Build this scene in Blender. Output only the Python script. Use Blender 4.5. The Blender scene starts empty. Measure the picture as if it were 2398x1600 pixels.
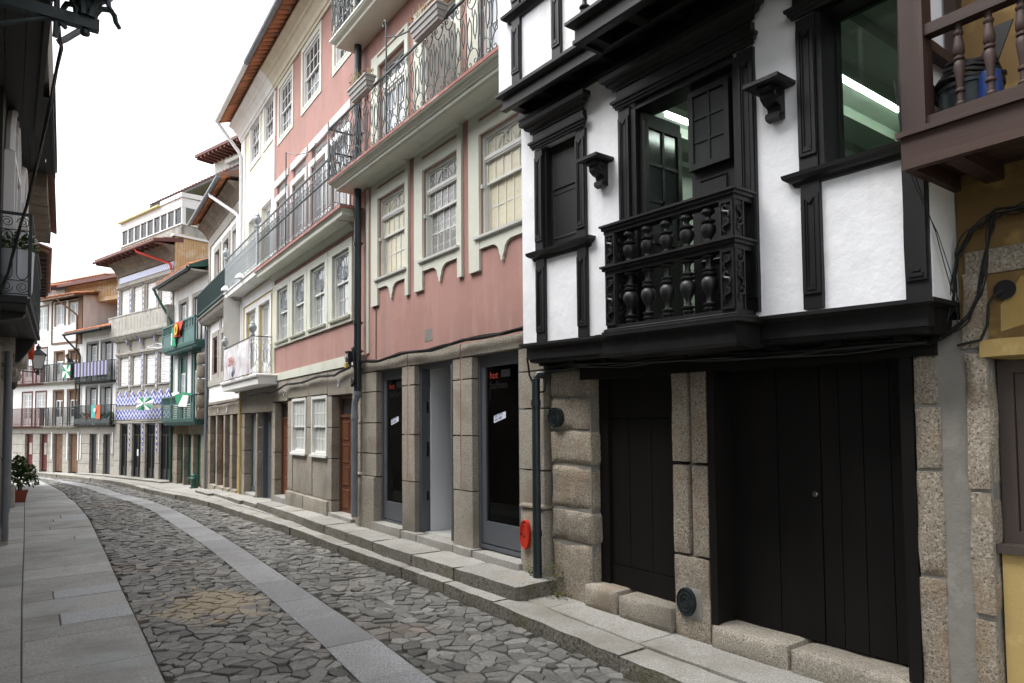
import bpy, math, random
from math import sin, cos, pi, radians, sqrt, atan2, hypot, floor
from mathutils import Vector, Matrix, noise

# ------------------------------------------------------------------ camera, sky, sun, exposure
scene = bpy.context.scene
col = scene.collection
YAW, PITCH, ROLL = radians(36.373), radians(2.6), radians(0.5)
EYE = Vector((0.0, 0.0, 1.75))
_f = Vector((sin(YAW) * cos(PITCH), cos(YAW) * cos(PITCH), sin(PITCH)))
_r0 = Vector((cos(YAW), -sin(YAW), 0.0))
_u0 = _r0.cross(_f)
_r = _r0 * cos(ROLL) - _u0 * sin(ROLL)
_u = _r0 * sin(ROLL) + _u0 * cos(ROLL)
cam_data = bpy.data.cameras.new('camera')
cam_data.sensor_width = 36.0
cam_data.lens = 36.0 * 1600.0 / 2398.0
cam_data.shift_y = 118.0 / 2398.0
cam_data.clip_start = 0.05
cam_data.clip_end = 1500.0
cam = bpy.data.objects.new('camera', cam_data)
col.objects.link(cam)
cam.matrix_world = Matrix(((_r.x, _u.x, -_f.x, EYE.x), (_r.y, _u.y, -_f.y, EYE.y), (_r.z, _u.z, -_f.z, EYE.z), (0, 0, 0, 1)))
scene.camera = cam

SUN_EL, SUN_AZ = radians(62), radians(-60)      # azimuth from +Y towards +X
world = bpy.data.worlds.new('World')
scene.world = world
world.use_nodes = True
wn = world.node_tree.nodes
wl = world.node_tree.links
for n in list(wn):
    wn.remove(n)
sky = wn.new('ShaderNodeTexSky')
sky.sky_type = 'NISHITA'
sky.sun_disc = False
sky.sun_elevation = SUN_EL
sky.sun_rotation = SUN_AZ
sky.air_density = 1.0
sky.dust_density = 4.0
sky.ozone_density = 1.0
hs = wn.new('ShaderNodeHueSaturation')           # thin overcast: the blue is washed out
hs.inputs['Saturation'].default_value = 0.16
bg = wn.new('ShaderNodeBackground')
bg.inputs['Strength'].default_value = 0.15
wo = wn.new('ShaderNodeOutputWorld')
wl.new(sky.outputs[0], hs.inputs['Color'])
wl.new(hs.outputs[0], bg.inputs['Color'])
wl.new(bg.outputs[0], wo.inputs['Surface'])

sl = bpy.data.lights.new('sun', 'SUN')
sl.energy = 0.8
sl.angle = radians(40)
sl.color = (1.0, 0.97, 0.93)
so = bpy.data.objects.new('sun', sl)
col.objects.link(so)
_sd = Vector((sin(SUN_AZ) * cos(SUN_EL), cos(SUN_AZ) * cos(SUN_EL), sin(SUN_EL)))
so.rotation_euler = _sd.to_track_quat('Z', 'Y').to_euler()
so.location = (-5, 5, 30)

scene.view_settings.view_transform = 'Standard'
scene.view_settings.look = 'None'
scene.view_settings.exposure = 1.7
scene.view_settings.gamma = 1.0
scene.view_settings.use_curve_mapping = False
scene.render.engine = 'CYCLES'
scene.cycles.max_bounces = 6
scene.cycles.diffuse_bounces = 4
scene.cycles.transparent_max_bounces = 8

rnd = random.Random(11)
U = rnd.uniform

# ------------------------------------------------------------------ materials
def mat(name, c, rough=0.7, v=(), bump=(), rv=0.0, tint=0.0, spec=0.4, metal=0.0, coat=0.0, world=False):
    """v: (colour, scale, lo, hi, detail, stretch) noise layers; bump: (scale, metres, stretch, detail)."""
    m = bpy.data.materials.new(name)
    m.use_nodes = True
    nt = m.node_tree
    N, L = nt.nodes, nt.links
    b = N['Principled BSDF']
    b.inputs['Roughness'].default_value = rough
    b.inputs['Specular IOR Level'].default_value = spec
    b.inputs['Metallic'].default_value = metal
    b.inputs['Coat Weight'].default_value = coat
    tc = N.new('ShaderNodeTexCoord')
    geo_n = N.new('ShaderNodeNewGeometry') if world else None
    def noi(scale, stretch, detail, rgh=0.6):
        src = geo_n.outputs['Position'] if world else tc.outputs['Object']
        if stretch:
            mp = N.new('ShaderNodeMapping')
            mp.inputs['Scale'].default_value = stretch
            L.new(src, mp.inputs['Vector'])
            src = mp.outputs[0]
        t = N.new('ShaderNodeTexNoise')
        t.inputs['Scale'].default_value = scale
        t.inputs['Detail'].default_value = detail
        t.inputs['Roughness'].default_value = rgh
        L.new(src, t.inputs['Vector'])
        return t.outputs['Fac']
    base = N.new('ShaderNodeRGB')
    base.outputs[0].default_value = (c[0], c[1], c[2], 1)
    cur = base.outputs[0]
    for lay in v:
        c2, sc, lo, hi = lay[:4]
        det = lay[4] if len(lay) > 4 else 4
        st = lay[5] if len(lay) > 5 else None
        mr = N.new('ShaderNodeMapRange')
        mr.inputs[1].default_value = lo
        mr.inputs[2].default_value = hi
        L.new(noi(sc, st, det), mr.inputs[0])
        mx = N.new('ShaderNodeMix')
        mx.data_type = 'RGBA'
        L.new(mr.outputs[0], mx.inputs[0])
        L.new(cur, mx.inputs[6])
        mx.inputs[7].default_value = (c2[0], c2[1], c2[2], 1)
        cur = mx.outputs[2]
    if rv or tint:
        if tint:
            at = N.new('ShaderNodeAttribute')
            at.attribute_name = 'tint'
            rs, amt = at.outputs['Fac'], tint
        else:
            rs, amt = N.new('ShaderNodeObjectInfo').outputs['Random'], rv
        mr = N.new('ShaderNodeMapRange')
        mr.inputs[3].default_value = 1 - amt
        mr.inputs[4].default_value = 1 + amt
        L.new(rs, mr.inputs[0])
        h = N.new('ShaderNodeHueSaturation')
        L.new(mr.outputs[0], h.inputs['Value'])
        L.new(cur, h.inputs['Color'])
        cur = h.outputs[0]
    L.new(cur, b.inputs['Base Color'])
    prev = None
    for lay in bump:
        sc, dist = lay[:2]
        st = lay[2] if len(lay) > 2 else None
        det = lay[3] if len(lay) > 3 else 4
        bp = N.new('ShaderNodeBump')
        bp.inputs['Strength'].default_value = 1.0
        bp.inputs['Distance'].default_value = dist
        L.new(noi(sc, st, det), bp.inputs['Height'])
        if prev:
            L.new(prev, bp.inputs['Normal'])
        prev = bp.outputs[0]
    if prev:
        L.new(prev, b.inputs['Normal'])
    return m

GR = (1, 1, .08)
M_WHITE = mat('white_plaster', (.80, .815, .85), .8, [((.70, .71, .735), 1.2, .45, .75, 4), ((.84, .85, .87), 9, .5, .8, 3), ((.60, .60, .59), .8, .58, .8, 6, (3, 3, .35)), ((.55, .54, .52), 1.7, .66, .8, 6)], [(3.5, .012), (40, .0015)])
M_WHITE2 = mat('old_white_plaster', (.78, .78, .77), .85, [((.60, .59, .57), 1.0, .5, .78, 6, (2, 2, .4))], [(6, .006)])
M_BLACK = mat('black_painted_wood', (.0085, .0082, .0088), .46, [((.015, .0148, .0155), 5, .45, .7, 4, GR), ((.0055, .005, .005), 2, .5, .7), ((.03, .029, .028), 9, .68, .8, 5)], [(22, .0025, (1, 1, .06)), (90, .0008)], rv=.12)
M_BLACK2 = mat('matt_black_boards', (.0052, .0046, .0044), .55, [((.009, .0072, .006), 4, .45, .75, 4, GR)], [(26, .0015, (1, 1, .05)), (120, .0005)], rv=.08, spec=.25)
M_PINK = mat('pink_plaster', (.375, .205, .175), .85, [((.29, .165, .14), 1.3, .42, .7, 6), ((.33, .22, .20), .7, .56, .74, 6, (4, 4, .25)), ((.40, .24, .215), 2.2, .5, .75, 5, (2.5, 2.5, .35)), ((.42, .27, .24), 5, .62, .8, 4, (1, 1, .3))], [(14, .002), (90, .0008)])
M_SAGE = mat('sage_painted_trim', (.57, .585, .505), .6, [((.50, .51, .43), 2.0, .5, .75, 4), ((.43, .43, .35), 1.2, .6, .8, 5, (2, 2, .5))], [(30, .001)])
M_SAGEW = mat('white_window_paint', (.68, .69, .66), .5, [((.58, .58, .54), 4, .5, .75)], [(40, .0006)])
M_GRAN = mat('granite', (.25, .215, .165), .85, [((.37, .33, .27), 55, .50, .60, 2), ((.085, .07, .055), 75, .56, .64, 2), ((.25, .165, .09), 2.2, .52, .78, 5), ((.12, .105, .085), 1.1, .52, .75, 6), ((.34, .32, .28), 3.1, .6, .8, 4)], [(60, .004, None, 2), (9, .012)], rv=.14)
M_GRAN2 = mat('dressed_granite', (.275, .245, .20), .85, [((.40, .37, .31), 70, .50, .60, 2), ((.10, .085, .07), 85, .57, .65, 2), ((.23, .165, .10), 1.8, .55, .8, 5), ((.17, .155, .13), .9, .5, .75, 6)], [(70, .0025, None, 2)], rv=.10)
M_KERB = mat('kerb_granite', (.31, .303, .28), .8, [((.41, .40, .375), 60, .5, .62, 2), ((.14, .13, .11), 80, .57, .66, 2), ((.20, .185, .15), 1.4, .48, .75, 6), ((.33, .26, .16), .8, .64, .8, 4), ((.13, .15, .06), 2.3, .66, .8, 5)], [(55, .002, None, 3), (7, .006)], rv=.12, world=True)
M_SPLITSHADE = mat('shaded_split_granite', (.165, .155, .13), .9, [((.25, .24, .21), 40, .5, .64, 3), ((.07, .065, .052), 26, .52, .66, 3), ((.12, .115, .06), 1.9, .52, .72, 5)], [(30, .014, None, 3), (80, .004)], rv=.15, world=True)
M_FLAG = mat('flagstone_granite', (.36, .36, .345), .72, [((.46, .46, .445), 45, .5, .62, 3), ((.22, .215, .20), 60, .56, .66, 2), ((.25, .245, .225), 1.7, .45, .72, 6), ((.39, .41, .43), .9, .55, .75, 4)], [(40, .0025, (.5, 2.2, 1), 3), (160, .001)], rv=.16, world=True)
M_FLAGW = mat('pale_flagstone', (.34, .355, .37), .6, [((.44, .455, .47), 35, .45, .6, 3), ((.25, .26, .27), 40, .56, .66, 3)], [(40, .003, (.5, 2.2, 1), 3)], world=True)
M_STRIP = mat('bush_hammered_strip', (.27, .275, .285), .7, [((.40, .405, .415), 90, .5, .58, 2), ((.10, .10, .105), 110, .54, .62, 2), ((.19, .185, .175), .8, .5, .7, 5), ((.28, .285, .29), .35, .5, .7, 3)], [(95, .0025, None, 2)], rv=.13, world=True)
M_MORTAR = mat('grey_mortar', (.20, .19, .17), .9, [((.28, .27, .24), 6, .5, .7, 4), ((.13, .12, .10), 3, .55, .75, 5)], [(12, .006), (60, .002)])
M_BED = mat('road_bed', (.075, .07, .058), .95, [((.06, .10, .022), 1.6, .58, .68, 5), ((.13, .115, .085), 9, .5, .7, 4)], [(30, .006)], world=True)
M_GROUND = mat('earth', (.12, .11, .09), .95, [((.08, .09, .05), .3, .4, .6)])
M_TERRA = mat('terracotta', (.42, .17, .085), .8, [((.27, .12, .075), 3, .45, .7, 4), ((.50, .30, .18), 8, .6, .75, 4), ((.16, .13, .10), 2, .62, .8, 5)], [(25, .002)], rv=.22)
M_TERRAD = mat('old_roof_tile', (.23, .11, .075), .85, [((.12, .09, .07), 3, .4, .7, 4)], [(25, .002)], rv=.25)
M_REDEDGE = mat('red_oxide_edge', (.34, .13, .10), .6, [((.50, .36, .33), 7, .5, .75, 4), ((.23, .10, .08), 3, .55, .75)], [(30, .001)])
M_IRON = mat('black_iron', (.012, .026, .030), .42, [((.035, .045, .05), 12, .5, .7)], spec=.5)
M_IRONG = mat('grey_painted_iron', (.30, .33, .35), .5, [((.42, .45, .47), 14, .5, .7)])
M_PIPE = mat('dark_green_pipe', (.014, .022, .026), .35, [((.03, .04, .045), 3, .5, .8)], spec=.5)
M_PIPEG = mat('grey_pvc_pipe', (.16, .175, .20), .45, [((.24, .25, .27), 3, .5, .8)])
M_PIPEW = mat('white_pvc_pipe', (.72, .72, .73), .4)
M_RUBBER = mat('black_cable', (.012, .012, .013), .5, rv=.3)
M_CABLEG = mat('grey_cable', (.10, .10, .10), .5, rv=.3)
M_YPIPE = mat('yellow_gas_pipe', (.55, .40, .11), .5)
M_ALU = mat('grey_aluminium', (.085, .093, .105), .42, [((.10, .11, .125), 2, .4, .7)], spec=.5)
M_BROWN = mat('brown_varnished_door', (.145, .058, .028), .42, [((.09, .036, .018), 7, .4, .7, 4, GR), ((.19, .085, .045), 3, .5, .7, 4, GR)], [(30, .0008, GR)], rv=.1)
M_BALC = mat('brown_timber', (.045, .022, .0165), .62, [((.026, .0135, .011), 6, .42, .7, 5, GR), ((.07, .04, .031), 14, .55, .75, 4, GR)], [(24, .0025, GR), (90, .0006)], rv=.15)
M_BALCH = mat('brown_timber_horizontal', (.045, .022, .0165), .62, [((.026, .0135, .011), 6, .42, .7, 5, (.08, 1, 1)), ((.07, .04, .031), 14, .55, .75, 4, (.08, 1, 1))], [(24, .002, (.06, 1, 1))], rv=.15)
M_BROWNT = mat('brown_stone_trim', (.17, .10, .065), .8, [((.11, .065, .04), 5, .45, .7)], [(30, .001)])
M_REDW = mat('oxblood_wood', (.10, .018, .015), .5, [((.07, .014, .012), 5, .45, .7, 3, GR)])
M_OCHRE = mat('ochre_plaster', (.40, .29, .115), .85, [((.36, .235, .07), 1.4, .45, .72, 6), ((.22, .15, .055), .9, .58, .78, 6, (2, 2, .5)), ((.55, .42, .19), 6, .58, .78, 4)], [(9, .004), (60, .001)])
M_OCHRED = mat('dark_ochre_plaster', (.17, .105, .038), .85, [((.14, .085, .03), 1.6, .42, .7, 6), ((.38, .26, .09), 3, .55, .75, 5)], [(9, .004)])  # darker, browner ochre than the main plaster
M_YELL = mat('pale_yellow_plaster', (.66, .52, .22), .85, [((.56, .43, .17), 1.5, .45, .7, 5)], [(20, .001)])
M_YELLP = mat('cream_plaster', (.76, .72, .56), .85, [((.70, .66, .50), 1.5, .45, .7, 5)], [(20, .001)])
M_CREAM = mat('cream_stone_cornice', (.60, .55, .44), .8, [((.50, .45, .34), 2, .45, .7, 4)])
M_GREEN = mat('dark_green_paint', (.022, .085, .063), .45, [((.03, .11, .085), 6, .45, .7)], rv=.08)
M_GREENB = mat('blue_green_paint', (.055, .14, .13), .5, [((.04, .10, .09), 5, .45, .7)], rv=.06)
M_DGREEN = mat('bottle_green_iron', (.018, .05, .045), .4)
M_BSTONE = mat('brown_stone_cornice', (.19, .15, .115), .85, [((.10, .08, .065), 3, .42, .7, 5), ((.28, .24, .19), 6, .55, .75, 4)], [(12, .004)], rv=.12)
M_GSTONE = mat('grey_weathered_stone', (.33, .31, .275), .85, [((.22, .20, .17), 3, .45, .7, 5), ((.46, .44, .40), 40, .52, .62, 2), ((.15, .14, .12), 1, .6, .78, 5)], [(30, .002)], rv=.08)
M_CONC = mat('stained_concrete', (.36, .35, .32), .9, [((.10, .095, .09), .9, .5, .68, 6, (2, 2, .5)), ((.46, .44, .38), 4, .5, .7, 4)], [(20, .003)])
M_ORANGE = mat('ribbed_orange_sheet', (.56, .38, .21), .7, [((.66, .58, .46), 3, .48, .7, 5), ((.28, .15, .08), 4, .6, .75, 4)])
M_FIBRE = mat('yellow_fibreglass_sheet', (.62, .55, .26), .6, [((.42, .36, .14), 9, .5, .7, 3)])
M_DOORBLK = mat('black_iron_door', (.02, .019, .02), .45, [((.03, .028, .03), 5, .5, .7, 3, GR)])
M_GREYD = mat('charcoal_door', (.04, .042, .045), .45)
M_DARKSOFF = mat('charcoal_soffit_boards', (.018, .018, .019), .6, [((.026, .026, .027), 4, .45, .7, 4)], [(12, .001)], rv=.1)
M_DARKWOOD = mat('dark_window_frame_wood', (.06, .045, .037), .7, [((.035, .027, .023), 6, .45, .7, 4, GR)], [(25, .001, GR)])
M_SHADE = mat('dim_interior', (.10, .10, .09), .9)
M_ROOMW = mat('green_white_room_paint', (.42, .46, .40), .8, [((.34, .37, .32), 2, .45, .7, 5)], [(5, .003)])
M_SHOPW = mat('white_shop_wall', (.72, .74, .78), .6)
M_CURT = mat('grey_curtain', (.50, .52, .50), .8, [((.42, .44, .42), 20, .4, .6, 2, (1, 1, .02))], [(14, .008, (1, 1, .01), 1)])
M_PAPER = mat('yellowed_newspaper', (.62, .58, .42), .7, [((.44, .36, .15), 2.3, .5, .7, 6), ((.74, .73, .66), 5, .52, .7, 5), ((.20, .17, .08), 6, .66, .78, 6), ((.68, .64, .50), 28, .5, .6, 3)], spec=.6, coat=.35)
M_LACE = mat('grey_lace_curtain', (.24, .24, .235), .75, [((.50, .52, .54), 22, .52, .64, 4), ((.12, .12, .12), 4, .5, .7, 5), ((.22, .33, .46), 7, .64, .72, 3)], spec=.6, coat=.6)
M_WCURT = mat('white_net_curtain', (.66, .68, .70), .7, [((.48, .50, .53), 9, .42, .65, 3, (1, 1, .1))], coat=.4)
M_REDC = mat('red_poster', (.50, .045, .02), .6)
M_PALEB = mat('pale_blue_poster', (.45, .58, .68), .6)
M_RED = mat('red_painted_hatch', (.50, .032, .014), .35, [((.36, .025, .012), 14, .55, .75), ((.10, .03, .02), 20, .68, .76)])
M_COVER = mat('cast_iron_cover', (.022, .03, .032), .45, [((.05, .06, .06), 22, .5, .7)], metal=.4)
M_PLANT = mat('grey_plastic_planter', (.33, .315, .30), .6, [((.22, .20, .185), 4, .5, .75)])
M_WPLANT = mat('pale_blue_white_tub', (.62, .66, .74), .5)
M_POT = mat('terracotta_red_pot', (.27, .06, .035), .6)
M_LEAF = mat('shrub_leaf', (.055, .10, .028), .55, rv=0, tint=.55)
M_DRY = mat('dry_stems', (.33, .26, .11), .8, tint=.4)
M_FLOWER = mat('white_daisy', (.78, .78, .70), .7)
M_ORFL = mat('orange_flower', (.42, .12, .02), .6, tint=.4)
M_FGREEN = mat('green_flag_cloth', (.02, .26, .12), .8)
M_FWHITE = mat('white_flag_cloth', (.75, .77, .78), .8)
M_FRED = mat('red_flag_cloth', (.50, .05, .02), .8)
M_FTEAL = mat('teal_flag_cloth', (.08, .38, .36), .8)
M_FORNG = mat('orange_red_flag_cloth', (.50, .12, .05), .8)
M_FYEL = mat('yellow_emblem', (.62, .45, .05), .8)
M_SHEET = mat('white_canvas_sheet', (.66, .65, .62), .85, [((.58, .57, .55), 2, .45, .7, 4)], [(5, .02, (1, 1, .2))])
M_BANNER = mat('printed_banner', (.60, .58, .60), .6, [((.30, .25, .30), 1.6, .5, .68, 3, (1.6, 1, .8)), ((.55, .25, .12), 1.3, .60, .70, 2, (2, 1, .6)), ((.74, .74, .76), 3.2, .5, .66, 3)], [(4, .02)])
M_LAMPG = mat('frosted_lamp_glass', (.62, .64, .63), .5, spec=.6)
M_BLUE = mat('blue_plastic', (.02, .055, .22), .4)
M_SKIN = mat('skin', (.42, .24, .17), .6)
M_SHIRT = mat('dark_shirt', (.03, .03, .035), .85)
M_HAIR = mat('brown_hair', (.12, .06, .03), .8)
M_CHROME = mat('polished_steel', (.6, .6, .62), .2, metal=1.0)
M_STICK = mat('white_sticker', (.72, .75, .85), .5)
M_INK = mat('black_lettering', (.012, .012, .012), .5)
M_INKR = mat('red_lettering', (.42, .05, .035), .5)
M_INKB = mat('blue_lettering', (.06, .07, .20), .5)
M_VIEN = mat('red_brown_fascia', (.13, .05, .042), .6)
M_MOSS = mat('moss', (.075, .085, .018), .95, [((.13, .13, .03), 20, .45, .65, 3), ((.03, .035, .01), 12, .55, .7, 3)], [(60, .006)])

def glass_mat(name, c, rough=.03, spec=.6):
    m = mat(name, c, rough, spec=spec)
    return m
M_GLASS = glass_mat('dark_window_glass', (.045, .05, .052), .12)
M_GLASSS = glass_mat('sky_reflecting_glass', (.30, .32, .33), .03, 1.0)
M_GLASSL = glass_mat('pale_window_glass', (.42, .45, .48), .06)
def clear_glass():
    m = bpy.data.materials.new('clear_glass')
    m.use_nodes = True
    N, L = m.node_tree.nodes, m.node_tree.links
    for n in list(N):
        N.remove(n)
    o = N.new('ShaderNodeOutputMaterial')
    fr = N.new('ShaderNodeFresnel')
    fr.inputs['IOR'].default_value = 1.45
    t = N.new('ShaderNodeBsdfTransparent')
    t.inputs['Color'].default_value = (.82, .86, .84, 1)
    g = N.new('ShaderNodeBsdfGlossy')
    g.inputs['Roughness'].default_value = .015
    mx = N.new('ShaderNodeMixShader')
    L.new(fr.outputs[0], mx.inputs[0])
    L.new(t.outputs[0], mx.inputs[1])
    L.new(g.outputs[0], mx.inputs[2])
    L.new(mx.outputs[0], o.inputs['Surface'])
    return m
M_CLEAR = clear_glass()
def emit(name, c, s):
    m = bpy.data.materials.new(name)
    m.use_nodes = True
    b = m.node_tree.nodes['Principled BSDF']
    b.inputs['Base Color'].default_value = (.8, .8, .8, 1)
    b.inputs['Emission Color'].default_value = (c[0], c[1], c[2], 1)
    b.inputs['Emission Strength'].default_value = s
    return m
M_TUBE = emit('lit_fluorescent_tube', (.86, 1, .93), 5.0)

def azulejo(name, mode):
    """blue and white glazed tiles: zigzag rows (mode 0) or slanted stripes (mode 1)."""
    m = mat(name, (.70, .72, .80), .25, spec=.5)
    N, L = m.node_tree.nodes, m.node_tree.links
    b = N['Principled BSDF']
    tc = N.new('ShaderNodeTexCoord')
    sp = N.new('ShaderNodeSeparateXYZ')
    L.new(tc.outputs['Object'], sp.inputs[0])
    def mth(op, a, bb=None):
        q = N.new('ShaderNodeMath')
        q.operation = op
        for i, s in enumerate((a, bb)):
            if s is None:
                continue
            if isinstance(s, (int, float)):
                q.inputs[i].default_value = s
            else:
                L.new(s, q.inputs[i])
        return q.outputs[0]
    x, z = sp.outputs['X'], sp.outputs['Z']
    if mode == 0:
        tri = mth('ABSOLUTE', mth('SUBTRACT', mth('FRACT', mth('MULTIPLY', x, 3.2)), .5))
        ph = mth('ADD', mth('MULTIPLY', z, 4.4), mth('MULTIPLY', tri, 1.7))
    else:
        ph = mth('ADD', mth('MULTIPLY', z, 5.0), mth('MULTIPLY', x, 7.0))
    st = mth('GREATER_THAN', mth('FRACT', ph), .5)
    mx = N.new('ShaderNodeMix')
    mx.data_type = 'RGBA'
    L.new(st, mx.inputs[0])
    mx.inputs[6].default_value = (.62, .64, .74, 1)
    mx.inputs[7].default_value = (.03, .045, .40, 1) if mode == 0 else (.20, .22, .52, 1)
    L.new(mx.outputs[2], b.inputs['Base Color'])
    return m
M_AZUL = azulejo('blue_zigzag_tiles', 0)
M_AZUL2 = azulejo('blue_striped_tiles', 1)

def cobble_mat():
    m = mat('cobble_granite', (.165, .162, .15), .6, [((.22, .217, .205), 35, .5, .64, 3), ((.10, .097, .09), 26, .54, .68, 4), ((.19, .15, .115), .55, .56, .72, 4), ((.13, .135, .085), .7, .6, .74, 4)], [(24, .006, None, 4), (90, .002)], tint=.5, world=True)
    N, L = m.node_tree.nodes, m.node_tree.links
    b = N['Principled BSDF']
    cur = b.inputs['Base Color'].links[0].from_socket
    geo = N.new('ShaderNodeNewGeometry')          # spilled sand that stayed between the stones
    mp = N.new('ShaderNodeMapping')
    mp.inputs['Location'].default_value = (-1.75 / .75, -7.75 / 1.25, 0)
    mp.inputs['Scale'].default_value = (1 / .75, 1 / 1.25, 0)
    L.new(geo.outputs['Position'], mp.inputs['Vector'])
    ln = N.new('ShaderNodeVectorMath')
    ln.operation = 'LENGTH'
    L.new(mp.outputs[0], ln.inputs[0])
    nz = N.new('ShaderNodeTexNoise')
    nz.inputs['Scale'].default_value = 5.0
    nz.inputs['Detail'].default_value = 5
    L.new(geo.outputs['Position'], nz.inputs['Vector'])
    ad = N.new('ShaderNodeMath')
    ad.operation = 'MULTIPLY_ADD'
    ad.inputs[1].default_value = 2.2
    L.new(nz.outputs['Fac'], ad.inputs[0])
    L.new(ln.outputs['Value'], ad.inputs[2])
    mr = N.new('ShaderNodeMapRange')
    mr.inputs[1].default_value = 1.85
    mr.inputs[2].default_value = 1.45
    L.new(ad.outputs[0], mr.inputs[0])
    mx = N.new('ShaderNodeMix')
    mx.data_type = 'RGBA'
    L.new(mr.outputs[0], mx.inputs[0])
    L.new(cur, mx.inputs[6])
    mx.inputs[7].default_value = (.33, .275, .19, 1)
    L.new(mx.outputs[2], b.inputs['Base Color'])
    return m
M_COB = cobble_mat()

# ------------------------------------------------------------------ mesh builder
class B:
    def __init__(s, k=0.0):
        s.v, s.f, s.k = [], [], k
    def add(s, vs, fs):
        o = len(s.v)
        s.v += [tuple(p) for p in vs]
        s.f += [tuple(i + o for i in f) for f in fs]
        return s
    def box(s, x0, x1, y0, y1, z0, z1):
        return s.add([(x0, y0, z0), (x1, y0, z0), (x1, y1, z0), (x0, y1, z0), (x0, y0, z1), (x1, y0, z1), (x1, y1, z1), (x0, y1, z1)],
                     [(0, 1, 5, 4), (1, 2, 6, 5), (2, 3, 7, 6), (3, 0, 4, 7), (4, 5, 6, 7), (3, 2, 1, 0)])
    def quad(s, *p):
        return s.add(p, [tuple(range(len(p)))])
    def prism_xz(s, poly, y0, y1):
        """poly (x, z) counter-clockwise seen from the front (-y)."""
        n = len(poly)
        vs = [(x, y0, z) for x, z in poly] + [(x, y1, z) for x, z in poly]
        fs = [tuple(range(n)), tuple(range(2 * n - 1, n - 1, -1))]
        fs += [(i, i + n, (i + 1) % n + n, (i + 1) % n) for i in range(n)]
        return s.add(vs, fs)
    def prism_yz(s, poly, x0, x1):
        n = len(poly)
        vs = [(x0, y, z) for y, z in poly] + [(x1, y, z) for y, z in poly]
        fs = [tuple(range(n - 1, -1, -1)), tuple(range(n, 2 * n))]
        fs += [(i, (i + 1) % n, (i + 1) % n + n, i + n) for i in range(n)]
        return s.add(vs, fs)
    def prism_xy(s, poly, z0, z1):
        n = len(poly)
        vs = [(x, y, z0) for x, y in poly] + [(x, y, z1) for x, y in poly]
        fs = [tuple(range(n - 1, -1, -1)), tuple(range(n, 2 * n))]
        fs += [(i, (i + 1) % n, (i + 1) % n + n, i + n) for i in range(n)]
        return s.add(vs, fs)
    def ring(s, x0, x1, z0, z1, w, y0, y1, wt=None, wb=None):
        """a rectangular frame; wt / wb are the head and foot widths."""
        wt = w if wt is None else wt
        wb = w if wb is None else wb
        s.box(x0, x0 + w, y0, y1, z0, z1).box(x1 - w, x1, y0, y1, z0, z1)
        if wt:
            s.box(x0 + w, x1 - w, y0, y1, z1 - wt, z1)
        if wb:
            s.box(x0 + w, x1 - w, y0, y1, z0, z0 + wb)
        return s
    def shelf(s, x0, x1, prof, y=0.0, back=None):
        """moulding with mitred returns: prof is (projection, z) from bottom to top."""
        vs, fs = [], []
        yb = y if back is None else back
        for o, z in prof:
            vs += [(x0 - o, yb, z), (x0 - o, y - o, z), (x1 + o, y - o, z), (x1 + o, yb, z)]
        n = len(prof)
        for i in range(n - 1):
            a = 4 * i
            for j in range(3):
                fs.append((a + j, a + j + 1, a + j + 5, a + j + 4))
            fs.append((a + 3, a, a + 4, a + 7))
        fs.append((3, 2, 1, 0))
        e = 4 * (n - 1)
        fs.append((e, e + 1, e + 2, e + 3))
        return s.add(vs, fs)
    def urail(s, x0, x1, yw, yf, prof):
        """closed profile (offset, z) swept along wall - front - wall."""
        n = len(prof)
        vs = []
        for o, z in prof:
            vs += [(x0 - o, yw, z), (x0 - o, yf - o, z), (x1 + o, yf - o, z), (x1 + o, yw, z)]
        fs = []
        for i in range(n):
            a, b = 4 * i, 4 * ((i + 1) % n)
            for j in range(3):
                fs.append((a + j, a + j + 1, b + j + 1, b + j))
        fs.append(tuple(4 * i for i in range(n)))
        fs.append(tuple(4 * i + 3 for i in range(n - 1, -1, -1)))
        return s.add(vs, fs)
    def tube(s, pts, r, n=6, cap=True):
        pts = [Vector(p) for p in pts]
        rs = r if isinstance(r, (list, tuple)) else [r] * len(pts)
        up = None
        vs, fs = [], []
        for i, p in enumerate(pts):
            a = pts[max(i - 1, 0)]
            c = pts[min(i + 1, len(pts) - 1)]
            t = (c - a)
            if t.length < 1e-9:
                t = Vector((0, 0, 1))
            t.normalize()
            if up is None:
                up = Vector((0, 0, 1)) if abs(t.z) < .9 else Vector((1, 0, 0))
            x = up.cross(t)
            if x.length < 1e-6:
                x = Vector((1, 0, 0)).cross(t)
            x.normalize()
            up = t.cross(x)
            for j in range(n):
                q = 2 * pi * (j + .5) / n
                vs.append(p + (x * cos(q) + up * sin(q)) * rs[i])
        for i in range(len(pts) - 1):
            for j in range(n):
                k = (j + 1) % n
                fs.append((i * n + j, i * n + k, i * n + n + k, i * n + n + j))
        if cap:
            fs.append(tuple(range(n - 1, -1, -1)))
            e = (len(pts) - 1) * n
            fs.append(tuple(range(e, e + n)))
        return s.add(vs, fs)
    def lathe(s, prof, cx=0, cy=0, n=12):
        vs, fs = [], []
        for r, z in prof:
            for j in range(n):
                q = 2 * pi * j / n
                vs.append((cx + r * cos(q), cy + r * sin(q), z))
        for i in range(len(prof) - 1):
            for j in range(n):
                k = (j + 1) % n
                fs.append((i * n + j, i * n + k, i * n + n + k, i * n + n + j))
        fs.append(tuple(range(n - 1, -1, -1)))
        e = (len(prof) - 1) * n
        fs.append(tuple(range(e, e + n)))
        return s.add(vs, fs)
    def disc(s, cx, cz, r, y0, y1, n=20, rz=None):
        rz = rz or r
        return s.prism_xz([(cx + r * cos(2 * pi * i / n), cz + rz * sin(2 * pi * i / n)) for i in range(n)], y0, y1)
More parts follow.
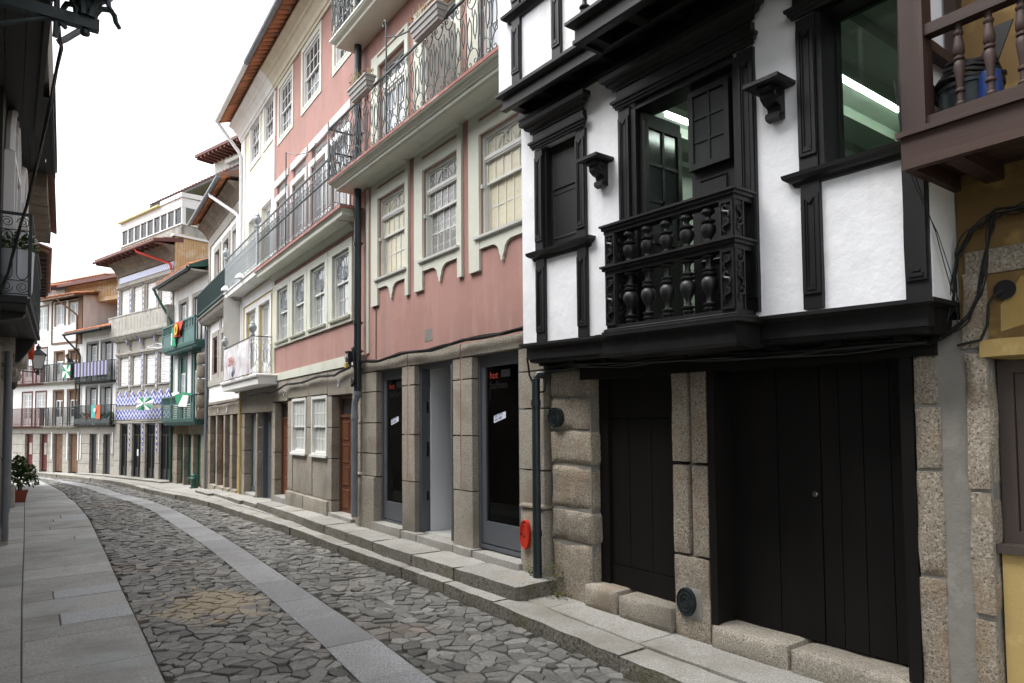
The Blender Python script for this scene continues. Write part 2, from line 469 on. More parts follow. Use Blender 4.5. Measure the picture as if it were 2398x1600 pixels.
    def wall(s, x0, x1, z0, z1, holes=(), y=0.0, d=.2, ends=True):
        """front face with openings and reveals; holes (x0, x1, z0, z1)."""
        xs = sorted({x0, x1, *[h[0] for h in holes], *[h[1] for h in holes]})
        zs = sorted({z0, z1, *[h[2] for h in holes], *[h[3] for h in holes]})
        xs = [x for x in xs if x0 <= x <= x1]
        zs = [z for z in zs if z0 <= z <= z1]
        for i in range(len(xs) - 1):
            for j in range(len(zs) - 1):
                cx, cz = (xs[i] + xs[i + 1]) / 2, (zs[j] + zs[j + 1]) / 2
                if any(h[0] < cx < h[1] and h[2] < cz < h[3] for h in holes):
                    continue
                s.quad((xs[i], y, zs[j]), (xs[i + 1], y, zs[j]), (xs[i + 1], y, zs[j + 1]), (xs[i], y, zs[j + 1]))
        for a, b, c, e in holes:
            c0, e0, a0, b0 = max(c, z0), min(e, z1), max(a, x0), min(b, x1)
            s.quad((a0, y, c0), (a0, y, e0), (a0, y + d, e0), (a0, y + d, c0))
            s.quad((b0, y, e0), (b0, y, c0), (b0, y + d, c0), (b0, y + d, e0))
            s.quad((a0, y, e0), (b0, y, e0), (b0, y + d, e0), (a0, y + d, e0))
            if c > z0:
                s.quad((a0, y + d, c0), (b0, y + d, c0), (b0, y, c0), (a0, y, c0))
        if ends:
            s.quad((x0, y, z0), (x0, y, z1), (x0, y + d, z1), (x0, y + d, z0))
            s.quad((x1, y, z1), (x1, y, z0), (x1, y + d, z0), (x1, y + d, z1))
            s.quad((x0, y, z1), (x1, y, z1), (x1, y + d, z1), (x0, y + d, z1))
            s.quad((x0, y + d, z0), (x1, y + d, z0), (x1, y, z0), (x0, y, z0))
        return s
    def rough(s, x0, x1, y0, y1, z0, z1, amp=.008, step=.16, rad=.012, seed=0):
        """a dressed stone with uneven faces and worn arrises."""
        nx = max(1, round((x1 - x0) / step))
        ny = max(1, round((y1 - y0) / step))
        nz = max(1, round((z1 - z0) / step))
        idx = {}
        vs, fs = [], []
        def pt(i, j, k):
            key = (i, j, k)
            if key in idx:
                return idx[key]
            x = x0 + (x1 - x0) * i / nx
            y = y0 + (y1 - y0) * j / ny
            z = z0 + (z1 - z0) * k / nz
            e = [(1 if i == 0 else -1 if i == nx else 0), (1 if j == 0 else -1 if j == ny else 0), (1 if k == 0 else -1 if k == nz else 0)]
            if sum(abs(q) for q in e) >= 2:
                x += e[0] * rad
                y += e[1] * rad
                z += e[2] * rad
            w = noise.noise_vector(Vector((x * 4.1 + seed, y * 4.1 + seed * .7, z * 4.1)))
            idx[key] = len(vs)
            vs.append((x + w.x * amp, y + w.y * amp, z + w.z * amp))
            return idx[key]
        for i in range(nx):
            for k in range(nz):
                fs.append((pt(i, 0, k), pt(i + 1, 0, k), pt(i + 1, 0, k + 1), pt(i, 0, k + 1)))
                fs.append((pt(i, ny, k + 1), pt(i + 1, ny, k + 1), pt(i + 1, ny, k), pt(i, ny, k)))
        for j in range(ny):
            for k in range(nz):
                fs.append((pt(0, j, k + 1), pt(0, j + 1, k + 1), pt(0, j + 1, k), pt(0, j, k)))
                fs.append((pt(nx, j, k), pt(nx, j + 1, k), pt(nx, j + 1, k + 1), pt(nx, j, k + 1)))
        for i in range(nx):
            for j in range(ny):
                fs.append((pt(i, j, nz), pt(i + 1, j, nz), pt(i + 1, j + 1, nz), pt(i, j + 1, nz)))
                fs.append((pt(i, j + 1, 0), pt(i + 1, j + 1, 0), pt(i + 1, j, 0), pt(i, j, 0)))
        return s.add(vs, fs)

def mesh_of(name, b, m, smooth=False, shear=0.0):
    me = bpy.data.meshes.new(name)
    vs = [(x, y, z - shear * x) for x, y, z in b.v] if shear else b.v
    me.from_pydata(vs, [], b.f)
    me.materials.append(m)
    if smooth:
        me.polygons.foreach_set('use_smooth', [True] * len(me.polygons))
        me.set_sharp_from_angle(angle=radians(smooth if smooth > 1 else 40))
    me.update()
    return me
def ob(name, b, m, parent=None, smooth=False, shear=0.0, kind=None, label=None):
    me = b if isinstance(b, bpy.types.Mesh) else mesh_of(name, b, m, smooth, shear)
    o = bpy.data.objects.new(name, me)
    col.objects.link(o)
    if parent:
        o.parent = parent
    if kind:
        o['kind'] = kind
    if label:
        o['label'] = label
    return o
def inst(name, me, parent, loc=(0, 0, 0), rz=0.0, sc=None, rot=None):
    o = bpy.data.objects.new(name, me)
    col.objects.link(o)
    o.parent = parent
    o.location = loc
    if rot:
        o.rotation_euler = rot
    elif rz:
        o.rotation_euler = (0, 0, rz)
    if sc:
        o.scale = sc
    return o
def tag(o, label, cat, group=None):
    o['label'] = label
    o['category'] = cat
    if group:
        o['group'] = group
    return o
def thing(name, label, cat, loc=(0, 0, 0), rz=0.0, group=None):
    o = bpy.data.objects.new(name, None)
    o.empty_display_size = .2
    col.objects.link(o)
    o.location = loc
    o.rotation_euler = (0, 0, rz)
    return tag(o, label, cat, group)
FR = {'W': ((4.5, 5.5), 0), 'A': ((4.551, 10.39), .6), 'B': ((4.783, 15.5), 2.6), 'C': ((4.972, 19.0), 3.1), 'D': ((5.273, 24.07), 3.4),
      'E': ((4.975, 28.34), -4), 'F': ((3.638, 33.31), -15), 'G': ((2.597, 36.34), -19), 'H': ((1.13, 39.5), -25)}
def house(fr, name, label, cat='house'):
    (x, y), th = FR[fr]
    return thing(name, label, cat, (x, y, 0), -pi / 2 - radians(th))
def w2(fr, x, y, z=0.0):
    """building coordinates (x right, y into the wall) to the world."""
    (ox, oy), th = FR[fr]
    t = radians(th)
    return Vector((ox - sin(t) * x + cos(t) * y, oy - cos(t) * x - sin(t) * y, z))
def hrot(fr):
    return -pi / 2 - radians(FR[fr][1])
_pm = {}
def pane_mesh(w, h, m):
    key = (round(w, 3), round(h, 3), m.name)
    if key not in _pm:
        _pm[key] = mesh_of('pane', B().box(0, w, 0, .006, 0, h), m)
    return _pm[key]
def panes(parent, x0, x1, z0, z1, y, nx, nz, bar, m, shear=0.0, tilt=.012):
    w, h = (x1 - x0 - bar * (nx - 1)) / nx, (z1 - z0 - bar * (nz - 1)) / nz
    for i in range(nx):
        for j in range(nz):
            x = x0 + i * (w + bar)
            mm = m[(i + j * nx) % len(m)] if isinstance(m, (list, tuple)) else m
            inst('pane', pane_mesh(w, h, mm), parent, (x, y, z0 + j * (h + bar) - shear * x), rot=(U(-tilt, tilt), 0, U(-tilt, tilt)))
def bars(b, x0, x1, z0, z1, y0, y1, nx, nz, bar):
    w, h = (x1 - x0 - bar * (nx - 1)) / nx, (z1 - z0 - bar * (nz - 1)) / nz
    for i in range(1, nx):
        x = x0 + i * (w + bar) - bar
        b.box(x, x + bar, y0, y1, z0, z1)
    for j in range(1, nz):
        z = z0 + j * (h + bar) - bar
        b.box(x0, x1, y0 + .003, y1 - .003, z, z + bar)
def sash(root, x0, x1, z0, z1, y, fm, gm, nx=3, nt=2, nb=2, fw=.045, bar=.02, mid=None, sill=True, sm=None, trim=0, tm=None, ty=-.025, name='window'):
    """sliding sash window set at depth y: frame, upper and lower sash, every pane, sill, surround."""
    w = ob(name, B().ring(x0, x1, z0, z1, fw, y - .03, y + .07), fm, root)
    zm = mid if mid is not None else (z0 + z1) / 2
    b = B()
    b.ring(x0 + fw, x1 - fw, zm - .02, z1 - fw, .03, y, y + .03)
    b.ring(x0 + fw, x1 - fw, z0 + fw, zm + .02, .03, y + .032, y + .062)
    a0, a1 = x0 + fw + .03, x1 - fw - .03
    bars(b, a0, a1, zm + .01, z1 - fw - .03, y + .003, y + .027, nx, nt, bar)
    bars(b, a0, a1, z0 + fw + .03, zm - .01, y + .035, y + .059, nx, nb, bar)
    ob('sash', b, fm, w)
    panes(w, a0, a1, zm + .01, z1 - fw - .03, y + .012, nx, nt, bar, gm)
    panes(w, a0, a1, z0 + fw + .03, zm - .01, y + .044, nx, nb, bar, gm)
    if sill:
        ob('sill', B().box(x0 - .03, x1 + .03, y - .06, y - .031, z0 - .03, z0 + .012), sm or fm, w)
    if trim:
        ob('surround', B().ring(x0 - trim, x1 + trim, z0 - trim, z1 + trim, trim - .002, ty, .05), tm or fm, root)
    return w
def casement(root, x0, x1, z0, z1, y, fm, gm, leaves=2, rows=3, cols=1, fw=.05, solid=0.0, sm=None, trim=0, tm=None, ty=-.02, name='window', head=0.0, hm=None):
    """hinged leaves with panes over a solid lower panel, optional head panel."""
    w = ob(name, B().ring(x0, x1, z0, z1, fw, y - .02, y + .06, wb=.02), fm, root)
    zt = z1 - fw
    if head:
        ob('head_panel', B().box(x0 + fw, x1 - fw, y + .01, y + .05, zt - head, zt), hm or fm, w)
        zt -= head
    lw = (x1 - x0 - 2 * fw) / leaves
    zb = z0 + .02 + solid
    for i in range(leaves):
        a, c = x0 + fw + i * lw, x0 + fw + (i + 1) * lw
        b = B().ring(a + .004, c - .004, z0 + .02, zt, .04, y, y + .04, wt=.05, wb=.05)
        if solid:
            b.box(a + .044, c - .044, y + .005, y + .035, z0 + .07, zb)
        bars(b, a + .044, c - .044, zb + (.05 if not solid else 0), zt - .05, y + .005, y + .035, cols, rows, .022)
        ob('leaf', b, sm or fm, w)
        panes(w, a + .044, c - .044, zb + (.05 if not solid else 0), zt - .05, y + .018, cols, rows, .022, gm)
    if trim:
        ob('surround', B().ring(x0 - trim, x1 + trim, z0 - trim * .3, z1 + trim, trim - .002, ty, .06, wb=0), tm or fm, root)
    return w
def door(root, x0, x1, z0, z1, y, m, leaves=1, rows=3, top=0.0, gm=None, handle=None, fr=.05, name='door', hx=None):
    d = ob(name, B().ring(x0, x1, z0, z1, fr, y - .015, y + .06, wb=0), m, root)
    zt = z1 - fr
    if top:
        b = B().box(x0 + fr, x1 - fr, y - .01, y + .04, zt - top - .05, zt - top)
        ob('transom', b, m, d)
        panes(d, x0 + fr, x1 - fr, zt - top, zt, y + .02, 2, 1, .03, gm or M_GLASS)
        zt -= top + .05
    lw = (x1 - x0 - 2 * fr) / leaves
    for i in range(leaves):
        a, c = x0 + fr + i * lw + .003, x0 + fr + (i + 1) * lw - .003
        ob('leaf', B().box(a, c, y + .012, y + .05, z0, zt), m, d)
        ph = (zt - z0 - .08) / rows
        for r in range(rows):
            q0, q1 = z0 + .08 + r * ph, z0 + (r + 1) * ph
            mw = min(.075, (c - a) * .2)
            ob('panel', B().prism_raised(a + mw, c - mw, q0, q1, y + .012), m, d)
    if handle:
        hx = hx if hx is not None else x0 + (x1 - x0) * .62
        ob('handle', B().tube([(hx, y + .01, handle), (hx, y - .04, handle), (hx, y - .045, handle - .1), (hx, y + .01, handle - .1)], .009), M_CHROME, d, True)
    return d
def _pr(s, x0, x1, z0, z1, y, h=.014, e=.03):
    vs = [(x0, y, z0), (x1, y, z0), (x1, y, z1), (x0, y, z1), (x0 + .008, y - h, z0 + .008), (x1 - .008, y - h, z0 + .008), (x1 - .008, y - h, z1 - .008), (x0 + .008, y - h, z1 - .008),
          (x0 + e, y - h * .45, z0 + e), (x1 - e, y - h * .45, z0 + e), (x1 - e, y - h * .45, z1 - e), (x0 + e, y - h * .45, z1 - e)]
    fs = []
    for a in (0, 4):
        fs += [(a, a + 1, a + 5, a + 4), (a + 1, a + 2, a + 6, a + 5), (a + 2, a + 3, a + 7, a + 6), (a + 3, a, a + 4, a + 7)]
    fs.append((8, 9, 10, 11))
    return s.add(vs, fs)
B.prism_raised = _pr
def body(root, W, d, z0, z1, m, y0=.32, roof=None):
    """the rest of the house behind its street front."""
    return ob('house_body', B().box(.02, W - .02, y0, d, z0, z1), m, root)
def interior(root, x0, x1, z0, z1, y0, d, m, name='room'):
    b = B()
    b.quad((x0, y0 + d, z0), (x1, y0 + d, z0), (x1, y0 + d, z1), (x0, y0 + d, z1))
    b.quad((x0, y0, z0), (x0, y0 + d, z0), (x0, y0 + d, z1), (x0, y0, z1))
    b.quad((x1, y0 + d, z0), (x1, y0, z0), (x1, y0, z1), (x1, y0 + d, z1))
    b.quad((x0, y0, z0), (x1, y0, z0), (x1, y0 + d, z0), (x0, y0 + d, z0))
    b.quad((x0, y0 + d, z1), (x1, y0 + d, z1), (x1, y0, z1), (x0, y0, z1))
    return ob(name, b, m, root)
def text(name, s, size, m, parent, loc, rot=(pi / 2, 0, 0), shear=0.0, depth=.001, sx=1.0):
    c = bpy.data.curves.new(name, 'FONT')
    c.body = s
    c.size = size
    c.extrude = depth
    c.resolution_u = 2
    t = bpy.data.objects.new(name, c)
    col.objects.link(t)
    bpy.context.view_layer.update()
    me = bpy.data.meshes.new_from_object(t)
    bpy.data.objects.remove(t)
    me.materials.clear()
    me.materials.append(m)
    o = bpy.data.objects.new(name, me)
    col.objects.link(o)
    o.parent = parent
    o.location = loc
    o.rotation_euler = rot
    o.scale = (sx, 1, 1)
    return o
def arc(cx, cz, r, a0, a1, n, y=0.0, rz=None):
    rz = rz or r
    return [(cx + r * cos(radians(a0 + (a1 - a0) * i / n)), y, cz + rz * sin(radians(a0 + (a1 - a0) * i / n))) for i in range(n + 1)]
def spiral(cx, cz, r0, r1, a0, a1, n, y=0.0):
    return [(cx + (r0 + (r1 - r0) * i / n) * cos(radians(a0 + (a1 - a0) * i / n)), y, cz + (r0 + (r1 - r0) * i / n) * sin(radians(a0 + (a1 - a0) * i / n))) for i in range(n + 1)]

# ------------------------------------------------------------------ ground, road and pavements
def ip(tab, y):
    if y <= tab[0][0]:
        a, b = tab[0], tab[1]
    elif y >= tab[-1][0]:
        a, b = tab[-2], tab[-1]
    else:
        for i in range(len(tab) - 1):
            if tab[i][0] <= y <= tab[i + 1][0]:
                a, b = tab[i], tab[i + 1]
                break
    return a[1] + (b[1] - a[1]) * (y - a[0]) / (b[0] - a[0])
def S(y):
    return ip([(-6, -.03), (0, -.03), (3.5, -.01), (5.5, .03), (12, .0), (19, -.13), (26, -.38), (34, -.36), (60, -.36)], y)
def R(y):
    return S(y) - .13
T_KERB = [(-6, 3.7), (3.5, 3.74), (5.4, 3.79), (7, 3.84), (9.4, 3.86), (11.3, 3.9), (14, 3.95), (17, 3.98), (20, 3.95), (22.5, 3.92), (26, 3.82), (28.5, 3.62), (31.1, 3.25), (34.7, 2.3), (37, 1.65), (39.2, 1.0), (44, -.9)]
T_SL = [(-6, 1.45), (4.7, 2.09), (7.2, 2.28), (10.5, 2.47), (14.7, 2.64), (18, 2.76), (22.2, 2.80), (26, 2.66), (29.6, 2.34), (35.6, 1.36), (39, .55), (44, -1.2)]
T_SR = [(-6, 1.95), (4.4, 2.53), (5.8, 2.62), (8.9, 2.8), (10.7, 2.9), (15.2, 3.12), (18, 3.22), (22.7, 3.28), (26, 3.12), (30.3, 2.76), (35.3, 1.68), (39, .83), (44, -1.0)]
T_FR = [(-6, .40), (5.5, .95), (7.4, 1.03), (9.4, 1.1), (13, 1.25), (16.9, 1.42), (24, 1.6), (28.2, 1.58), (34.3, 1.18), (37.6, .8), (40, .3), (44, -1.4)]
T_NL = [(-6, .02), (6.2, .11), (9.1, .15), (13.8, .24), (19.8, .34), (29, .48), (40, .05), (44, -1.6)]
T_WALL = [(-6, 4.5), (5.5, 4.5), (10.39, 4.551), (15.5, 4.783), (19, 4.972), (24.07, 5.273), (28.34, 4.975), (33.31, 3.638), (36.34, 2.597), (39.5, 1.13), (44, -1.2)]
T_LW = [(-6, -.74), (9.0, -.74), (9.05, -.14), (16, -.13), (20, -.03), (26, .10), (31, .30), (36, .05), (44, -2.2)]

ob('ground', B().quad((-300, -300, -.9), (300, -300, -.9), (300, 300, -.9), (-300, 300, -.9)), M_GROUND, kind='structure')
bed = B()
ys = [-6 + .5 * i for i in range(101)]
for i in range(len(ys) - 1):
    a, c = ys[i], ys[i + 1]
    q = [(-3.5, a), (6.5, a), (6.5, c), (-3.5, c)]
    bed.quad(*[(x, y, R(y) - .022) for x, y in q])
road = ob('road', bed, M_BED, kind='structure')

def in_view(p):
    d = Vector(p) - EYE
    z = d.dot(_f)
    if z < .5:
        return None
    x = 1199 + 1600 * d.dot(_r) / z
    y = 918 - 1600 * d.dot(_u) / z
    return z if -60 < x < 2460 and y < 1660 else None

def clip(poly, nx, ny, c):
    """keep the side where nx*x + ny*y <= c"""
    out = []
    n = len(poly)
    for i in range(n):
        p, q = poly[i], poly[(i + 1) % n]
        dp, dq = nx * p[0] + ny * p[1] - c, nx * q[0] + ny * q[1] - c
        if dp <= 0:
            out.append(p)
        if (dp < 0 < dq) or (dq < 0 < dp):
            t = dp / (dp - dq)
            out.append((p[0] + t * (q[0] - p[0]), p[1] + t * (q[1] - p[1])))
    return out
def inset(poly, g):
    cx = sum(p[0] for p in poly) / len(poly)
    cy = sum(p[1] for p in poly) / len(poly)
    out = []
    for x, y in poly:
        d = hypot(x - cx, y - cy) or 1
        k = max(.3, 1 - g / d)
        out.append((cx + (x - cx) * k, cy + (y - cy) * k))
    return out
def stones(Lt, Rt, y0, y1, cw=.142, ch=.108):
    """irregular setts filling the strip between two edge curves."""
    nj = int((y1 - y0) / ch)
    seeds = {}
    for j in range(nj):
        y = y0 + (j + .5) * ch
        a, c = ip(Lt, y), ip(Rt, y)
        ni = max(2, round((c - a) / cw))
        for i in range(-1, ni + 1):
            if rnd.random() < .09:
                continue
            x = a + (i + .5 + (.25 if j % 2 else -.25)) * (c - a) / ni
            seeds.setdefault(j, []).append((x + rnd.gauss(0, .040), y + rnd.gauss(0, .033)))
    res = []
    for j in seeds:
        for s in seeds[j]:
            a, c = ip(Lt, s[1]), ip(Rt, s[1])
            if not a < s[0] < c or not y0 <= s[1] <= y1:
                continue
            poly = [(s[0] - .2, s[1] - .2), (s[0] + .2, s[1] - .2), (s[0] + .2, s[1] + .2), (s[0] - .2, s[1] + .2)]
            for jj in range(j - 3, j + 4):
                for q in seeds.get(jj, ()):
                    dx, dy = q[0] - s[0], q[1] - s[1]
                    if q is s or dx * dx + dy * dy > .16:
                        continue
                    poly = clip(poly, dx, dy, (q[0] ** 2 + q[1] ** 2 - s[0] ** 2 - s[1] ** 2) / 2)
                    if len(poly) < 3:
                        break
                if len(poly) < 3:
                    break
            for tab, sg in ((Lt, -1), (Rt, 1)):
                xa, xb = ip(tab, s[1] - .1), ip(tab, s[1] + .1)
                nx, ny = sg * .2, -sg * (xb - xa)
                poly = clip(poly, nx, ny, nx * xa + ny * (s[1] - .1)) if len(poly) > 2 else poly
            if len(poly) > 2:
                ar = abs(sum(poly[i][0] * poly[(i + 1) % len(poly)][1] - poly[(i + 1) % len(poly)][0] * poly[i][1] for i in range(len(poly)))) / 2
                if ar > .002:
                    res.append((s, poly, ar))
    return res
def stone_geo(poly, s):
    g = U(.002, .0065)
    h = U(-.006, .011)
    tx, ty = U(-.09, .09), U(-.11, .11)
    n = len(poly)
    vs, fs = [], []
    r0, r1, r2 = inset(poly, g * .5), inset(poly, g), inset(poly, g + U(.003, .008))
    def zz(p, d):
        return R(p[1]) + h + d + tx * (p[0] - s[0]) + ty * (p[1] - s[1])
    vs += [(p[0], p[1], R(p[1]) - .05) for p in r0]
    vs += [(p[0], p[1], zz(p, -.007 + U(-.003, .002))) for p in r1]
    vs += [(p[0], p[1], zz(p, U(-.002, .003))) for p in r2]
    vs.append((s[0], s[1], zz(s, .003)))
    for i in range(n):
        k = (i + 1) % n
        fs += [(i, k, n + k, n + i), (n + i, n + k, 2 * n + k, 2 * n + i), (2 * n + i, 2 * n + k, 3 * n)]
    return vs, fs
def set_tint(me, vals):
    at = me.attributes.new('tint', 'FLOAT', 'POINT')
    at.data.foreach_set('value', vals)
allst = stones(T_FR, T_SL, 1.5, 41) + stones(T_SR, T_KERB, 1.5, 41)
keyed = []
for st in allst:
    z = in_view((st[0][0], st[0][1], R(st[0][1])))
    keyed.append((st[2] / z ** 3 if z else 0, st))
keyed.sort(key=lambda t: -t[0])
rest, tv = B(), []
for i, (k, (s, poly, ar)) in enumerate(keyed):
    vs, fs = stone_geo(poly, s)
    t = min(1, max(0, rnd.gauss(.5, .25)))
    if i < 298:
        o = Vector((s[0], s[1], R(s[1])))
        me = bpy.data.meshes.new('cobblestone')
        me.from_pydata([Vector(v) - o for v in vs], [], fs)
        me.materials.append(M_COB)
        set_tint(me, [t] * len(vs))
        q = ob('cobblestone', me, M_COB, road)
        q.location = o
    else:
        rest.add(vs, fs)
        tv += [t] * len(vs)
q = ob('cobblestones', rest, M_COB, road, kind='stuff')
set_tint(q.data, tv)

def slab(c4, zf, th=.09, gap=.005, bev=.007, dz=0.0):
    """a paving slab from four plan corners, top following zf(y)."""
    cx = sum(p[0] for p in c4) / 4
    cy = sum(p[1] for p in c4) / 4
    o = []
    for x, y in c4:
        o.append((x + gap * (1 if x < cx else -1), y + gap * (1 if y < cy else -1)))
    t = [(x + bev * (1 if x < cx else -1), y + bev * (1 if y < cy else -1)) for x, y in o]
    vs = [(x, y, zf(y) - th) for x, y in o] + [(x, y, zf(y) + dz - bev) for x, y in o] + [(x, y, zf(y) + dz) for x, y in t]
    fs = []
    for a in (0, 4):
        fs += [(a, a + 1, a + 5, a + 4), (a + 1, a + 2, a + 6, a + 5), (a + 2, a + 3, a + 7, a + 6), (a + 3, a, a + 4, a + 7)]
    fs.append((8, 9, 10, 11))
    return B().add(vs, fs)
def run_slabs(name, parent, Lt, Rt, y0, y1, lens, zf, m, split=0.0, dzr=.004, skew=.02, **kw):
    y = y0
    while y < y1:
        l = U(*lens) * (1 if y < 24 else 1.5)
        e = min(y + l, y1)
        sk = U(-skew, skew)
        a, b2, c, d = ip(Lt, y), ip(Rt, y), ip(Rt, e), ip(Lt, e)
        dz = U(-dzr, dzr)
        if rnd.random() < split:
            f = U(.3, .7)
            mx0, mx1 = a + (b2 - a) * f, d + (c - d) * f
            pale = rnd.random() < .45
            ob(name, slab([(a, y), (mx0, y), (mx1, e), (d, e)], zf, dz=dz, **kw), m, parent)
            ob(name, slab([(mx0, y), (b2, y), (c, e), (mx1, e)], zf, dz=dz + .002, **kw), M_FLAGW if pale else m, parent)
        else:
            ob(name, slab([(a, y), (b2, y), (c, e), (d, e)], zf, dz=dz, **kw), m, parent)
        y = e
lp = B()
for i in range(len(ys) - 1):
    a, c = ys[i], ys[i + 1]
    lp.quad((ip(T_LW, a) - .3, a, R(a) - .014), (ip(T_FR, a), a, R(a) - .014), (ip(T_FR, c), c, R(c) - .014), (ip(T_LW, c) - .3, c, R(c) - .014))
lpave = ob('left_pavement', lp, M_BED, kind='structure')
run_slabs('flagstone', lpave, T_LW, T_NL, -1, 42, (.8, 1.5), R, M_FLAG)
for a, b2, sp in [(-1, .2, 0), (.2, 1.3, 0), (1.3, 2.4, 0), (2.4, 3.4, 0), (3.4, 4.55, 0), (4.55, 5.55, 0), (5.55, 6.3, 0)]:
    run_slabs('flagstone', lpave, T_NL, T_FR, a, b2, (5, 6), R, M_FLAG)
for a, b2, f in [(6.3, 7.35, 0), (7.35, 7.75, 0), (7.75, 8.25, .33), (8.25, 9.0, 0), (9.0, 9.45, .3), (9.45, 10.3, 0)]:
    if f:
        mx0 = ip(T_NL, a) + (ip(T_FR, a) - ip(T_NL, a)) * f
        mx1 = ip(T_NL, b2) + (ip(T_FR, b2) - ip(T_NL, b2)) * f
        ob('flagstone', slab([(ip(T_NL, a), a), (mx0, a), (mx1, b2), (ip(T_NL, b2), b2)], R), M_FLAG, lpave)
        ob('flagstone', slab([(mx0, a), (ip(T_FR, a), a), (ip(T_FR, b2), b2), (mx1, b2)], R, dz=.004), M_FLAGW, lpave, label='pale newer flagstone')
    else:
        run_slabs('flagstone', lpave, T_NL, T_FR, a, b2, (5, 6), R, M_FLAG)
run_slabs('flagstone', lpave, T_NL, T_FR, 10.3, 42, (.45, .95), R, M_FLAG, split=.22)
dsb = B()
for i in range(len(ys) - 1):
    a, c = ys[i], ys[i + 1]
    dsb.quad((ip(T_SL, a), a, R(a) - .015), (ip(T_SR, a), a, R(a) - .015), (ip(T_SR, c), c, R(c) - .015), (ip(T_SL, c), c, R(c) - .015))
strip = ob('central_paving_strip', dsb, M_BED, kind='structure')
run_slabs('paving_slab', strip, T_SL, T_SR, 1.2, 42, (.75, 1.25), R, M_STRIP, gap=.002, dzr=.002, bev=.004)

rp = B()
for i in range(len(ys) - 1):
    a, c = ys[i], ys[i + 1]
    rp.quad((ip(T_KERB, a) + .06, a, S(a) - .03), (ip(T_WALL, a) + .35, a, S(a) - .03), (ip(T_WALL, c) + .35, c, S(c) - .03), (ip(T_KERB, c) + .06, c, S(c) - .03))
rpave = ob('right_pavement', rp, M_MORTAR, kind='structure')
def bent(tab, off, w, y0, y1, z0, z1, zf, amp, step, seed, jx=0.0):
    b = B().rough(0, w, y0 + .002, y1 - .002, z0, z1, amp, step, .007, seed)
    b.v = [(ip(tab, y) + off + x + jx, y, zf(y) + z) for x, y, z in b.v]
    return b
KW = .31
y = 1.0
lensK = [1.6, 1.15, 1.75, 1.0, .62, .42, .75, 1.2]
i = 0
while y < 42:
    l = (lensK[i] if i < len(lensK) else U(.8, 1.5)) * (1 if y < 22 else 1.4)
    jx = U(-.018, .018)
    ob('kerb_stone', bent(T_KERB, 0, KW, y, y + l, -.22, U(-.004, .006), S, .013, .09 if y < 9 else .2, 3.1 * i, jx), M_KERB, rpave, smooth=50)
    y += l
    i += 1
T_KI = [(a, b2 + KW + .01) for a, b2 in T_KERB]
run_slabs('flagstone', rpave, T_KI, [(a, b2 + .25) for a, b2 in T_WALL], 1.0, 42, (1.0, 1.9), S, M_KERB, dzr=.002)
# raised step along the shop and its neighbour, then three lower steps farther down
T_ST = [(5.36, 3.97), (6.5, 3.97), (8, 3.985), (9.1, 4.04), (11.5, 4.12), (13, 4.24), (15.35, 4.37)]
y = 5.36
i = 0
for l in (1.15, 1.0, 1.2, 1.0, .95, 1.1, 1.2, 1.15, 1.24):
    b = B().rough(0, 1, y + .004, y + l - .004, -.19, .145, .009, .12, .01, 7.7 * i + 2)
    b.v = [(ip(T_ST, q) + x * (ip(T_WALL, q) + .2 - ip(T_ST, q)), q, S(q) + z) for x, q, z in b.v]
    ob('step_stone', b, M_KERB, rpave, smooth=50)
    y += l
    i += 1
for (ya, yb, xo, h) in ((15.36, 16.6, .42, .10), (16.6, 18.0, .5, .10), (18.0, 20.0, .48, .07), (20.0, 22.3, .62, .07), (28.2, 30.2, .42, .07), (30.2, 33.2, .40, .07), (33.4, 36.2, .26, .06)):
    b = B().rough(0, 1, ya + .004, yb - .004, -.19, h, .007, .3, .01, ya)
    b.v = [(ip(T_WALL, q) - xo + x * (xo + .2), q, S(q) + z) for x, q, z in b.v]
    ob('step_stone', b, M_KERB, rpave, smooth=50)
# moss at the foot of the corner and along the step
mb, tv = B(), []
for (cx, cy, cz, rx, ry, rz, n) in ((4.40, 5.58, .14, .05, .09, .14, 70), (4.44, 5.33, .16, .06, .10, .20, 110), (4.42, 5.66, .19, .05, .12, .03, 30), (4.17, 7.6, .03, .03, .9, .015, 60), (4.36, 5.2, .06, .08, .16, .04, 40)):
    for _ in range(n):
        p = (cx + U(-1, 1) * rx, cy + U(-1, 1) * ry, cz + U(-1, 1) * rz)
        r = U(.006, .018)
        mb.add([(p[0] + r * cos(a) * U(.7, 1.2), p[1] + r * sin(a) * U(.7, 1.2), p[2] + U(-.006, .006)) for a in (0, 1.26, 2.5, 3.77, 5.0)] + [(p[0] - .008, p[1], p[2] + r * .6)], [(0, 1, 5), (1, 2, 5), (2, 3, 5), (3, 4, 5), (4, 0, 5)])
ob('moss', mb, M_MOSS, kind='stuff')
# split sides of kerbs and steps: coarser, dirtier, their shade painted in darker
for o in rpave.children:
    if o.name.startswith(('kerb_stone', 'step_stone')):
        o.data.materials.append(M_SPLITSHADE)
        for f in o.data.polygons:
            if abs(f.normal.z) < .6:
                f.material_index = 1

# ------------------------------------------------------------------ white half-timbered house
W = house('W', 'half_timbered_house', 'white plastered house with black timber framing, carved black balcony and black plank doors')
K = .02
def wp(name, b, m=M_BLACK, parent=W, smooth=False, sh=K, **kw):
    return ob(name, b, m, parent, smooth=smooth, shear=sh, **kw)
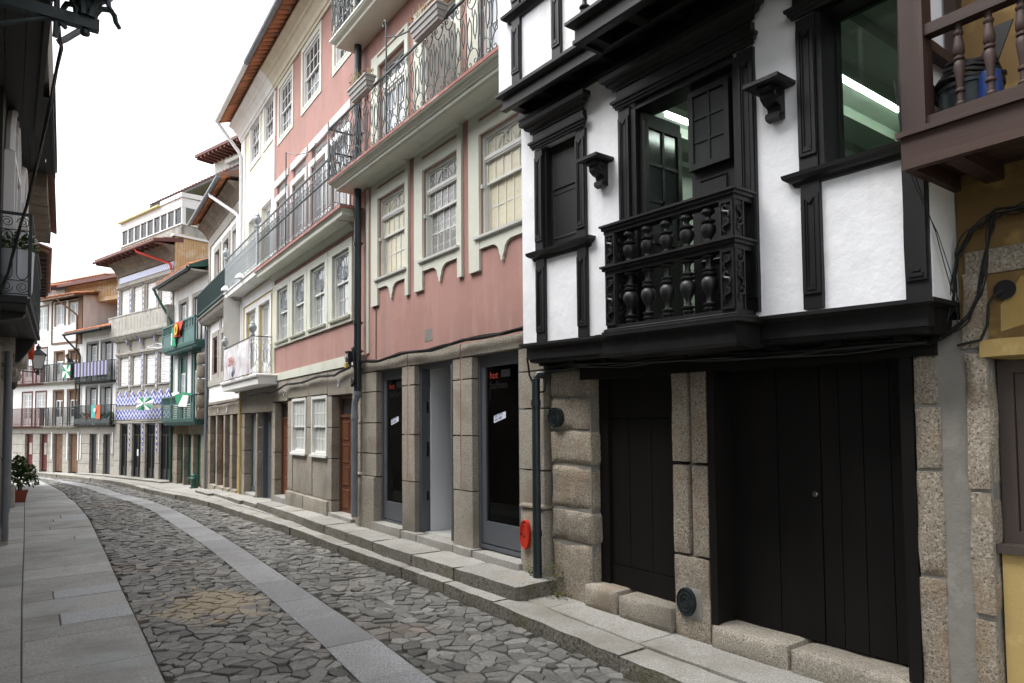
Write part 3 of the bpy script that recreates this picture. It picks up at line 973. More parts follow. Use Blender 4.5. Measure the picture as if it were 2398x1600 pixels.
# ground floor: granite piers, black lintel, plank doors
cz = [-.05, .578, .89, 1.328, 1.672, 1.999, 2.30]
for i in range(6):
    x1 = (.66, .70, .67, .69, .66, .67)[i]
    wp('stone_block', B().rough(.07, x1, -.02 + U(-.01, .01), .42, cz[i] + .002, cz[i + 1] - .002, .013, .06, .014, 5 * i), M_GRAN, smooth=60, sh=0)
b = B().rough(1.66, 2.03, -.03, .4, -.03, .655, .011, .07, .014, 91)
wp('stone_block', b, M_GRAN, smooth=60, sh=0)
for z0, z1, sd in ((.66, 1.40, 3), (1.408, 2.2, 17)):
    wp('stone_block', B().rough(1.66, 1.832, -.025, .4, z0, z1, .007, .07, .010, sd), M_GRAN, smooth=60, sh=0)
    wp('stone_block', B().rough(1.862, 2.03, -.025, .4, z0, z1, .007, .07, .010, sd + 6), M_GRAN, smooth=60, sh=0)
wp('mortar_bed', B().box(.10, .66, .0, .3, -.04, 2.3), M_MORTAR, sh=0)
wp('mortar_bed', B().box(3.58, 3.98, .0, .3, -.06, 2.3), M_MORTAR, sh=0)
wp('pier_groove', B().box(1.82, 1.87, .03, .38, .6, 2.2), M_MORTAR, sh=0)
wp('mortar_patch', B().rough(1.68, 2.01, -.038, .1, .10, .47, .012, .06, .03, 33), M_MORTAR, smooth=60, sh=0)
rz = [-.06, .80, 1.446, 1.834, 2.16]
for i in range(4):
    wp('stone_block', B().rough(3.57, 3.725 + U(-.01, .015), -.02, .4, rz[i] + .002, rz[i + 1] - .002, .013, .06, .012, 41 + i), M_GRAN, smooth=60, sh=0)
wp('mortar_strip', B().rough(3.70, 3.87, .0, .3, -.06, 2.35, .012, .12, .01, 8), M_MORTAR, smooth=60, sh=0)
for x0, x1, z0, z1, sd in ((.60, 1.03, .0, .225, 1), (1.05, 1.66, -.01, .205, 2)):
    wp('sill_stone', B().rough(x0, x1, -.07, .40, z0, z1, .011, .06, .012, sd), M_GRAN2, smooth=60, sh=0)
for x0, x1, z0, z1, sd in ((2.04, 2.7, -.05, .165, 3), (2.71, 3.58, -.06, .15, 4)):
    wp('sill_stone', B().rough(x0, x1, -.05, .45, z0, z1, .011, .06, .012, sd), M_GRAN2, smooth=60, sh=0)
wp('lintel_beam', B().box(.55, 3.72, -.035, .5, 2.165, 2.42), M_BLACK2, sh=.008)
wp('lintel_beam', B().box(.04, .54, .02, .5, 2.30, 2.42), M_BLACK2, sh=.008)
d1 = wp('plank_door', B().box(.675, .79, .10, .2, .21, 2.2), M_BLACK2, sh=0)
for x0, x1 in ((.795, 1.025), (1.031, 1.298), (1.304, 1.64)):
    ob('plank', B().box(x0, x1, .135 + U(0, .004), .19, .415, 1.78), M_BLACK2, d1)
ob('head_board', B().box(.795, 1.65, .13, .19, 1.786, 2.18), M_BLACK2, d1)
ob('bottom_rail', B().box(.795, 1.65, .128, .19, .215, .408), M_BLACK2, d1)
d2 = wp('plank_door', B().box(2.035, 2.10, -.02, .3, .16, 2.2).box(3.50, 3.575, -.02, .3, .12, 2.18), M_BLACK2, sh=0)
for x0, x1 in ((2.10, 2.500), (2.506, 2.842), (2.850, 2.985), (2.989, 3.15), (3.154, 3.33), (3.334, 3.50)):
    ob('plank', B().box(x0 + .001, x1 - .001, .205 + U(0, .003), .26, .165, 2.17), M_BLACK2, d2)
ob('lock', B().disc(2.80, 1.217, .021, .196, .206, 20).disc(2.80, 1.217, .013, .190, .196, 16), M_CHROME, d2)
# overhanging first floor
JW = -.30
holes = [(1.555, 2.60, 2.50, 4.435), (.365, .86, 3.44, 4.475), (3.19, 3.69, 3.43, 4.50)]
wp('upper_wall', B().wall(0, 3.83, 2.52, 4.90, holes, JW, .18), M_WHITE)
wp('jetty_return', B().box(0, .02, JW + .18, .5, 2.52, 4.9).box(3.81, 3.83, JW + .18, .5, 2.5, 4.9), M_WHITE)
fas = [(-.05, 2.355), (-.035, 2.36), (-.03, 2.385), (-.01, 2.39), (-.01, 2.50), (.02, 2.515), (.045, 2.52), (.045, 2.545), (.0, 2.548)]
wp('jetty_beam', B().shelf(.03, 3.80, fas, JW, .0), M_BLACK, sh=.028)
for i in range(9):
    wp('joist', B().box(.12 + i * .43, .22 + i * .43, JW + .1, .5, 2.325, 2.353), M_BLACK2, sh=.028)
wp('floor_boards', B().box(.03, 3.8, JW + .1, .5, 2.354, 2.50), M_BLACK2, sh=.028)
def post(x0, x1, z0, z1, y=JW, t=.035, sh=K, q=True):
    b = B().rough(x0, x1, y - t, y + .06, z0, z1, .0035, .11, .003, x0 * 31 + z0)
    if q and z1 - z0 > .4:
        m, a, c = .032, z0 + .13, z1 - .12
        b.ring(x0 + .008, x1 - .008, z0 + .1, z1 - .08, m - .008, y - t - .009, y - t, wt=.03, wb=.02)
        b.ring(x0 + m + .008, x1 - m - .008, a, c, .006, y - t - .006, y - t)
        b.prism_xz([(x0 + m, z0 + .125), (x1 - m, z0 + .125), ((x0 + x1) / 2 + .012, z0 + .16), ((x0 + x1) / 2 - .012, z0 + .16)], y - t - .013, y - t)
        b.prism_xz([(x0 + m, z1 - .1), ((x0 + x1) / 2, z1 - .14), (x1 - m, z1 - .1)], y - t - .012, y - t)
    return wp('post', b, sh=sh)
CORN = [(.0, 0), (.012, .004), (.016, .03), (.05, .045), (.058, .07), (.09, .085), (.095, .125), (.0, .128)]
ARCH = [(.0, 0), (.016, .004), (.018, .022), (.03, .028), (.032, .048), (.046, .054), (.048, .075), (.0, .077)]
SILL = [(.0, 0), (.02, .006), (.03, .03), (.05, .04), (.075, .06), (.08, .085), (.0, .088)]
def sh2(prof, z):
    return [(o, z + q) for o, q in prof]
# small shuttered window
post(.25, .37, 3.44, 4.46)
post(.855, .985, 3.44, 4.46)
post(.255, .39, 2.54, 3.36)
post(.86, .99, 2.54, 3.36)
wp('window_sill', B().shelf(.225, 1.005, sh2(SILL, 3.352), JW))
wp('architrave', B().shelf(.25, .985, sh2(ARCH, 4.462), JW - .035))
wp('frieze', B().box(.25, .985, JW - .05, JW, 4.54, 4.625))
wp('cornice', B().shelf(.235, 1.0, sh2(CORN, 4.62), JW - .05))
s = wp('shutter', B().box(.37, .855, JW + .055, JW + .09, 3.43, 4.47).box(.37, .395, JW + .0, JW + .09, 3.43, 4.47))
for z0, z1 in ((3.54, 3.98), (4.02, 4.39)):
    b = B().prism_raised(.44, .83, z0, z1, JW + .055, .012, .014)
    ob('panel', b, M_BLACK, s, shear=K)
# balcony doorway
post(1.41, 1.545, 2.56, 4.45)
post(2.60, 2.735, 2.56, 4.45)
wp('door_reveal', B().box(1.546, 1.60, JW - .02, JW + .2, 2.56, 4.43).box(2.555, 2.6, JW - .02, JW + .2, 2.56, 4.43).box(1.6, 2.555, JW - .02, JW + .2, 4.40, 4.46))
wp('architrave', B().shelf(1.41, 2.735, sh2(ARCH, 4.452), JW - .035))
wp('frieze', B().box(1.41, 2.735, JW - .05, JW, 4.53, 4.62))
wp('cornice', B().shelf(1.39, 2.755, sh2(CORN, 4.615), JW - .05))
lf = wp('door_leaf', B().box(1.605, 1.645, JW + .02, JW + .50, 2.58, 4.38), label='left leaf of the balcony door, swung open into the room')
b = B()
for z0, z1 in ((3.35, 3.62), (3.66, 3.93), (3.97, 4.24)):
    for y0 in (JW + .07, JW + .27):
        b.quad((1.647, y0, z0), (1.647, y0 + .17, z0), (1.647, y0 + .17, z1), (1.647, y0, z1))
ob('pane', b, M_GLASS, lf, shear=K)
ob('leaf_rail', B().box(1.645, 1.665, JW + .02, JW + .07, 3.3, 4.3).box(1.645, 1.665, JW + .44, JW + .49, 3.3, 4.3).box(1.645, 1.665, JW + .07, JW + .44, 3.28, 3.34).box(1.645, 1.665, JW + .07, JW + .44, 4.25, 4.3).box(1.645, 1.66, JW + .24, JW + .27, 3.34, 4.25).box(1.645, 1.66, JW + .07, JW + .44, 3.625, 3.655).box(1.645, 1.66, JW + .07, JW + .44, 3.935, 3.965), M_BLACK, lf, shear=K)
rl = wp('door_leaf', B().box(2.12, 2.56, JW + .05, JW + .09, 2.58, 4.40), label='right leaf of the balcony door, shut, with a glazed shutter')
cf = ob('glazed_shutter', B().ring(2.13, 2.50, 3.72, 4.335, .045, JW - .0, JW + .045).box(2.307, 2.327, JW + .005, JW + .045, 3.765, 4.29).box(2.175, 2.455, JW + .008, JW + .045, 3.925, 3.943).box(2.175, 2.455, JW + .008, JW + .045, 4.105, 4.123), M_BLACK, rl, shear=K)
for i in range(2):
    for j in range(3):
        x, z = 2.175 + i * .152, 3.765 + j * .179
        b = B().box(x, x + .13, JW + .018, JW + .026, z, z + .16)
        ob('pane', b, M_GLASS, rl, shear=K)
ob('panel', B().prism_raised(2.19, 2.45, 3.0, 3.64, JW + .05, .016, .02), M_BLACK, rl, shear=K)
# right-hand window
post(3.055, 3.19, 3.44, 4.47)
post(3.69, 3.825, 2.5, 4.8, q=False)
wp('post', B().box(3.70, 3.815, JW - .045, JW - .035, 2.62, 3.36).box(3.72, 3.795, JW - .052, JW - .045, 2.64, 2.66).box(3.735, 3.78, JW - .052, JW - .045, 2.67, 2.685), sh=K)
post(3.06, 3.195, 2.53, 3.36)
wp('window_reveal', B().box(3.19, 3.225, JW - .02, JW + .24, 3.44, 4.50).box(3.225, 3.69, JW - .0, JW + .2, 4.46, 4.52))
wp('window_sill', B().shelf(3.03, 3.80, sh2(SILL, 3.352), JW))
wp('architrave', B().shelf(3.05, 3.85, sh2(ARCH, 4.472), JW - .035))
wp('frieze', B().box(3.05, 3.83, JW - .05, JW, 4.55, 4.66))
wp('cornice', B().shelf(3.03, 3.83, sh2(CORN, 4.66), JW - .05))
inst('pane', pane_mesh(.465, 1.04, M_CLEAR), wp('window_glazing', B().ring(3.225, 3.69, 3.44, 4.46, .012, JW + .16, JW + .19)), (3.225, JW + .17, 3.375))
# the room behind, with its lit tubes
interior(W, .25, 3.78, 2.60, 4.80, JW + .2, 3.6, M_ROOMW, 'room')
for i in range(8):
    wp('ceiling_beam', B().box(.42 + i * .42, .52 + i * .42, -.08, 3.4, 4.70, 4.80), M_ROOMW, sh=0)
for x, y0, y1 in ((2.555, .75, 3.0), (1.2, .55, 2.6)):
    t = wp('tube_lamp', B().box(x - .05, x + .05, y0, y1, 4.745, 4.78), M_WHITE2, sh=0)
    ob('lit_tube', B().box(x - .035, x + .035, y0 + .01, y1 - .01, 4.70, 4.744), M_TUBE, t)
# carved balcony
bal = wp('balcony', B().shelf(1.435, 2.715, [(0, 2.305), (.015, 2.31), (.02, 2.335), (.0, 2.338), (.0, 2.455), (.03, 2.47), (.045, 2.475), (.045, 2.495), (0, 2.50)], -.575, JW))
BR = [(.02, 2.50), (.022, 2.515), (.008, 2.52), (.008, 2.535), (-.012, 2.545), (-.012, 2.57), (-.09, 2.57), (-.09, 2.50)]
MR = [(.03, 3.06), (.03, 3.045), (.014, 3.04), (.014, 3.02), (-.004, 3.015), (-.004, 2.985), (-.10, 2.985), (-.10, 3.06)]
TR = [(.03, 3.40), (.03, 3.383), (.016, 3.378), (.016, 3.358), (0, 3.352), (0, 3.325), (-.10, 3.325), (-.10, 3.40)]
for nm, pr in (('base_rail', BR), ('middle_rail', MR), ('top_rail', TR)):
    ob(nm, B().urail(1.445, 2.705, JW - .01, -.555, pr), M_BLACK, bal, shear=K)
def carved(x0, z0, z1):
    b = B().box(x0, x0 + .11, -.545, -.435, z0, z1)
    b.ring(x0, x0 + .11, z0, z1, .016, -.555, -.545, wt=.02, wb=.02)
    b.box(x0 + .109, x0 + .119, -.545, -.53, z0, z1).box(x0 + .109, x0 + .119, -.45, -.435, z0, z1)
    n = max(2, round((z1 - z0) / .15))
    for i in range(n):
        zc = z0 + .04 + (z1 - z0 - .08) * (i + .5) / n
        h = (z1 - z0) / n * .36
        sg = 1 if i % 2 else -1
        p = [(x0 + .055 + sg * q[0] * .03, -.556, zc + q[1] * h) for q in ((.2, -1), (.9, -.6), (.7, 0), (-.1, .1), (-.8, .3), (-.8, .8), (0, 1.0), (.3, .6))]
        b.tube(p, [.004, .009, .012, .011, .012, .010, .008, .004], 5)
        b.tube([(x0 + .121, -.49 + (q[0] - x0 - .055), q[2]) for q in p], [.004, .009, .012, .011, .012, .010, .008, .004], 5)
    return b
for x0 in (1.455, 2.585):
    for z0, z1 in ((2.57, 2.985), (3.06, 3.325)):
        ob('carved_post', carved(x0, z0, z1), M_BLACK, bal, smooth=50, shear=K)
def turned(h, tall):
    if tall:
        p = [(.028, 0), (.028, .012), (.043, .02), (.045, .03), (.03, .042), (.048, .056), (.05, .064), (.026, .075), (.02, .10), (.026, .125), (.05, .165), (.060, .20), (.056, .235), (.034, .26),
             (.050, .268), (.053, .28), (.034, .292), (.046, .30), (.048, .31), (.026, .32), (.02, .36), (.028, .385), (.046, .392), (.05, .402), (.036, .415)]
        k = h / .415
    else:
        p = [(.04, 0), (.046, .008), (.046, .016), (.024, .028), (.022, .04), (.044, .07), (.056, .10), (.052, .13), (.030, .15), (.05, .158), (.052, .168), (.024, .18), (.018, .20), (.03, .216), (.048, .226), (.048, .24), (.034, .265)]
        k = h / .265
    return [(r, z * k) for r, z in p]
mt = mesh_of('baluster', B().lathe(turned(.415, True), 0, 0, 16), M_BLACK, 35)
ms = mesh_of('baluster', B().lathe(turned(.265, False), 0, 0, 16), M_BLACK, 35)
for i in range(5):
    x = 1.685 + i * .192
    inst('baluster', mt, bal, (x, -.50, 2.57 - K * x))
    inst('baluster', ms, bal, (x, -.50, 3.06 - K * x))
ob('balcony_floor', B().box(1.44, 2.71, -.56, JW, 2.497, 2.52), M_BLACK, bal, shear=K)
# two scroll brackets
for xc, zt, kx in ((1.20, 4.085, 1.0), (2.90, 4.09, 1.05)):
    br = wp('scroll_bracket', B().shelf(xc - .125 * kx, xc + .125 * kx, [(-.02, zt - .035), (0, zt - .028), (0, zt - .004), (-.006, zt)], JW - .215, JW))
    b = B()
    prof = [(JW, zt - .036), (JW - .17, zt - .036), (JW - .175, zt - .06), (JW - .13, zt - .075), (JW - .135, zt - .11), (JW - .10, zt - .14), (JW - .055, zt - .155), (JW - .05, zt - .18), (JW - .075, zt - .20), (JW - .075, zt - .235), (JW - .035, zt - .25), (JW, zt - .235)]
    b.prism_yz(prof[::-1], xc - .05, xc + .05)
    ob('scroll', b, M_BLACK, br, shear=K)
    b = B()
    for sx in (-.055, .055):
        pts = [(xc + sx, q[0] + JW - .09, q[2]) for q in spiral(0, zt - .085, .045, .012, 0, 500, 18)]
        b.tube(pts, .007, 5)
        pts = [(xc + sx, q[0] + JW - .045, q[2]) for q in spiral(0, zt - .215, .028, .008, 90, 500, 12)]
        b.tube(pts, .006, 5)
    ob('volute', b, M_BLACK, br, smooth=50, shear=K)
# overhanging second floor and its balcony
UW = -.58
wp('lower_jetty_beam', B().box(.0, 3.83, JW - .03, JW + .06, 4.72 + .11, 4.95), M_BLACK)
wp('cavetto', B().shelf(.03, 3.8, [(0, 4.83), (.03, 4.84), (.03, 4.87), (.0, 4.875)], JW - .03, JW), M_BLACK)
for i in range(10):
    wp('joist', B().box(.1 + i * .4, .2 + i * .4, UW + .05, JW, 4.885, 4.96), M_BLACK2)
wp('soffit_boards', B().box(.02, 3.85, UW + .03, JW, 4.962, 5.0), M_BLACK2)
wp('second_jetty_beam', B().shelf(.03, 3.9, [(-.02, 4.87), (0, 4.875), (0, 4.90), (-.012, 4.905), (-.012, 4.99), (.02, 5.0), (.045, 5.01), (.045, 5.04), (.01, 5.045)], UW, UW + .06), M_BLACK)
wp('second_floor_wall', B().wall(.0, 3.9, 5.03, 7.6, [(.39, .87, 5.75, 7.0), (1.75, 2.7, 5.05, 7.0)], UW, .2), M_WHITE)
post(.26, .39, 5.04, 5.68, UW)
post(.87, .99, 5.04, 5.68, UW)
post(.26, .39, 5.76, 7.0, UW)
post(.87, .99, 5.76, 7.0, UW)
wp('window_sill', B().shelf(.22, 1.03, sh2(SILL, 5.675), UW))
ob('pane', B().box(.39, .87, UW + .1, UW + .11, 5.75, 7.0), M_GLASS, wp('window_frame', B().ring(.39, .87, 5.75, 7.0, .05, UW + .06, UW + .12)), shear=K)
ub = wp('upper_balcony', B().shelf(1.46, 3.75, [(.0, 4.83), (.015, 4.84), (.015, 4.87), (0, 4.875), (0, 4.985), (.03, 4.995), (.06, 5.0), (.06, 5.025), (0, 5.03)], -.86, -.80))
ob('balcony_soffit', B().box(1.46, 3.75, -.84, UW, 4.99, 5.02), M_BLACK2, ub, shear=K)
for i in range(6):
    ob('balcony_joist', B().box(1.5 + i * .42, 1.60 + i * .42, -.80, UW, 4.87, 4.989), M_BLACK2, ub, shear=K)
ob('side_fascia', B().box(1.46, 1.50, -.80, UW, 4.84, 5.02).box(3.71, 3.75, -.80, UW, 4.84, 5.02), M_BLACK, ub, shear=K)
for i in range(10):
    inst('baluster', mt, ub, (1.56 + i * .225, -.84, 5.03 - K * (1.56 + i * .225)), sc=(.9, .9, 1.3))
ob('top_rail', B().urail(1.47, 3.74, UW, -.83, [(.03, 5.66), (.03, 5.58), (-.06, 5.58), (-.06, 5.66)]), M_BLACK, ub, shear=K)
wp('house_body', B().box(.02, 3.83, .45, 3.0, -.1, 2.3).box(.02, 3.83, UW + .25, 8, 5.06, 7.6), M_SHADE, sh=0)
wp('house_side', B().box(.02, .06, 0, 8, 2.5, 5.05).box(3.78, 3.82, .5, 8, 2.5, 5.05), M_WHITE2, sh=0)
rf = wp('roof', B().prism_yz([(-1.15, 7.5), (-1.15, 7.6), (4, 9.6), (9, 7.6), (9, 7.5)], -.05, 3.95), M_TERRAD, sh=0)
# black downpipe at the corner
b = B().tube([(-.03, -.12, 2.20), (-.03, -.125, 1.2), (-.03, -.125, .06)], [.043, .043, .048], 12)
b.tube([(.06, -.02, 2.24), (-.01, -.10, 2.245), (-.03, -.12, 2.20)], .043, 12)
for z in (1.95, .62):
    b.tube([(-.03, -.124, z - .03), (-.03, -.124, z + .03)], .052, 12)
wp('downpipe', b, M_PIPE, smooth=40, sh=0)

# small fixtures on the white house
p = w2('W', .205, -.06)
t = thing('wall_plaque', 'round black cast plaque high on the granite jamb left of the black doors', 'plaque', (p.x, p.y, 1.80), hrot('W'))
ob('plaque_disc', B().disc(0, 0, .098, -.012, .05, 28), M_COVER, t, smooth=30)
b = B()
for r in (.098, .076):
    b.tube([(r * cos(a * pi / 14), -.013, r * sin(a * pi / 14)) for a in range(29)], .006, 5, False)
b.tube(spiral(0, .028, .034, .008, 30, 480, 18, -.014), .006, 5)
ob('rim', b, M_COVER, t, smooth=50)
text('lettering', '1956', .036, M_COVER, t, (-.042, -.013, -.028), depth=.004)
text('lettering', 'SEGUROS', .022, M_COVER, t, (-.05, -.013, -.055), depth=.004)
p = w2('W', 1.815, -.05)
t = thing('meter_cover', 'round dark iron cover at the foot of the granite pier between the black doors', 'cover', (p.x, p.y, .29), hrot('W'))
ob('lid', B().disc(0, 0, .092, -.012, .05, 28, .115), M_COVER, t, smooth=30)
b = B()
for r in (.92, .62, .34):
    b.tube([(.092 * r * cos(a * pi / 14), -.014, .115 * r * sin(a * pi / 14)) for a in range(29)], .005, 5, False)
b.disc(0, 0, .008, -.018, -.01, 8).box(.085, .1, -.02, -.005, -.012, .012)
ob('rim', b, M_COVER, t, smooth=50)

# ------------------------------------------------------------------ ochre house at the near end
O = thing('ochre_house', 'ochre plastered house with brown timber balcony at the near end', 'house', (4.5, 5.5, 0), -pi / 2)
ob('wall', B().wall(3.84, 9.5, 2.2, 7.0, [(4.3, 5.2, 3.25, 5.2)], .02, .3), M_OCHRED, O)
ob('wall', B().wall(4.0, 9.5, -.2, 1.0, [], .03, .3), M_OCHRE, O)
ob('wall', B().box(4.95, 9.5, .025, .3, 1.0, 2.2), M_OCHRE, O)
ob('wall_patch', B().rough(4.02, 5.4, .0, .2, 2.22, 2.56, .01, .15, .02, 5), M_OCHRE, O, smooth=60, label='lighter ochre plaster panel around the hole')
for i, (z0, z1) in enumerate(((-.2, .62), (.63, 1.33), (1.34, 2.14), (2.15, 2.60))):
    ob('stone_block', B().rough(3.855, 3.985, -.03, .4, z0 - .002, z1 + .002, .013, .06, .012, 60 + i), M_GRAN, O, smooth=60)
for x0, x1 in ((3.86, 4.25), (4.26, 5.2)):
    ob('lintel_stone', B().rough(x0, x1, -.02, .3, 2.565, 2.74, .014, .1, .02, x0 * 9), M_GRAN, O, smooth=60)
ob('window_head', B().rough(3.935, 5.3, -.05, .3, 2.085, 2.21, .01, .12, .015, 22), M_OCHRE, O, smooth=60)
wd = ob('window', B().ring(3.995, 4.95, 1.04, 2.085, .075, .08, .16).ring(4.075, 4.87, 1.10, 2.01, .05, .095, .15), M_DARKWOOD, O)
ob('shutter_board', B().box(4.125, 4.82, .12, .15, 1.15, 1.96), M_DARKWOOD, wd)
ob('sill', B().box(3.985, 4.95, .0, .1, .995, 1.045), M_DARKWOOD, wd)
ob('pipe_hole', B().disc(4.075, 2.475, .055, -.004, .0, 18), M_BLACK, O)
bl = ob('balcony', B().box(3.80, 9.0, -.64, -.56, 3.275, 3.305).box(3.82, 9.0, -.62, -.57, 3.10, 3.275).box(3.82, 3.87, -.57, .02, 3.10, 3.275).box(3.80, 3.87, -.57, .02, 3.275, 3.305), M_BALCH, O)
for i in range(6):
    ob('floor_board', B().box(3.83, 9.0, -.56 + i * .096, -.468 + i * .096, 3.19, 3.22), M_BALCH, bl)
for i in range(5):
    ob('joist', B().box(4.0 + .6 * i, 4.09 + .6 * i, -.55, .02, 3.105, 3.19), M_BALCH, bl)
ob('post', B().box(3.825, 3.945, -.615, -.50, 3.305, 5.6), M_BALC, bl)
ob('bottom_rail', B().box(3.945, 9.0, -.60, -.53, 3.305, 3.362), M_BALCH, bl)
ob('top_rail', B().box(3.945, 9.0, -.60, -.53, 3.80, 3.86), M_BALCH, bl)
ob('side_rail', B().box(3.85, 3.91, -.5, .02, 3.80, 3.86).box(3.85, 3.91, -.5, .02, 3.55, 3.6).box(3.85, 3.91, -.5, .02, 3.305, 3.36).box(3.85, 3.91, -.06, .02, 3.305, 4.8), M_BALC, bl)
bp = [(.024, 0), (.03, .008), (.03, .02), (.02, .03), (.02, .075), (.03, .082), (.03, .092), (.019, .10), (.026, .16), (.034, .21), (.03, .235), (.022, .245), (.032, .252), (.032, .262), (.022, .27), (.034, .285), (.033, .32), (.022, .375), (.03, .385), (.03, .395), (.02, .405), (.02, .43), (.03, .44)]
mb2 = mesh_of('baluster', B().lathe([(r * .8, z) for r, z in bp], 0, 0, 14), M_BALC, 35)
for i in range(24):
    inst('baluster', mb2, bl, (4.095 + .137 * i, -.565, 3.361))
ob('balcony_door', B().box(4.31, 5.19, .06, .1, 3.25, 5.2).box(4.30, 4.36, .03, .1, 3.25, 5.2), M_BALC, O)
ob('house_body', B().box(3.86, 9.4, .34, 7, -.2, 7.0), M_SHADE, O)
ob('roof', B().prism_yz([(-.9, 6.9), (-.9, 7.0), (3.5, 8.8), (8, 7.0), (8, 6.9)], 3.8, 9.6), M_TERRAD, O)
# the bucket and its contents on that balcony
p = w2('W', 4.06, -.33)
t = thing('bucket', 'black bucket holding a heap of black cable on the brown balcony', 'bucket', (p.x, p.y, 3.22), hrot('W'))
ob('tub', B().lathe([(.13, 0), (.15, .3), (.158, .305), (.158, .325), (.14, .325)], 0, 0, 20), M_COVER, t, smooth=40)
b = B()
for i in range(7):
    r, zc = .155 - .008 * i, .35 + .016 * i
    b.tube([(r * cos(a * .45 + i), r * sin(a * .45 + i) * .95, zc + .02 * sin(a * .9 + i)) for a in range(15)], .014, 6)
ob('coiled_cable', b, M_RUBBER, t, smooth=50)
ob('strap', B().prism_xz([(.0, .40), (.12, .42), (.20, .62), (.12, .62)], .02, .03), M_RUBBER, t)
p = w2('W', 4.18, -.42)
t = thing('plastic_bottle', 'crumpled blue plastic canister beside the black bucket on the balcony', 'canister', (p.x, p.y, 3.222), hrot('W'))
ob('canister_body', B().lathe([(.05, 0), (.055, .02), (.055, .30), (.048, .33), (.02, .35), (.02, .37)], 0, 0, 14), M_BLUE, t, smooth=40)

# ------------------------------------------------------------------ pink house with the shop
def gothic(x0, x1, z0, z1, y, n=2, r=.007):
    """interlaced arches of a fanlight."""
    b = B()
    w = x1 - x0
    for i in range(-1, n + 1):
        for cx in (x0 + w * (i + .5) / n,):
            pts = [p for p in arc(cx, z0 - .0, w / n * .95, 0, 180, 18, y, (z1 - z0) * .98) if x0 <= p[0] <= x1]
            if len(pts) > 2:
                b.tube(pts, r, 4)
    b.tube([((x0 + x1) / 2, y, z0 + .07), ((x0 + x1) / 2, y, z1)], r, 4)
    for k in range(5):
        a = k * pi / 4
        b.lathe([(.001, z0 + .02 + .035 * sin(a) - .014), (.014, z0 + .02 + .035 * sin(a)), (.001, z0 + .02 + .035 * sin(a) + .014)], (x0 + x1) / 2 + .06 * cos(a), y, 6)
    return b
def wrought_panel(w, h, r=.0065):
    """one bay of the pink house's wrought iron railing: arch, ovals, stepped bars, top scroll."""
    b = B()
    c = w / 2
    b.tube(arc(c, .06, w * .46, 0, 180, 12, 0, .15), r, 4)
    b.tube([(.02, 0, .06), (.02, 0, .0)], r, 4)
    b.tube([(w - .02, 0, .06), (w - .02, 0, .0)], r, 4)
    b.tube(spiral(c - .05, .045, .045, .012, 180, 520, 9), r * .8, 4)
    b.tube(spiral(c + .06, .06, .04, .012, 0, -340, 9), r * .8, 4)
    b.tube([(0, 0, .14), (0, 0, .30), (.012, 0, .33), (.012, 0, h - .28), (-.0, 0, h - .24), (0, 0, h - .17)], r, 4)
    b.tube([(c, 0, .21), (c - .012, 0, .25), (c - .012, 0, .30)], r, 4)
    for cx, cz, rx, rz in ((w * .27, h * .47, .046, .165), (w * .73, h * .55, .036, .135)):
        b.tube(arc(cx, cz, rx, 0, 360, 16, 0, rz), r, 4, False)
        for s in (-1, 1):
            b.tube([(cx, 0, cz + s * rz), (cx, 0, cz + s * (rz + .035))], [r * 1.4, r * .8], 4)
    b.tube(arc(c, h - .02, w * .42, 180, 360, 10, 0, .15), r, 4)
    b.tube(spiral(.07, h - .055, .04, .012, 90, 430, 9), r * .8, 4)
    b.tube(spiral(w - .05, h - .05, .035, .012, 90, -250, 8), r * .8, 4)
    b.tube([(c, 0, h - .17), (c, 0, h - .27)], r, 4)
    return b
def bar_panel(w, h, r=.007, dense=3):
    """one bay of straight bars with a band of rings above and scrolls below."""
    b = B()
    c = w / 2
    for i in range(dense):
        x = w * (i + .5) / dense
        b.tube([(x, 0, .12), (x, 0, h - .14)], r, 4)
        b.lathe([(r, h - .33), (r * 2, h - .32), (r * 2, h - .30), (r, h - .29)], x, 0, 5)
    b.tube(arc(c, h - .075, .055, 0, 360, 10, 0), r * .8, 4, False)
    b.tube([(0, 0, h - .14), (w, 0, h - .14)], r, 4)
    b.tube([(0, 0, .12), (w, 0, .12)], r, 4)
    b.tube(arc(c, .01, w * .44, 0, 180, 8, 0, .09), r * .8, 4)
    b.tube(spiral(c - .03, .04, .028, .01, 180, 480, 7), r * .7, 4)
    b.tube(spiral(c + .03, .04, .028, .01, 0, -300, 7), r * .7, 4)
    b.tube(arc(c, h - .22, .035, 200, 340, 6, 0), r * .8, 4)
    return b
def tile_run(root, m, x0, x1, y0, z0, y1, z1, pitch=.2, r=.075, name='roof_tile', over=.0):
    """rows of half-round roof tiles running up the slope, each row one piece."""
    d = Vector((0, y1 - y0, z1 - z0))
    L = d.length
    ang = atan2(z1 - z0, y1 - y0)
    b = B()
    n = 6
    vs, fs = [], []
    seg = max(1, int(L / .35))
    for k in range(seg):
        a0, a1 = L * k / seg, L * (k + 1) / seg
        o = len(vs)
        for yy, rr in ((a0, r), (a1 + .03, r * .86)):
            for j in range(n + 1):
                q = pi * j / n
                vs.append((rr * cos(q), yy, rr * .8 * sin(q) + (.0 if yy == a0 else -.01)))
        for j in range(n):
            fs.append((o + j, o + j + 1, o + n + 2 + j, o + n + 1 + j))
        fs.append(tuple(o + j for j in range(n + 1)))
    b.add(vs, fs)
    me = mesh_of(name, b, m, 60)
    cnt = max(1, int((x1 - x0) / pitch))
    for i in range(cnt):
        inst(name, me, root, (x0 + (i + .5) * (x1 - x0) / cnt, y0, z0), rot=(ang, 0, 0))
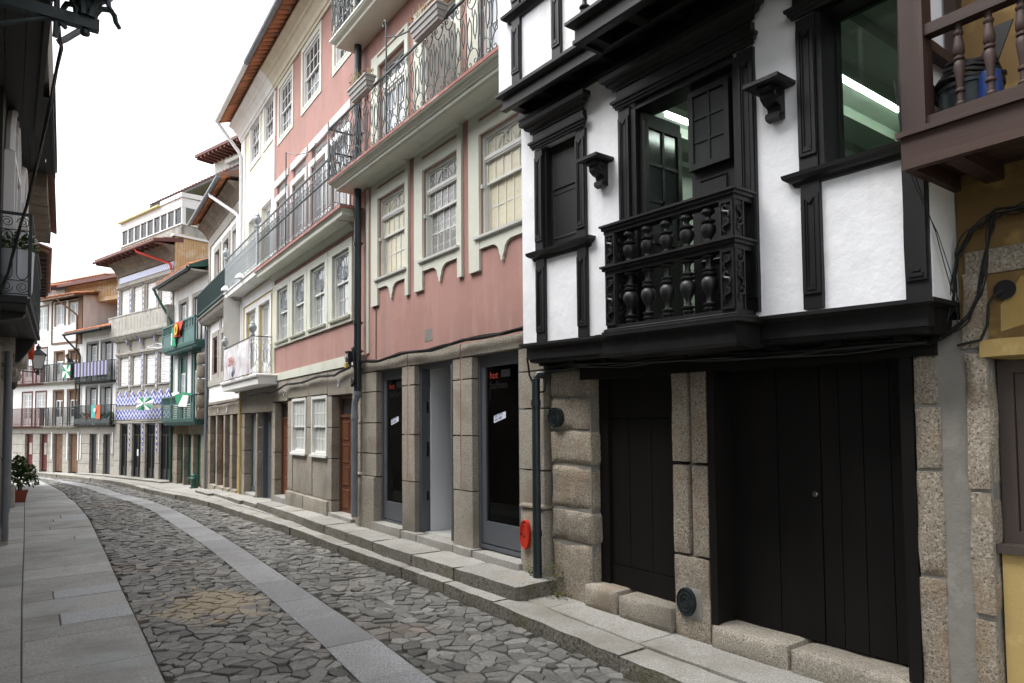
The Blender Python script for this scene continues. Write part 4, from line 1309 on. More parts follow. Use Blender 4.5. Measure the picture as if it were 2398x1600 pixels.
def rafter_tiles(root, m, x0, x1, y0, y1, z, pitch=.19, name='eave_tile', dz=.25):
    """the ribbed underside of an overhanging tiled eave."""
    me = mesh_of(name, B().tube([(0, 0, 0), (0, y1 - y0, dz)], .075, 8), m, 60)
    n = int((x1 - x0) / pitch)
    for i in range(n):
        inst(name, me, root, (x0 + (i + .5) * (x1 - x0) / n, y0, z))

A = house('A', 'pink_house', 'tall pink house with wrought iron balcony above a granite shop front')
LA = 4.89
ob('wall', B().wall(0.0, LA, 2.70, 10.2, [(.84, 1.74, 4.0, 5.20), (2.27, 3.18, 4.0, 5.20), (3.69, 4.6, 4.0, 5.20), (.84, 1.74, 5.6, 7.30), (2.27, 3.18, 5.6, 7.30), (3.69, 4.6, 5.6, 7.30), (.84, 1.74, 8.0, 9.7), (2.27, 3.18, 8.0, 9.7), (3.69, 4.6, 8.0, 9.7)], -.01, .2), M_PINK, A)
# granite shop front, stone by stone
def course(root, x0, x1, zs, y=-.03, d=.24, amp=.004, m=M_GRAN2, sd=0):
    for i in range(len(zs) - 1):
        ob('stone_block', B().rough(x0, x1, y, d, zs[i] + .003, zs[i + 1] - .003, amp, .16, .005, sd + 3 * i), m, root, smooth=60)
course(A, .04, .22, [.95, 1.3, 1.77, 2.25, 2.62], -.055, sd=1)
course(A, .225, .76, [.95, 1.3, 1.77, 2.25, 2.56], -.03, sd=9)
ob('plinth_stone', B().rough(.02, .76, -.075, .3, -.02, .95, .006, .15, .012, 4), M_GRAN2, A, smooth=60)
ob('plinth_cap', B().shelf(.03, .24, [(0, .94), (.03, .945), (.03, .965), (.0, .99)], -.05, .2), M_GRAN2, A)
for xa, xb, xs, zb, sd in ((1.62, 2.005, 1.81, .95, 20), (3.03, 3.485, 3.225, .93, 40)):
    ob('stone_block', B().rough(xa, xb, -.03, .24, .12, zb, .004, .16, .006, sd), M_GRAN2, A, smooth=60)
    zs = [zb, 1.60, 2.29, 2.56]
    course(A, xa, xs - .012, zs, -.03, .24, .003, sd=sd + 1)
    course(A, xs + .012, xb, zs, -.03, .24, .003, sd=sd + 11)
    ob('pink_joint_strip', B().box(xs - .022, xs + .022, -.02, .1, zb, 2.70), M_PINK, A)
course(A, 4.43, 4.87, [.86, 1.25, 1.9, 2.3, 2.56], -.03, sd=61)
ob('plinth_stone', B().rough(4.45, 4.90, -.06, .3, -.0, .86, .008, .13, .02, 77), M_GRAN2, A, smooth=60)
ob('plinth_cap', B().shelf(4.47, 4.89, [(0, .855), (.0, .875), (-.03, .90)], -.06, .2), M_GRAN2, A)
for x0, x1 in ((.22, 1.80), (1.815, 3.215), (3.235, 4.88)):
    ob('lintel_stone', B().rough(x0, x1, -.035, .42, 2.565, 2.735, .004, .2, .006, x0 * 7), M_GRAN2, A, smooth=60)
ob('corner_cap', B().rough(.0, .30, -.08, .3, 2.63, 2.86, .006, .12, .008, 6), M_GRAN2, A, smooth=60)
for x0, x1, z1, sd in ((.70, 1.68, .285, 1), (1.69, 2.15, .27, 2), (2.155, 3.1, .265, 3), (3.11, 3.55, .262, 4), (3.555, 4.50, .255, 5)):
    ob('sill_stone', B().rough(x0, x1, -.10, .45, .05, z1, .008, .12, .012, 80 + sd), M_KERB, A, smooth=60)
# shop windows and doorway
for x0, x1 in ((.765, 1.615), (3.49, 4.425)):
    w = ob('shop_window', B().ring(x0, x1, .27, 2.565, .045, .06, .16).ring(x0 + .05, x1 - .05, .33, 2.52, .085, .075, .13, wt=.10, wb=.26), M_ALU, A)
    ob('pane', B().box(x0 + .135, x1 - .135, .098, .104, .59, 2.42), M_CLEAR, w)
    tx = text('lettering', 'hot', .125, M_INKR, w, (x0 + .20, .094, 2.275))
    text('lettering', 'fashion', .13, M_INK, w, (x0 + .20, .094, 2.155), sx=1.0)
    ob('long_f_stem', B().box(x0 + .205, x0 + .213, .092, .096, 2.02, 2.17), M_INK, w)
    ob('logo_block', B().box(x0 + .44, x0 + .62, .092, .096, 2.285, 2.37), M_INK, w)
dw = ob('shop_doorway', B().ring(2.005, 3.03, .27, 2.565, .06, .05, .17, wb=0), M_ALU, A)
ob('hinge_plate', B().box(2.066, 2.085, .12, .15, 1.9, 2.05).box(2.066, 2.085, .12, .15, 1.3, 1.5).box(2.066, 2.085, .12, .15, .7, .82), M_CHROME, dw)
ob('open_door_leaf', B().box(2.968, 3.005, -.02, .03, .28, 2.5), M_ALU, dw)
interior(A, .1, 4.8, .26, 2.75, .26, 4.0, M_SHADE, 'shop_interior')
ob('inner_wall', B().box(2.07, 2.10, .18, 1.30, .27, 2.6).box(2.10, 2.14, .5, 1.32, .27, .42), M_SHOPW, A)
ob('display_curtain', B().box(.55, 1.62, .19, .21, .28, 2.56), M_CURT, A)
ob('display_curtain', B().box(3.30, 3.86, .27, .29, .28, 2.56), M_CURT, A)
ob('shop_fittings', B().box(2.5, 3.0, 1.6, 1.7, .26, 2.2), M_GREYD, A)
ob('dark_rack', B().box(3.95, 3.98, .5, .9, .3, 1.8), M_GREYD, A)
ob('shop_floor', B().box(2.0, 3.04, .1, 1.4, .2, .272), M_FLAG, A)
# three sash windows with sage surrounds, aprons and panels
def sage_bay(i, x0):
    x1 = x0 + .91
    xa, xb = x0 - .235, x1 + .105
    gm = (M_PAPER, M_LACE, M_PAPER)[i]
    b = B().box(xa, x0 - .002, -.045, .0, 3.565, 5.40).box(x1 + .002, xb, -.045, .0, 3.565, 5.40)
    b.box(x0 - .002, x1 + .002, -.043, .0, 5.205, 5.355).box(x0 - .002, x1 + .002, -.043, .0, 5.40, 5.47).box(xa, x0, -.043, 0, 5.40, 5.47).box(x1, xb, -.043, 0, 5.40, 5.47)
    sur = ob('window_surround', b, M_SAGE, A)
    ob('pink_stripe', B().box(x0 - .002, x1 + .002, -.028, .0, 5.355, 5.40), M_PINK, sur)
    c = (x0 + x1) / 2
    ap = [(x0 - .1, 3.955), (x0 - .1, 3.82), (c - .215, 3.82)] + [(c - .215 + .16 * sin(a * pi / 12), 3.82 - .115 * (1 - cos(a * pi / 12)) ) for a in range(1, 7)]
    ap += [(c - .045, 3.69), (c - .035, 3.665), (c - .022, 3.655), (c - .02, 3.61), (c, 3.595), (c + .02, 3.61), (c + .022, 3.655), (c + .035, 3.665), (c + .045, 3.69)]
    ap += [(c + .215 - .16 * sin(a * pi / 12), 3.82 - .115 * (1 - cos(a * pi / 12))) for a in range(6, 0, -1)]
    ap += [(c + .215, 3.82), (x1 + .0, 3.82), (x1 + .0, 3.955)]
    # split along the middle so the outline stays a simple fan
    n = len(ap)
    ob('apron', B().prism_xz(ap, -.04, .0), M_SAGE, sur)
    w = sash(A, x0, x1, 3.965, 5.20, .045, M_SAGEW, gm, 5, 1, 2, .035, .016, mid=4.61, sill=False)
    ob('sill', B().shelf(x0 - .06, x1 + .02, [(0, 3.935), (.03, 3.94), (.035, 3.97), (0, 3.975)], -.045, .05), M_SAGEW, w)
    ob('transom', B().box(x0 + .03, x1 - .03, .02, .08, 4.865, 4.935).box(x0 + .03, x1 - .03, .012, .02, 4.885, 4.91), M_SAGEW, w)
    ob('fanlight', gothic(x0 + .05, x1 - .05, 4.94, 5.15, .045), M_SAGEW, w)
    ob('catch', B().box(x0 - .01, x0 + .03, -.02, .04, 4.555, 4.60), M_SAGEW, w)
    return w
bays = [sage_bay(i, x) for i, x in enumerate((.835, 2.27, 3.69))]
# upper doors onto the balcony
for i, x0 in enumerate((.835, 2.27, 3.69)):
    x1 = x0 + .91
    w = casement(A, x0, x1, 5.67, 6.93, .06, M_SAGEW, (M_GLASSL, M_LACE, M_GLASSL)[i], 2, 3, 1, .04, .25, M_SAGEW, name='balcony_door')
    ob('fanlight', gothic(x0 + .04, x1 - .04, 6.98, 7.24, .06).box(x0, x1, .03, .1, 6.93, 6.985).ring(x0, x1, 6.985, 7.30, .035, .04, .1), M_SAGEW, w)
    ob('pane', B().box(x0 + .03, x1 - .03, .085, .09, 6.985, 7.28), M_GLASS, w)
    ob('window_surround', B().box(x0 - .235, x0, -.045, 0, 5.67, 7.50).box(x1, x1 + .105, -.045, 0, 5.67, 7.50).box(x0, x1, -.043, 0, 7.30, 7.42).box(x0, x1, -.043, 0, 7.465, 7.5), M_SAGE, A)
    ob('pink_stripe', B().box(x0, x1, -.028, 0, 7.42, 7.465), M_PINK, A)
    sash(A, x0, x1, 8.05, 9.6, .045, M_SAGEW, M_GLASS, 3, 2, 2, .04, trim=.12, tm=M_SAGE)
ob('open_leaf', B().box(3.05, 3.09, -.42, .05, 5.68, 6.9), M_SAGEW, A)
# balconies
def cornice_slab(root, x0, x1, z, out, y0=0.0, m=M_SAGE, name='balcony', edge=M_REDEDGE, eh=.045):
    bl = ob(name, B().shelf(x0, x1, [(out - .22, z - .10), (out - .205, z - .085), (out - .20, z - .02), (out - .10, z), (out - .085, z + .01), (out - .085, z + .05), (out - .06, z + .06), (out - .05, z + .085), (out - .02, z + .10), (out - .01, z + .115), (out - .01, z + .13)], y0), m, root)
    ob('slab_edge', B().shelf(x0, x1, [(out, z + .13), (out + .004, z + .13 + eh)], y0), edge, bl)
    return bl
ba = ob('balcony', B().shelf(.34, 5.0, [(.36, 5.505), (.372, 5.515), (.372, 5.555), (.39, 5.56), (.395, 5.575), (.43, 5.60), (.435, 5.615), (.465, 5.625), (.465, 5.638)], 0), M_SAGE, A)
ob('slab_edge', B().shelf(.36, 5.0, [(.474, 5.639), (.478, 5.675)], 0), M_REDEDGE, ba)
for x0, x1 in ((-.02, .60), (1.855, 2.03), (3.295, 3.45)):
    pass
for x0 in (.60, 2.035, 3.455):
    ob('cove', B().prism_yz([(0, 5.47), (-.05, 5.47), (-.075, 5.478), (-.11, 5.49), (-.13, 5.51), (0, 5.515)], x0, x0 + 1.245), M_SAGE, ba)
ob('soffit_board', B().box(.02, 5.0, -.34, -.003, 5.500, 5.5045), M_SAGE, ba)
RA, HA = 5.675, .86
ob('handrail', B().box(-.13, 4.95, -.475, -.445, RA + HA - .01, RA + HA + .014).box(-.13, -.10, -.445, .0, RA + HA - .01, RA + HA + .014), M_IRON, ba)
mw = mesh_of('railing_panel', wrought_panel(.2467, HA - .02), M_IRON)
for i in range(20):
    inst('railing_panel', mw, ba, (-.10 + i * .2467, -.46, RA))
for i in range(2):
    inst('railing_panel', mw, ba, (-.115, -.445 + i * .2233, RA), rz=pi / 2, sc=(.9, 1, 1))
for x in (-.115, 2.03, 4.4):
    ob('railing_post', B().tube([(x, -.46, RA), (x, -.46, RA + HA + (.13 if x < 0 else 0))], [.012, .006 if x < 0 else .012], 6), M_IRON, ba)
hk = B().tube([(2.03, -.46, RA + HA), (2.03, -.46, 7.2), (2.01, -.46, 7.27)] + spiral(1.965, 7.27, .05, .025, 0, 300, 12, -.46), .012, 6)
hk.tube([(2.03, -.46, 7.06), (2.25, -.40, 6.98), (2.5, -.33, 6.97), (2.68, -.25, 7.02), (2.76, -.15, 7.12), (2.74, -.1, 7.22), (2.66, -.08, 7.25), (2.6, -.1, 7.2), (2.62, -.1, 7.15)], .011, 6)
hk.tube([(2.66, -.12, 6.98), (2.66, -.12, 7.22)], .004, 4)
ob('hanging_hook', hk, M_IRON, ba, smooth=50)
tb = ob('top_balcony', B().shelf(.40, 5.0, [(.38, 7.855), (.392, 7.865), (.392, 7.90), (.41, 7.91), (.45, 7.93), (.46, 7.945), (.475, 7.955), (.475, 7.985)], 0), M_SAGE, A)
for i in range(6):
    inst('railing_panel', mw, tb, (.0 + i * .2467, -.46, 7.985))
for i in range(2):
    inst('railing_panel', mw, tb, (-.0, -.445 + i * .2233, 7.985), rz=pi / 2, sc=(.9, 1, 1))
ob('handrail', B().box(-.02, 4.95, -.475, -.445, 8.84, 8.86).box(-.02, .01, -.445, 0, 8.84, 8.86), M_IRON, tb)
ob('house_body', B().box(.02, LA, .46, 8, 2.76, 10.2), M_SHADE, A)
ob('roof', B().prism_yz([(-.6, 10.1), (-.6, 10.25), (4, 12), (9, 10.25), (9, 10.1)], 0, LA), M_TERRAD, A)
# corner trim and the green downpipe
ob('corner_trim', B().box(.375, .475, -.03, 0, 2.86, 5.47).box(.0, .02, -.04, 0, 2.7, 10.0), M_SAGE, A)
def downpipe(root, x, y, z0, z1, r, m, collars=(), name='downpipe'):
    b = B().tube([(x, y, z0), (x, y, z1)], r, 12)
    for z in collars:
        b.tube([(x, y, z - .025), (x, y, z + .025)], r * 1.18, 12)
    for z in collars:
        b.tube([(x - r * 1.5, y + r, z), (x, y + r * 1.2, z + .006), (x + r * 1.5, y + r, z)], .012, 5)
    return ob(name, b, m, root, smooth=40)
downpipe(A, .285, -.13, 2.25, 10.0, .058, M_PIPE, (2.9, 3.35, 4.62, 6.4, 7.9))
b = B().tube([(.285, -.13, 2.255), (.285, -.135, 2.19), (.24, -.15, 2.10), (.235, -.155, 2.0), (.235, -.155, .3)], .05, 12)
b.tube([(.235, -.155, 1.83), (.235, -.155, 1.90)], .06, 12).tube([(.285, -.13, 2.2), (.285, -.13, 2.27)], .064, 12)
ob('downpipe_foot', b, M_PIPEG, A, smooth=40)
ob('wall_conduit', B().tube([(.735, -.05, 3.565), (.735, -.02, 3.5), (.735, -.02, 2.75)], .006, 5), M_RUBBER, A)
ob('plaster_repair', B().prism_xz([(2.28, 3.02), (2.47, 3.02), (2.49, 2.86), (2.27, 2.85)], -.013, .0), M_MORTAR, A)

# shop window stickers and the shoes in the window
for x0, nm in ((3.90, 'right-hand'), (1.16, 'left-hand')):
    p = w2('A', x0, .092)
    t = thing('window_sticker', 'white slanted sticker on the %s shop window glass' % nm, 'sticker', (p.x, p.y, 1.80 if x0 > 3 else 1.78), hrot('A'))
    o = ob('sticker_sheet', B().prism_xz([(-.12, -.05), (.12, .01), (.12, .085), (-.12, .035)], -.003, .0), M_STICK, t)
    text('lettering', 'SAL  DOS', .04, M_INKB, t, (-.10, -.005, .012), rot=(pi / 2, -.26, 0))
    text('lettering', 'ATE  50%', .038, M_INKB, t, (-.10, -.005, -.032), rot=(pi / 2, -.26, 0))
def shoe(m, label, loc, rz):
    t = thing('shoe', label, 'shoe', loc, rz)
    ob('sole', B().prism_xy([(-.035, -.12), (.03, -.12), (.045, -.02), (.035, .1), (-.03, .1), (-.045, -.02)], 0, .025), M_RUBBER, t)
    ob('upper', B().prism_yz([(-.115, .025), (-.10, .05), (-.03, .07), (.03, .14), (.09, .15), (.10, .025)], -.034, .034), m, t)
    return t
p = w2('A', 4.17, .22)
shoe(M_INKB, 'dark blue shoe standing at the foot of the right-hand shop window', (p.x, p.y, .60), hrot('A') + .6)
p = w2('A', 4.18, .26)
shoe(M_STICK, 'bright silver shoe displayed above the blue one in the right-hand shop window', (p.x, p.y, .70), hrot('A') - .4)
p = w2('A', 1.42, .22)
shoe(M_GREYD, 'dark shoe on a small stand in the left-hand shop window', (p.x, p.y, .75), hrot('A') + .4)
ob('display_stand', B().box(4.05, 4.30, .16, .32, .27, .60).box(1.36, 1.50, .16, .28, .27, .75).box(4.14, 4.22, .28, .30, .60, .70), M_GREYD, A)
# red hatch on the corner plinth
p = w2('A', 4.60, -.07)
t = thing('hatch', 'red oval hatch cover on the granite corner plinth beside the black downpipe', 'hatch', (p.x, p.y, .57), hrot('A'))
ob('lid', B().disc(0, 0, .082, -.02, .03, 28, .155), M_RED, t, smooth=30)
b = B().tube([(.082 * .95 * cos(a * pi / 16), -.022, .155 * .95 * sin(a * pi / 16)) for a in range(33)], .007, 5, False)
b.tube([(.05 * cos(a * pi / 12), -.022, .03 + .075 * sin(a * pi / 12)) for a in range(13)], .006, 5)
b.box(.06, .085, -.03, -.01, -.03, .03)
ob('rim', b, M_RED, t, smooth=50)
ob('keyhole', B().disc(-.005, -.02, .011, -.0225, -.019, 10).disc(-.05, .0, .016, -.0225, -.019, 10), M_INK, t)
# two planters hung on the railing
def planter(x, L, label, lab2, flower):
    p = w2('A', x, -.56)
    t = thing('planter', label, 'planter', (p.x, p.y, RA + HA - .09), hrot('A'), 'planters on the wrought iron railing')
    b = B().shelf(0, L, [(-.035, 0), (-.03, .03), (-.022, .03), (-.015, .09), (-.006, .09), (0, .15), (.012, .155), (.012, .18), (0, .182)], 0, None)
    b = B()
    vs, fs = [], []
    for o, z in [(-.035, 0), (-.03, .035), (-.018, .04), (-.012, .10), (0, .105), (.004, .16), (.018, .165), (.018, .19)]:
        vs += [(-L / 2 - o, -.07 - o, z), (L / 2 + o, -.07 - o, z), (L / 2 + o, .07 + o, z), (-L / 2 - o, .07 + o, z)]
    for i in range(7):
        for j in range(4):
            fs.append((4 * i + j, 4 * i + (j + 1) % 4, 4 * i + 4 + (j + 1) % 4, 4 * i + 4 + j))
    fs += [(3, 2, 1, 0), (28, 29, 30, 31)]
    ob('trough', b.add(vs, fs), M_PLANT, t)
    b, tv = B(), []
    for _ in range(70):
        x0, y0 = U(-L / 2, L / 2), U(-.05, .05)
        h = U(.05, .20) * (1.4 if x0 < -L * .15 else .7)
        k = len(b.v)
        b.tube([(x0, y0, .16), (x0 + U(-.05, .05), y0 + U(-.04, .04), .18 + h)], .003, 3)
        tv += [rnd.random()] * (len(b.v) - k)
    q = ob('dry_stems', b, M_DRY, t, kind='stuff')
    set_tint(q.data, tv)
    b, tv = B(), []
    for _ in range(110):
        c = Vector((U(-L / 2, L / 2), U(-.07, .07), .18 + U(0, .10)))
        a, e = U(0, 6.28), U(-.6, .9)
        s = U(.015, .035)
        d = Vector((cos(a), sin(a), e)) * s
        w = Vector((-sin(a), cos(a), 0)) * s * .4
        b.add([c, c + d * .6 + w, c + d * 1.3, c + d * .6 - w], [(0, 1, 2, 3)])
        tv += [rnd.random()] * 4
    q = ob('leaves' if not flower else 'flowers', b, M_LEAF if not flower else M_ORFL, t, kind='stuff')
    set_tint(q.data, tv)
planter(1.42, .62, 'grey plastic planter with green sprigs at the far end of the wrought iron railing', '', False)
planter(3.40, .66, 'grey plastic planter with dry straw stems and orange blooms near the white house', '', True)

# ------------------------------------------------------------------ second pink house
Bh = house('B', 'pink_house', 'pink house with four fan-arched sash windows over granite walls and brown doors')
LB = 5.12
w4 = [(.36, 1.19), (1.52, 2.35), (2.73, 3.58), (3.98, 4.81)]
d2f = [(.2, 1.0), (1.43, 2.32), (2.68, 3.57), (3.86, 4.7)]
w3f = [(.33, 1.32), (2.10, 3.16), (4.0, 4.92)]
ob('wall', B().wall(0, LB, 2.72, 9.75, [(a, c, 3.56, 4.72) for a, c in w4] + [(a, c, 5.25, 7.1) for a, c in d2f] + [(a, c, 8.12, 9.3) for a, c in w3f], -.01, .22), M_PINK, Bh)
for i, (a, c) in enumerate(w4):
    xa = (.17, 1.355, 2.54, 3.775)[i]
    xb = (1.337, 2.52, 3.755, 4.95)[i]
    sur = ob('window_surround', B().box(xa, a, -.05, .0, 3.46, 4.86).box(c, xb, -.05, 0, 3.46, 4.86).box(a, c, -.048, 0, 4.72, 4.86).box(a, c, -.048, 0, 3.46, 3.56), M_SAGE, Bh)
    w = sash(Bh, a, c, 3.57, 4.715, .03, M_SAGEW, M_GLASSS, 1, 1, 2, .045, .016, mid=4.21, sill=False)
    zb = 3.57
    b = B()
    bars(b, a + .075, c - .075, 3.645, 4.2, .06, .085, 3, 1, .014)
    ob('glazing_bar', b, M_SAGEW, w)
    ob('sill', B().shelf(a - .06, c + .05, [(0, 3.525), (.03, 3.53), (.04, 3.56), (.04, 3.572), (0, 3.575)], -.05, .03), M_SAGE, w)
    cx, z0 = (a + c) / 2, 4.245
    hw = (c - a) / 2 - .075
    b = B().tube(arc(cx, z0 + .17, hw, -25, 205, 20, .024, .245), .009, 4).tube(arc(cx, z0 + .04, hw * .52, 0, 180, 12, .024, .19), .007, 4)
    for k in range(7):
        q = radians(20 + 140 * k / 6)
        e = Vector((hw * 1.0 * cos(q), .42 * sin(q)))
        b.tube([(cx, .024, z0 + .01), (cx + e.x, .024, z0 + .01 + min(e.y, .40))], .006, 4)
    b.lathe([(.001, z0 - .02), (.03, z0), (.03, z0 + .02), (.001, z0 + .04)], cx, .02, 8)
    ob('fan_tracery', b, M_IRONG, w)
ob('corner_trim', B().box(.0, .15, -.045, 0, 2.72, 5.0).box(.15, 5.0, -.042, 0, 2.72, 2.84), M_SAGE, Bh)
ob('sloping_trim', B().prism_xz([(.15, 2.84), (4.6, 2.84), (4.6, 2.90), (.15, 2.88)], -.04, 0), M_SAGE, Bh)
for i, (a, c) in enumerate(d2f):
    w = casement(Bh, a, c, 5.25, 6.75, .05, M_WHITE2, M_GLASSL, 2, 3, 1, .04, .25, name='balcony_door', trim=.11, tm=M_WHITE2, ty=-.04)
    ob('fanlight', gothic(a + .04, c - .04, 6.79, 7.05, .06).ring(a, c, 6.75, 7.1, .035, .04, .1), M_WHITE2, w)
    ob('pane', B().box(a + .03, c - .03, .085, .09, 6.78, 7.08), M_GLASSL, w)
    ob('door_head', B().box(a - .11, c + .11, -.04, .0, 7.1, 7.24), M_WHITE2, Bh)
for a, c in w3f:
    sash(Bh, a, c, 8.13, 9.29, .03, M_WHITE2, M_GLASS, 4, 2, 2, .04, .02, trim=.11, tm=M_SAGE, sm=M_SAGE)
bb = ob('balcony', B().shelf(.10, 4.95, [(.31, 5.085), (.335, 5.09), (.335, 5.15), (.345, 5.155), (.36, 5.185), (.365, 5.19)], 0), M_SAGE, Bh)
ob('slab_edge', B().shelf(.10, 4.95, [(.385, 5.191), (.388, 5.235)], 0), M_REDEDGE, bb)
for i in range(4):
    ob('soffit_board', B().box(.0, 4.99, -.33 + i * .082, -.25 + i * .082, 5.077, 5.0845), M_SAGE, bb)
ob('wall_cove', B().prism_yz([(0, 4.96), (-.04, 4.97), (-.06, 5.0), (-.10, 5.05), (-.11, 5.076), (0, 5.076)], .0, 4.99), M_SAGE, bb)
mp = mesh_of('railing_panel', bar_panel(.2, .92), M_IRON)
for i in range(26):
    inst('railing_panel', mp, bb, (-.2 + i * .2, -.36, 5.24))
for i in range(2):
    inst('railing_panel', mp, bb, (4.99, -.36 + i * .18, 5.24), rz=pi / 2, sc=(.9, 1, 1))
ob('handrail', B().box(-.22, 5.01, -.375, -.345, 6.16, 6.185).box(4.975, 5.005, -.345, 0, 6.16, 6.185), M_IRON, bb)
pl = B().tube([(2.16, -.36, 5.24), (2.16, -.36, 7.16)] , .012, 6).tube([(2.16, -.36, 7.15), (2.45, -.25, 7.02), (2.8, -.12, 6.98), (3.0, -.05, 7.05)], .009, 5).tube([(3.0, -.05, 6.4), (3.0, -.05, 7.12)], .009, 5)
ob('awning_pole', pl, M_IRON, bb)
# granite ground floor
course(Bh, 4.93, 5.10, [.2, .8, 1.5, 2.1, 2.68], -.03, sd=3)
course(Bh, 3.69, 3.93, [.12, .42, 1.15, 1.7, 2.25], -.03, sd=15)
course(Bh, 1.16, 1.50, [.17, .42, 1.15, 1.7, 2.25], -.02, sd=25)
course(Bh, 2.45, 2.78, [.17, .42, 1.15, 1.7, 2.30], -.02, sd=35)
course(Bh, .0, .20, [.1, .55, 1.15, 1.7, 2.25], -.03, sd=45)
for x0, x1 in ((1.505, 2.445), (2.785, 3.685)):
    ob('panel_stone', B().rough(x0, x1, -.01, .3, .40, 1.15, .004, .16, .006, x0), M_GRAN2, Bh, smooth=60)
for x0, x1 in ((0, 1.15), (1.155, 2.60), (2.605, 3.70), (3.705, 5.1)):
    ob('lintel_stone', B().rough(x0, x1, -.03, .42, 2.26 if x0 < 1 or x0 > 3.7 else 2.30, 2.72, .006, .18, .008, 9 * x0), M_GRAN2, Bh, smooth=60)
for x0, x1 in ((1.16, 2.4), (2.405, 3.8)):
    ob('plinth_stone', B().rough(x0, x1, -.09, .3, .08, .40, .01, .14, .02, 4 * x0), M_GRAN2, Bh, smooth=60)
for x0, x1 in ((.18, 1.2), (3.85, 4.98)):
    ob('sill_stone', B().rough(x0, x1, -.08, .45, .05, .225, .008, .14, .014, x0), M_KERB, Bh, smooth=60)
for a, c in ((1.50, 2.44), (2.79, 3.68)):
    w = sash(Bh, a, c, 1.18, 2.28, -.005, M_SAGEW, M_CURT, 4, 2, 2, .055, .022, mid=1.72, sm=M_SAGEW)
door(Bh, 3.93, 4.93, .225, 2.25, .13, M_BROWN, 2, 4, .28, M_GLASS, 1.2, hx=4.50)
door(Bh, .205, 1.155, .225, 2.25, .13, M_BROWN, 1, 4, .28, M_GLASS, 1.2, hx=.95)
ob('letter_plate', B().box(.95, 1.06, .12, .15, 1.25, 1.30), M_CHROME, Bh)
for x in (4.30, .95):
    s = ob('house_number', B().disc(x, 2.46 if x > 1 else 2.43, .045, -.05, -.03, 14, .06), M_STICK, Bh)
    text('digit', '8', .07, M_INK, s, (x - .022, -.052, 2.435 if x > 1 else 2.405))
ob('house_body', B().box(.02, LB, .46, 8, -.1, 9.7), M_SHADE, Bh)
# shared eave over this house and the yellow one
def cove_cornice(root, x0, x1, z, m, out=.36):
    return ob('cornice', B().prism_yz([(0, z), (-.05, z), (-.06, z + .05), (-.085, z + .06), (-.11, z + .14), (-.19, z + .24), (-.23, z + .26), (-.24, z + .31), (-.32, z + .36), (-out, z + .37), (-out, z + .42), (0, z + .42)], x0, x1), m, root)
cove_cornice(Bh, .0, LB, 9.40, M_CREAM)
rafter_tiles(Bh, M_TERRA, .0, 9.9, -.62, .1, 9.86)
rfb = ob('roof', B().prism_yz([(-.60, 9.91), (-.58, 9.96), (4, 11.9), (9, 9.9)], 0, 9.9), M_TERRAD, Bh)
ob('gutter', B().tube([(0, -.66, 9.87), (5.0, -.66, 9.87), (9.9, -.66, 9.87)], .062, 10), M_PIPEG, rfb, smooth=40, label='dark grey gutter')
me = mesh_of('gutter_bracket', B().box(-.01, .01, -.66, -.25, -.02, .0), M_PIPEG)
for i in range(10):
    inst('gutter_bracket', me, rfb, (.5 + i, 0, 9.89))

# ------------------------------------------------------------------ narrow yellow house
C = house('C', 'yellow_house', 'narrow pale yellow house with white balconies and a printed banner')
LC = 3.5
dC1 = [(.75, 1.80), (2.10, 3.16)]
ob('wall', B().wall(0, LC, 2.7, 5.15, [(a, c, 2.8, 4.66) for a, c in dC1], 0, .2), M_YELL, C, label='yellow wall of the first floor')
ob('wall', B().wall(0, LC, 5.15, 9.6, [(.92, 1.80, 5.25, 7.0), (2.30, 3.25, 5.25, 7.0), (1.05, 2.0, 8.45, 9.5), (2.50, 3.42, 8.45, 9.45)], 0, .2), M_YELLP, C)
for a, c in dC1:
    casement(C, a, c, 2.82, 4.65, .08, M_WHITE2, M_GLASSL, 2, 2, 1, .05, .4, name='balcony_door', trim=.13, tm=M_WHITE2, ty=-.03)
for a, c in ((.92, 1.80), (2.30, 3.25)):
    casement(C, a, c, 5.25, 6.98, .08, M_WHITE2, M_GLASSL, 2, 2, 1, .05, .4, name='balcony_door', trim=.14, tm=M_WHITE2, ty=-.03)
for a, c in ((1.05, 2.0), (2.50, 3.42)):
    sash(C, a, c, 8.45, 9.42, .03, M_WHITE2, M_GLASS, 4, 2, 2, .04, .02, trim=.12, tm=M_WHITE2)
ob('corner_trim', B().box(.0, .42, -.03, 0, 2.7, 9.4).box(3.38, 3.5, -.03, 0, 5.2, 9.3).box(.42, 3.5, -.028, 0, 4.84, 5.1), M_WHITE2, C)
cove_cornice(C, .0, LC, 9.40, M_WHITE2)
rafter_tiles(C, M_TERRA, .0, LC, -.60, .1, 9.87)
rfc = ob('roof', B().prism_yz([(-.60, 9.91), (-.58, 9.96), (4, 11.9), (9, 9.9)], 0, LC), M_TERRAD, C)
ob('gutter', B().tube([(0, -.655, 9.87), (LC, -.655, 9.87)], .062, 10), M_PIPEW, rfc, smooth=40, label='white gutter')
b = B().tube([(.03, -.64, 9.85), (.05, -.60, 9.75), (.16, -.10, 9.05), (.17, -.07, 8.9), (.17, -.06, 5.3)], .045, 10)
ob('downpipe', b, M_PIPEW, C, smooth=40)
cb = ob('upper_balcony', B().shelf(.02, 3.4, [(.33, 5.155), (.36, 5.16), (.36, 5.27), (.39, 5.28), (.39, 5.30)], 0), M_WHITE2, C)
mpg = mesh_of('railing_panel', bar_panel(.19, .86, .007, 3), M_IRONG)
for i in range(19):
    inst('railing_panel', mpg, cb, (-.2 + i * .19, -.36, 5.31))
ob('handrail', B().box(-.2, 3.42, -.375, -.345, 6.165, 6.19), M_IRON, cb)
urn = [(.02, 0), (.05, .02), (.05, .05), (.03, .07), (.075, .13), (.09, .18), (.085, .22), (.05, .27), (.06, .28), (.035, .30), (.02, .33)]
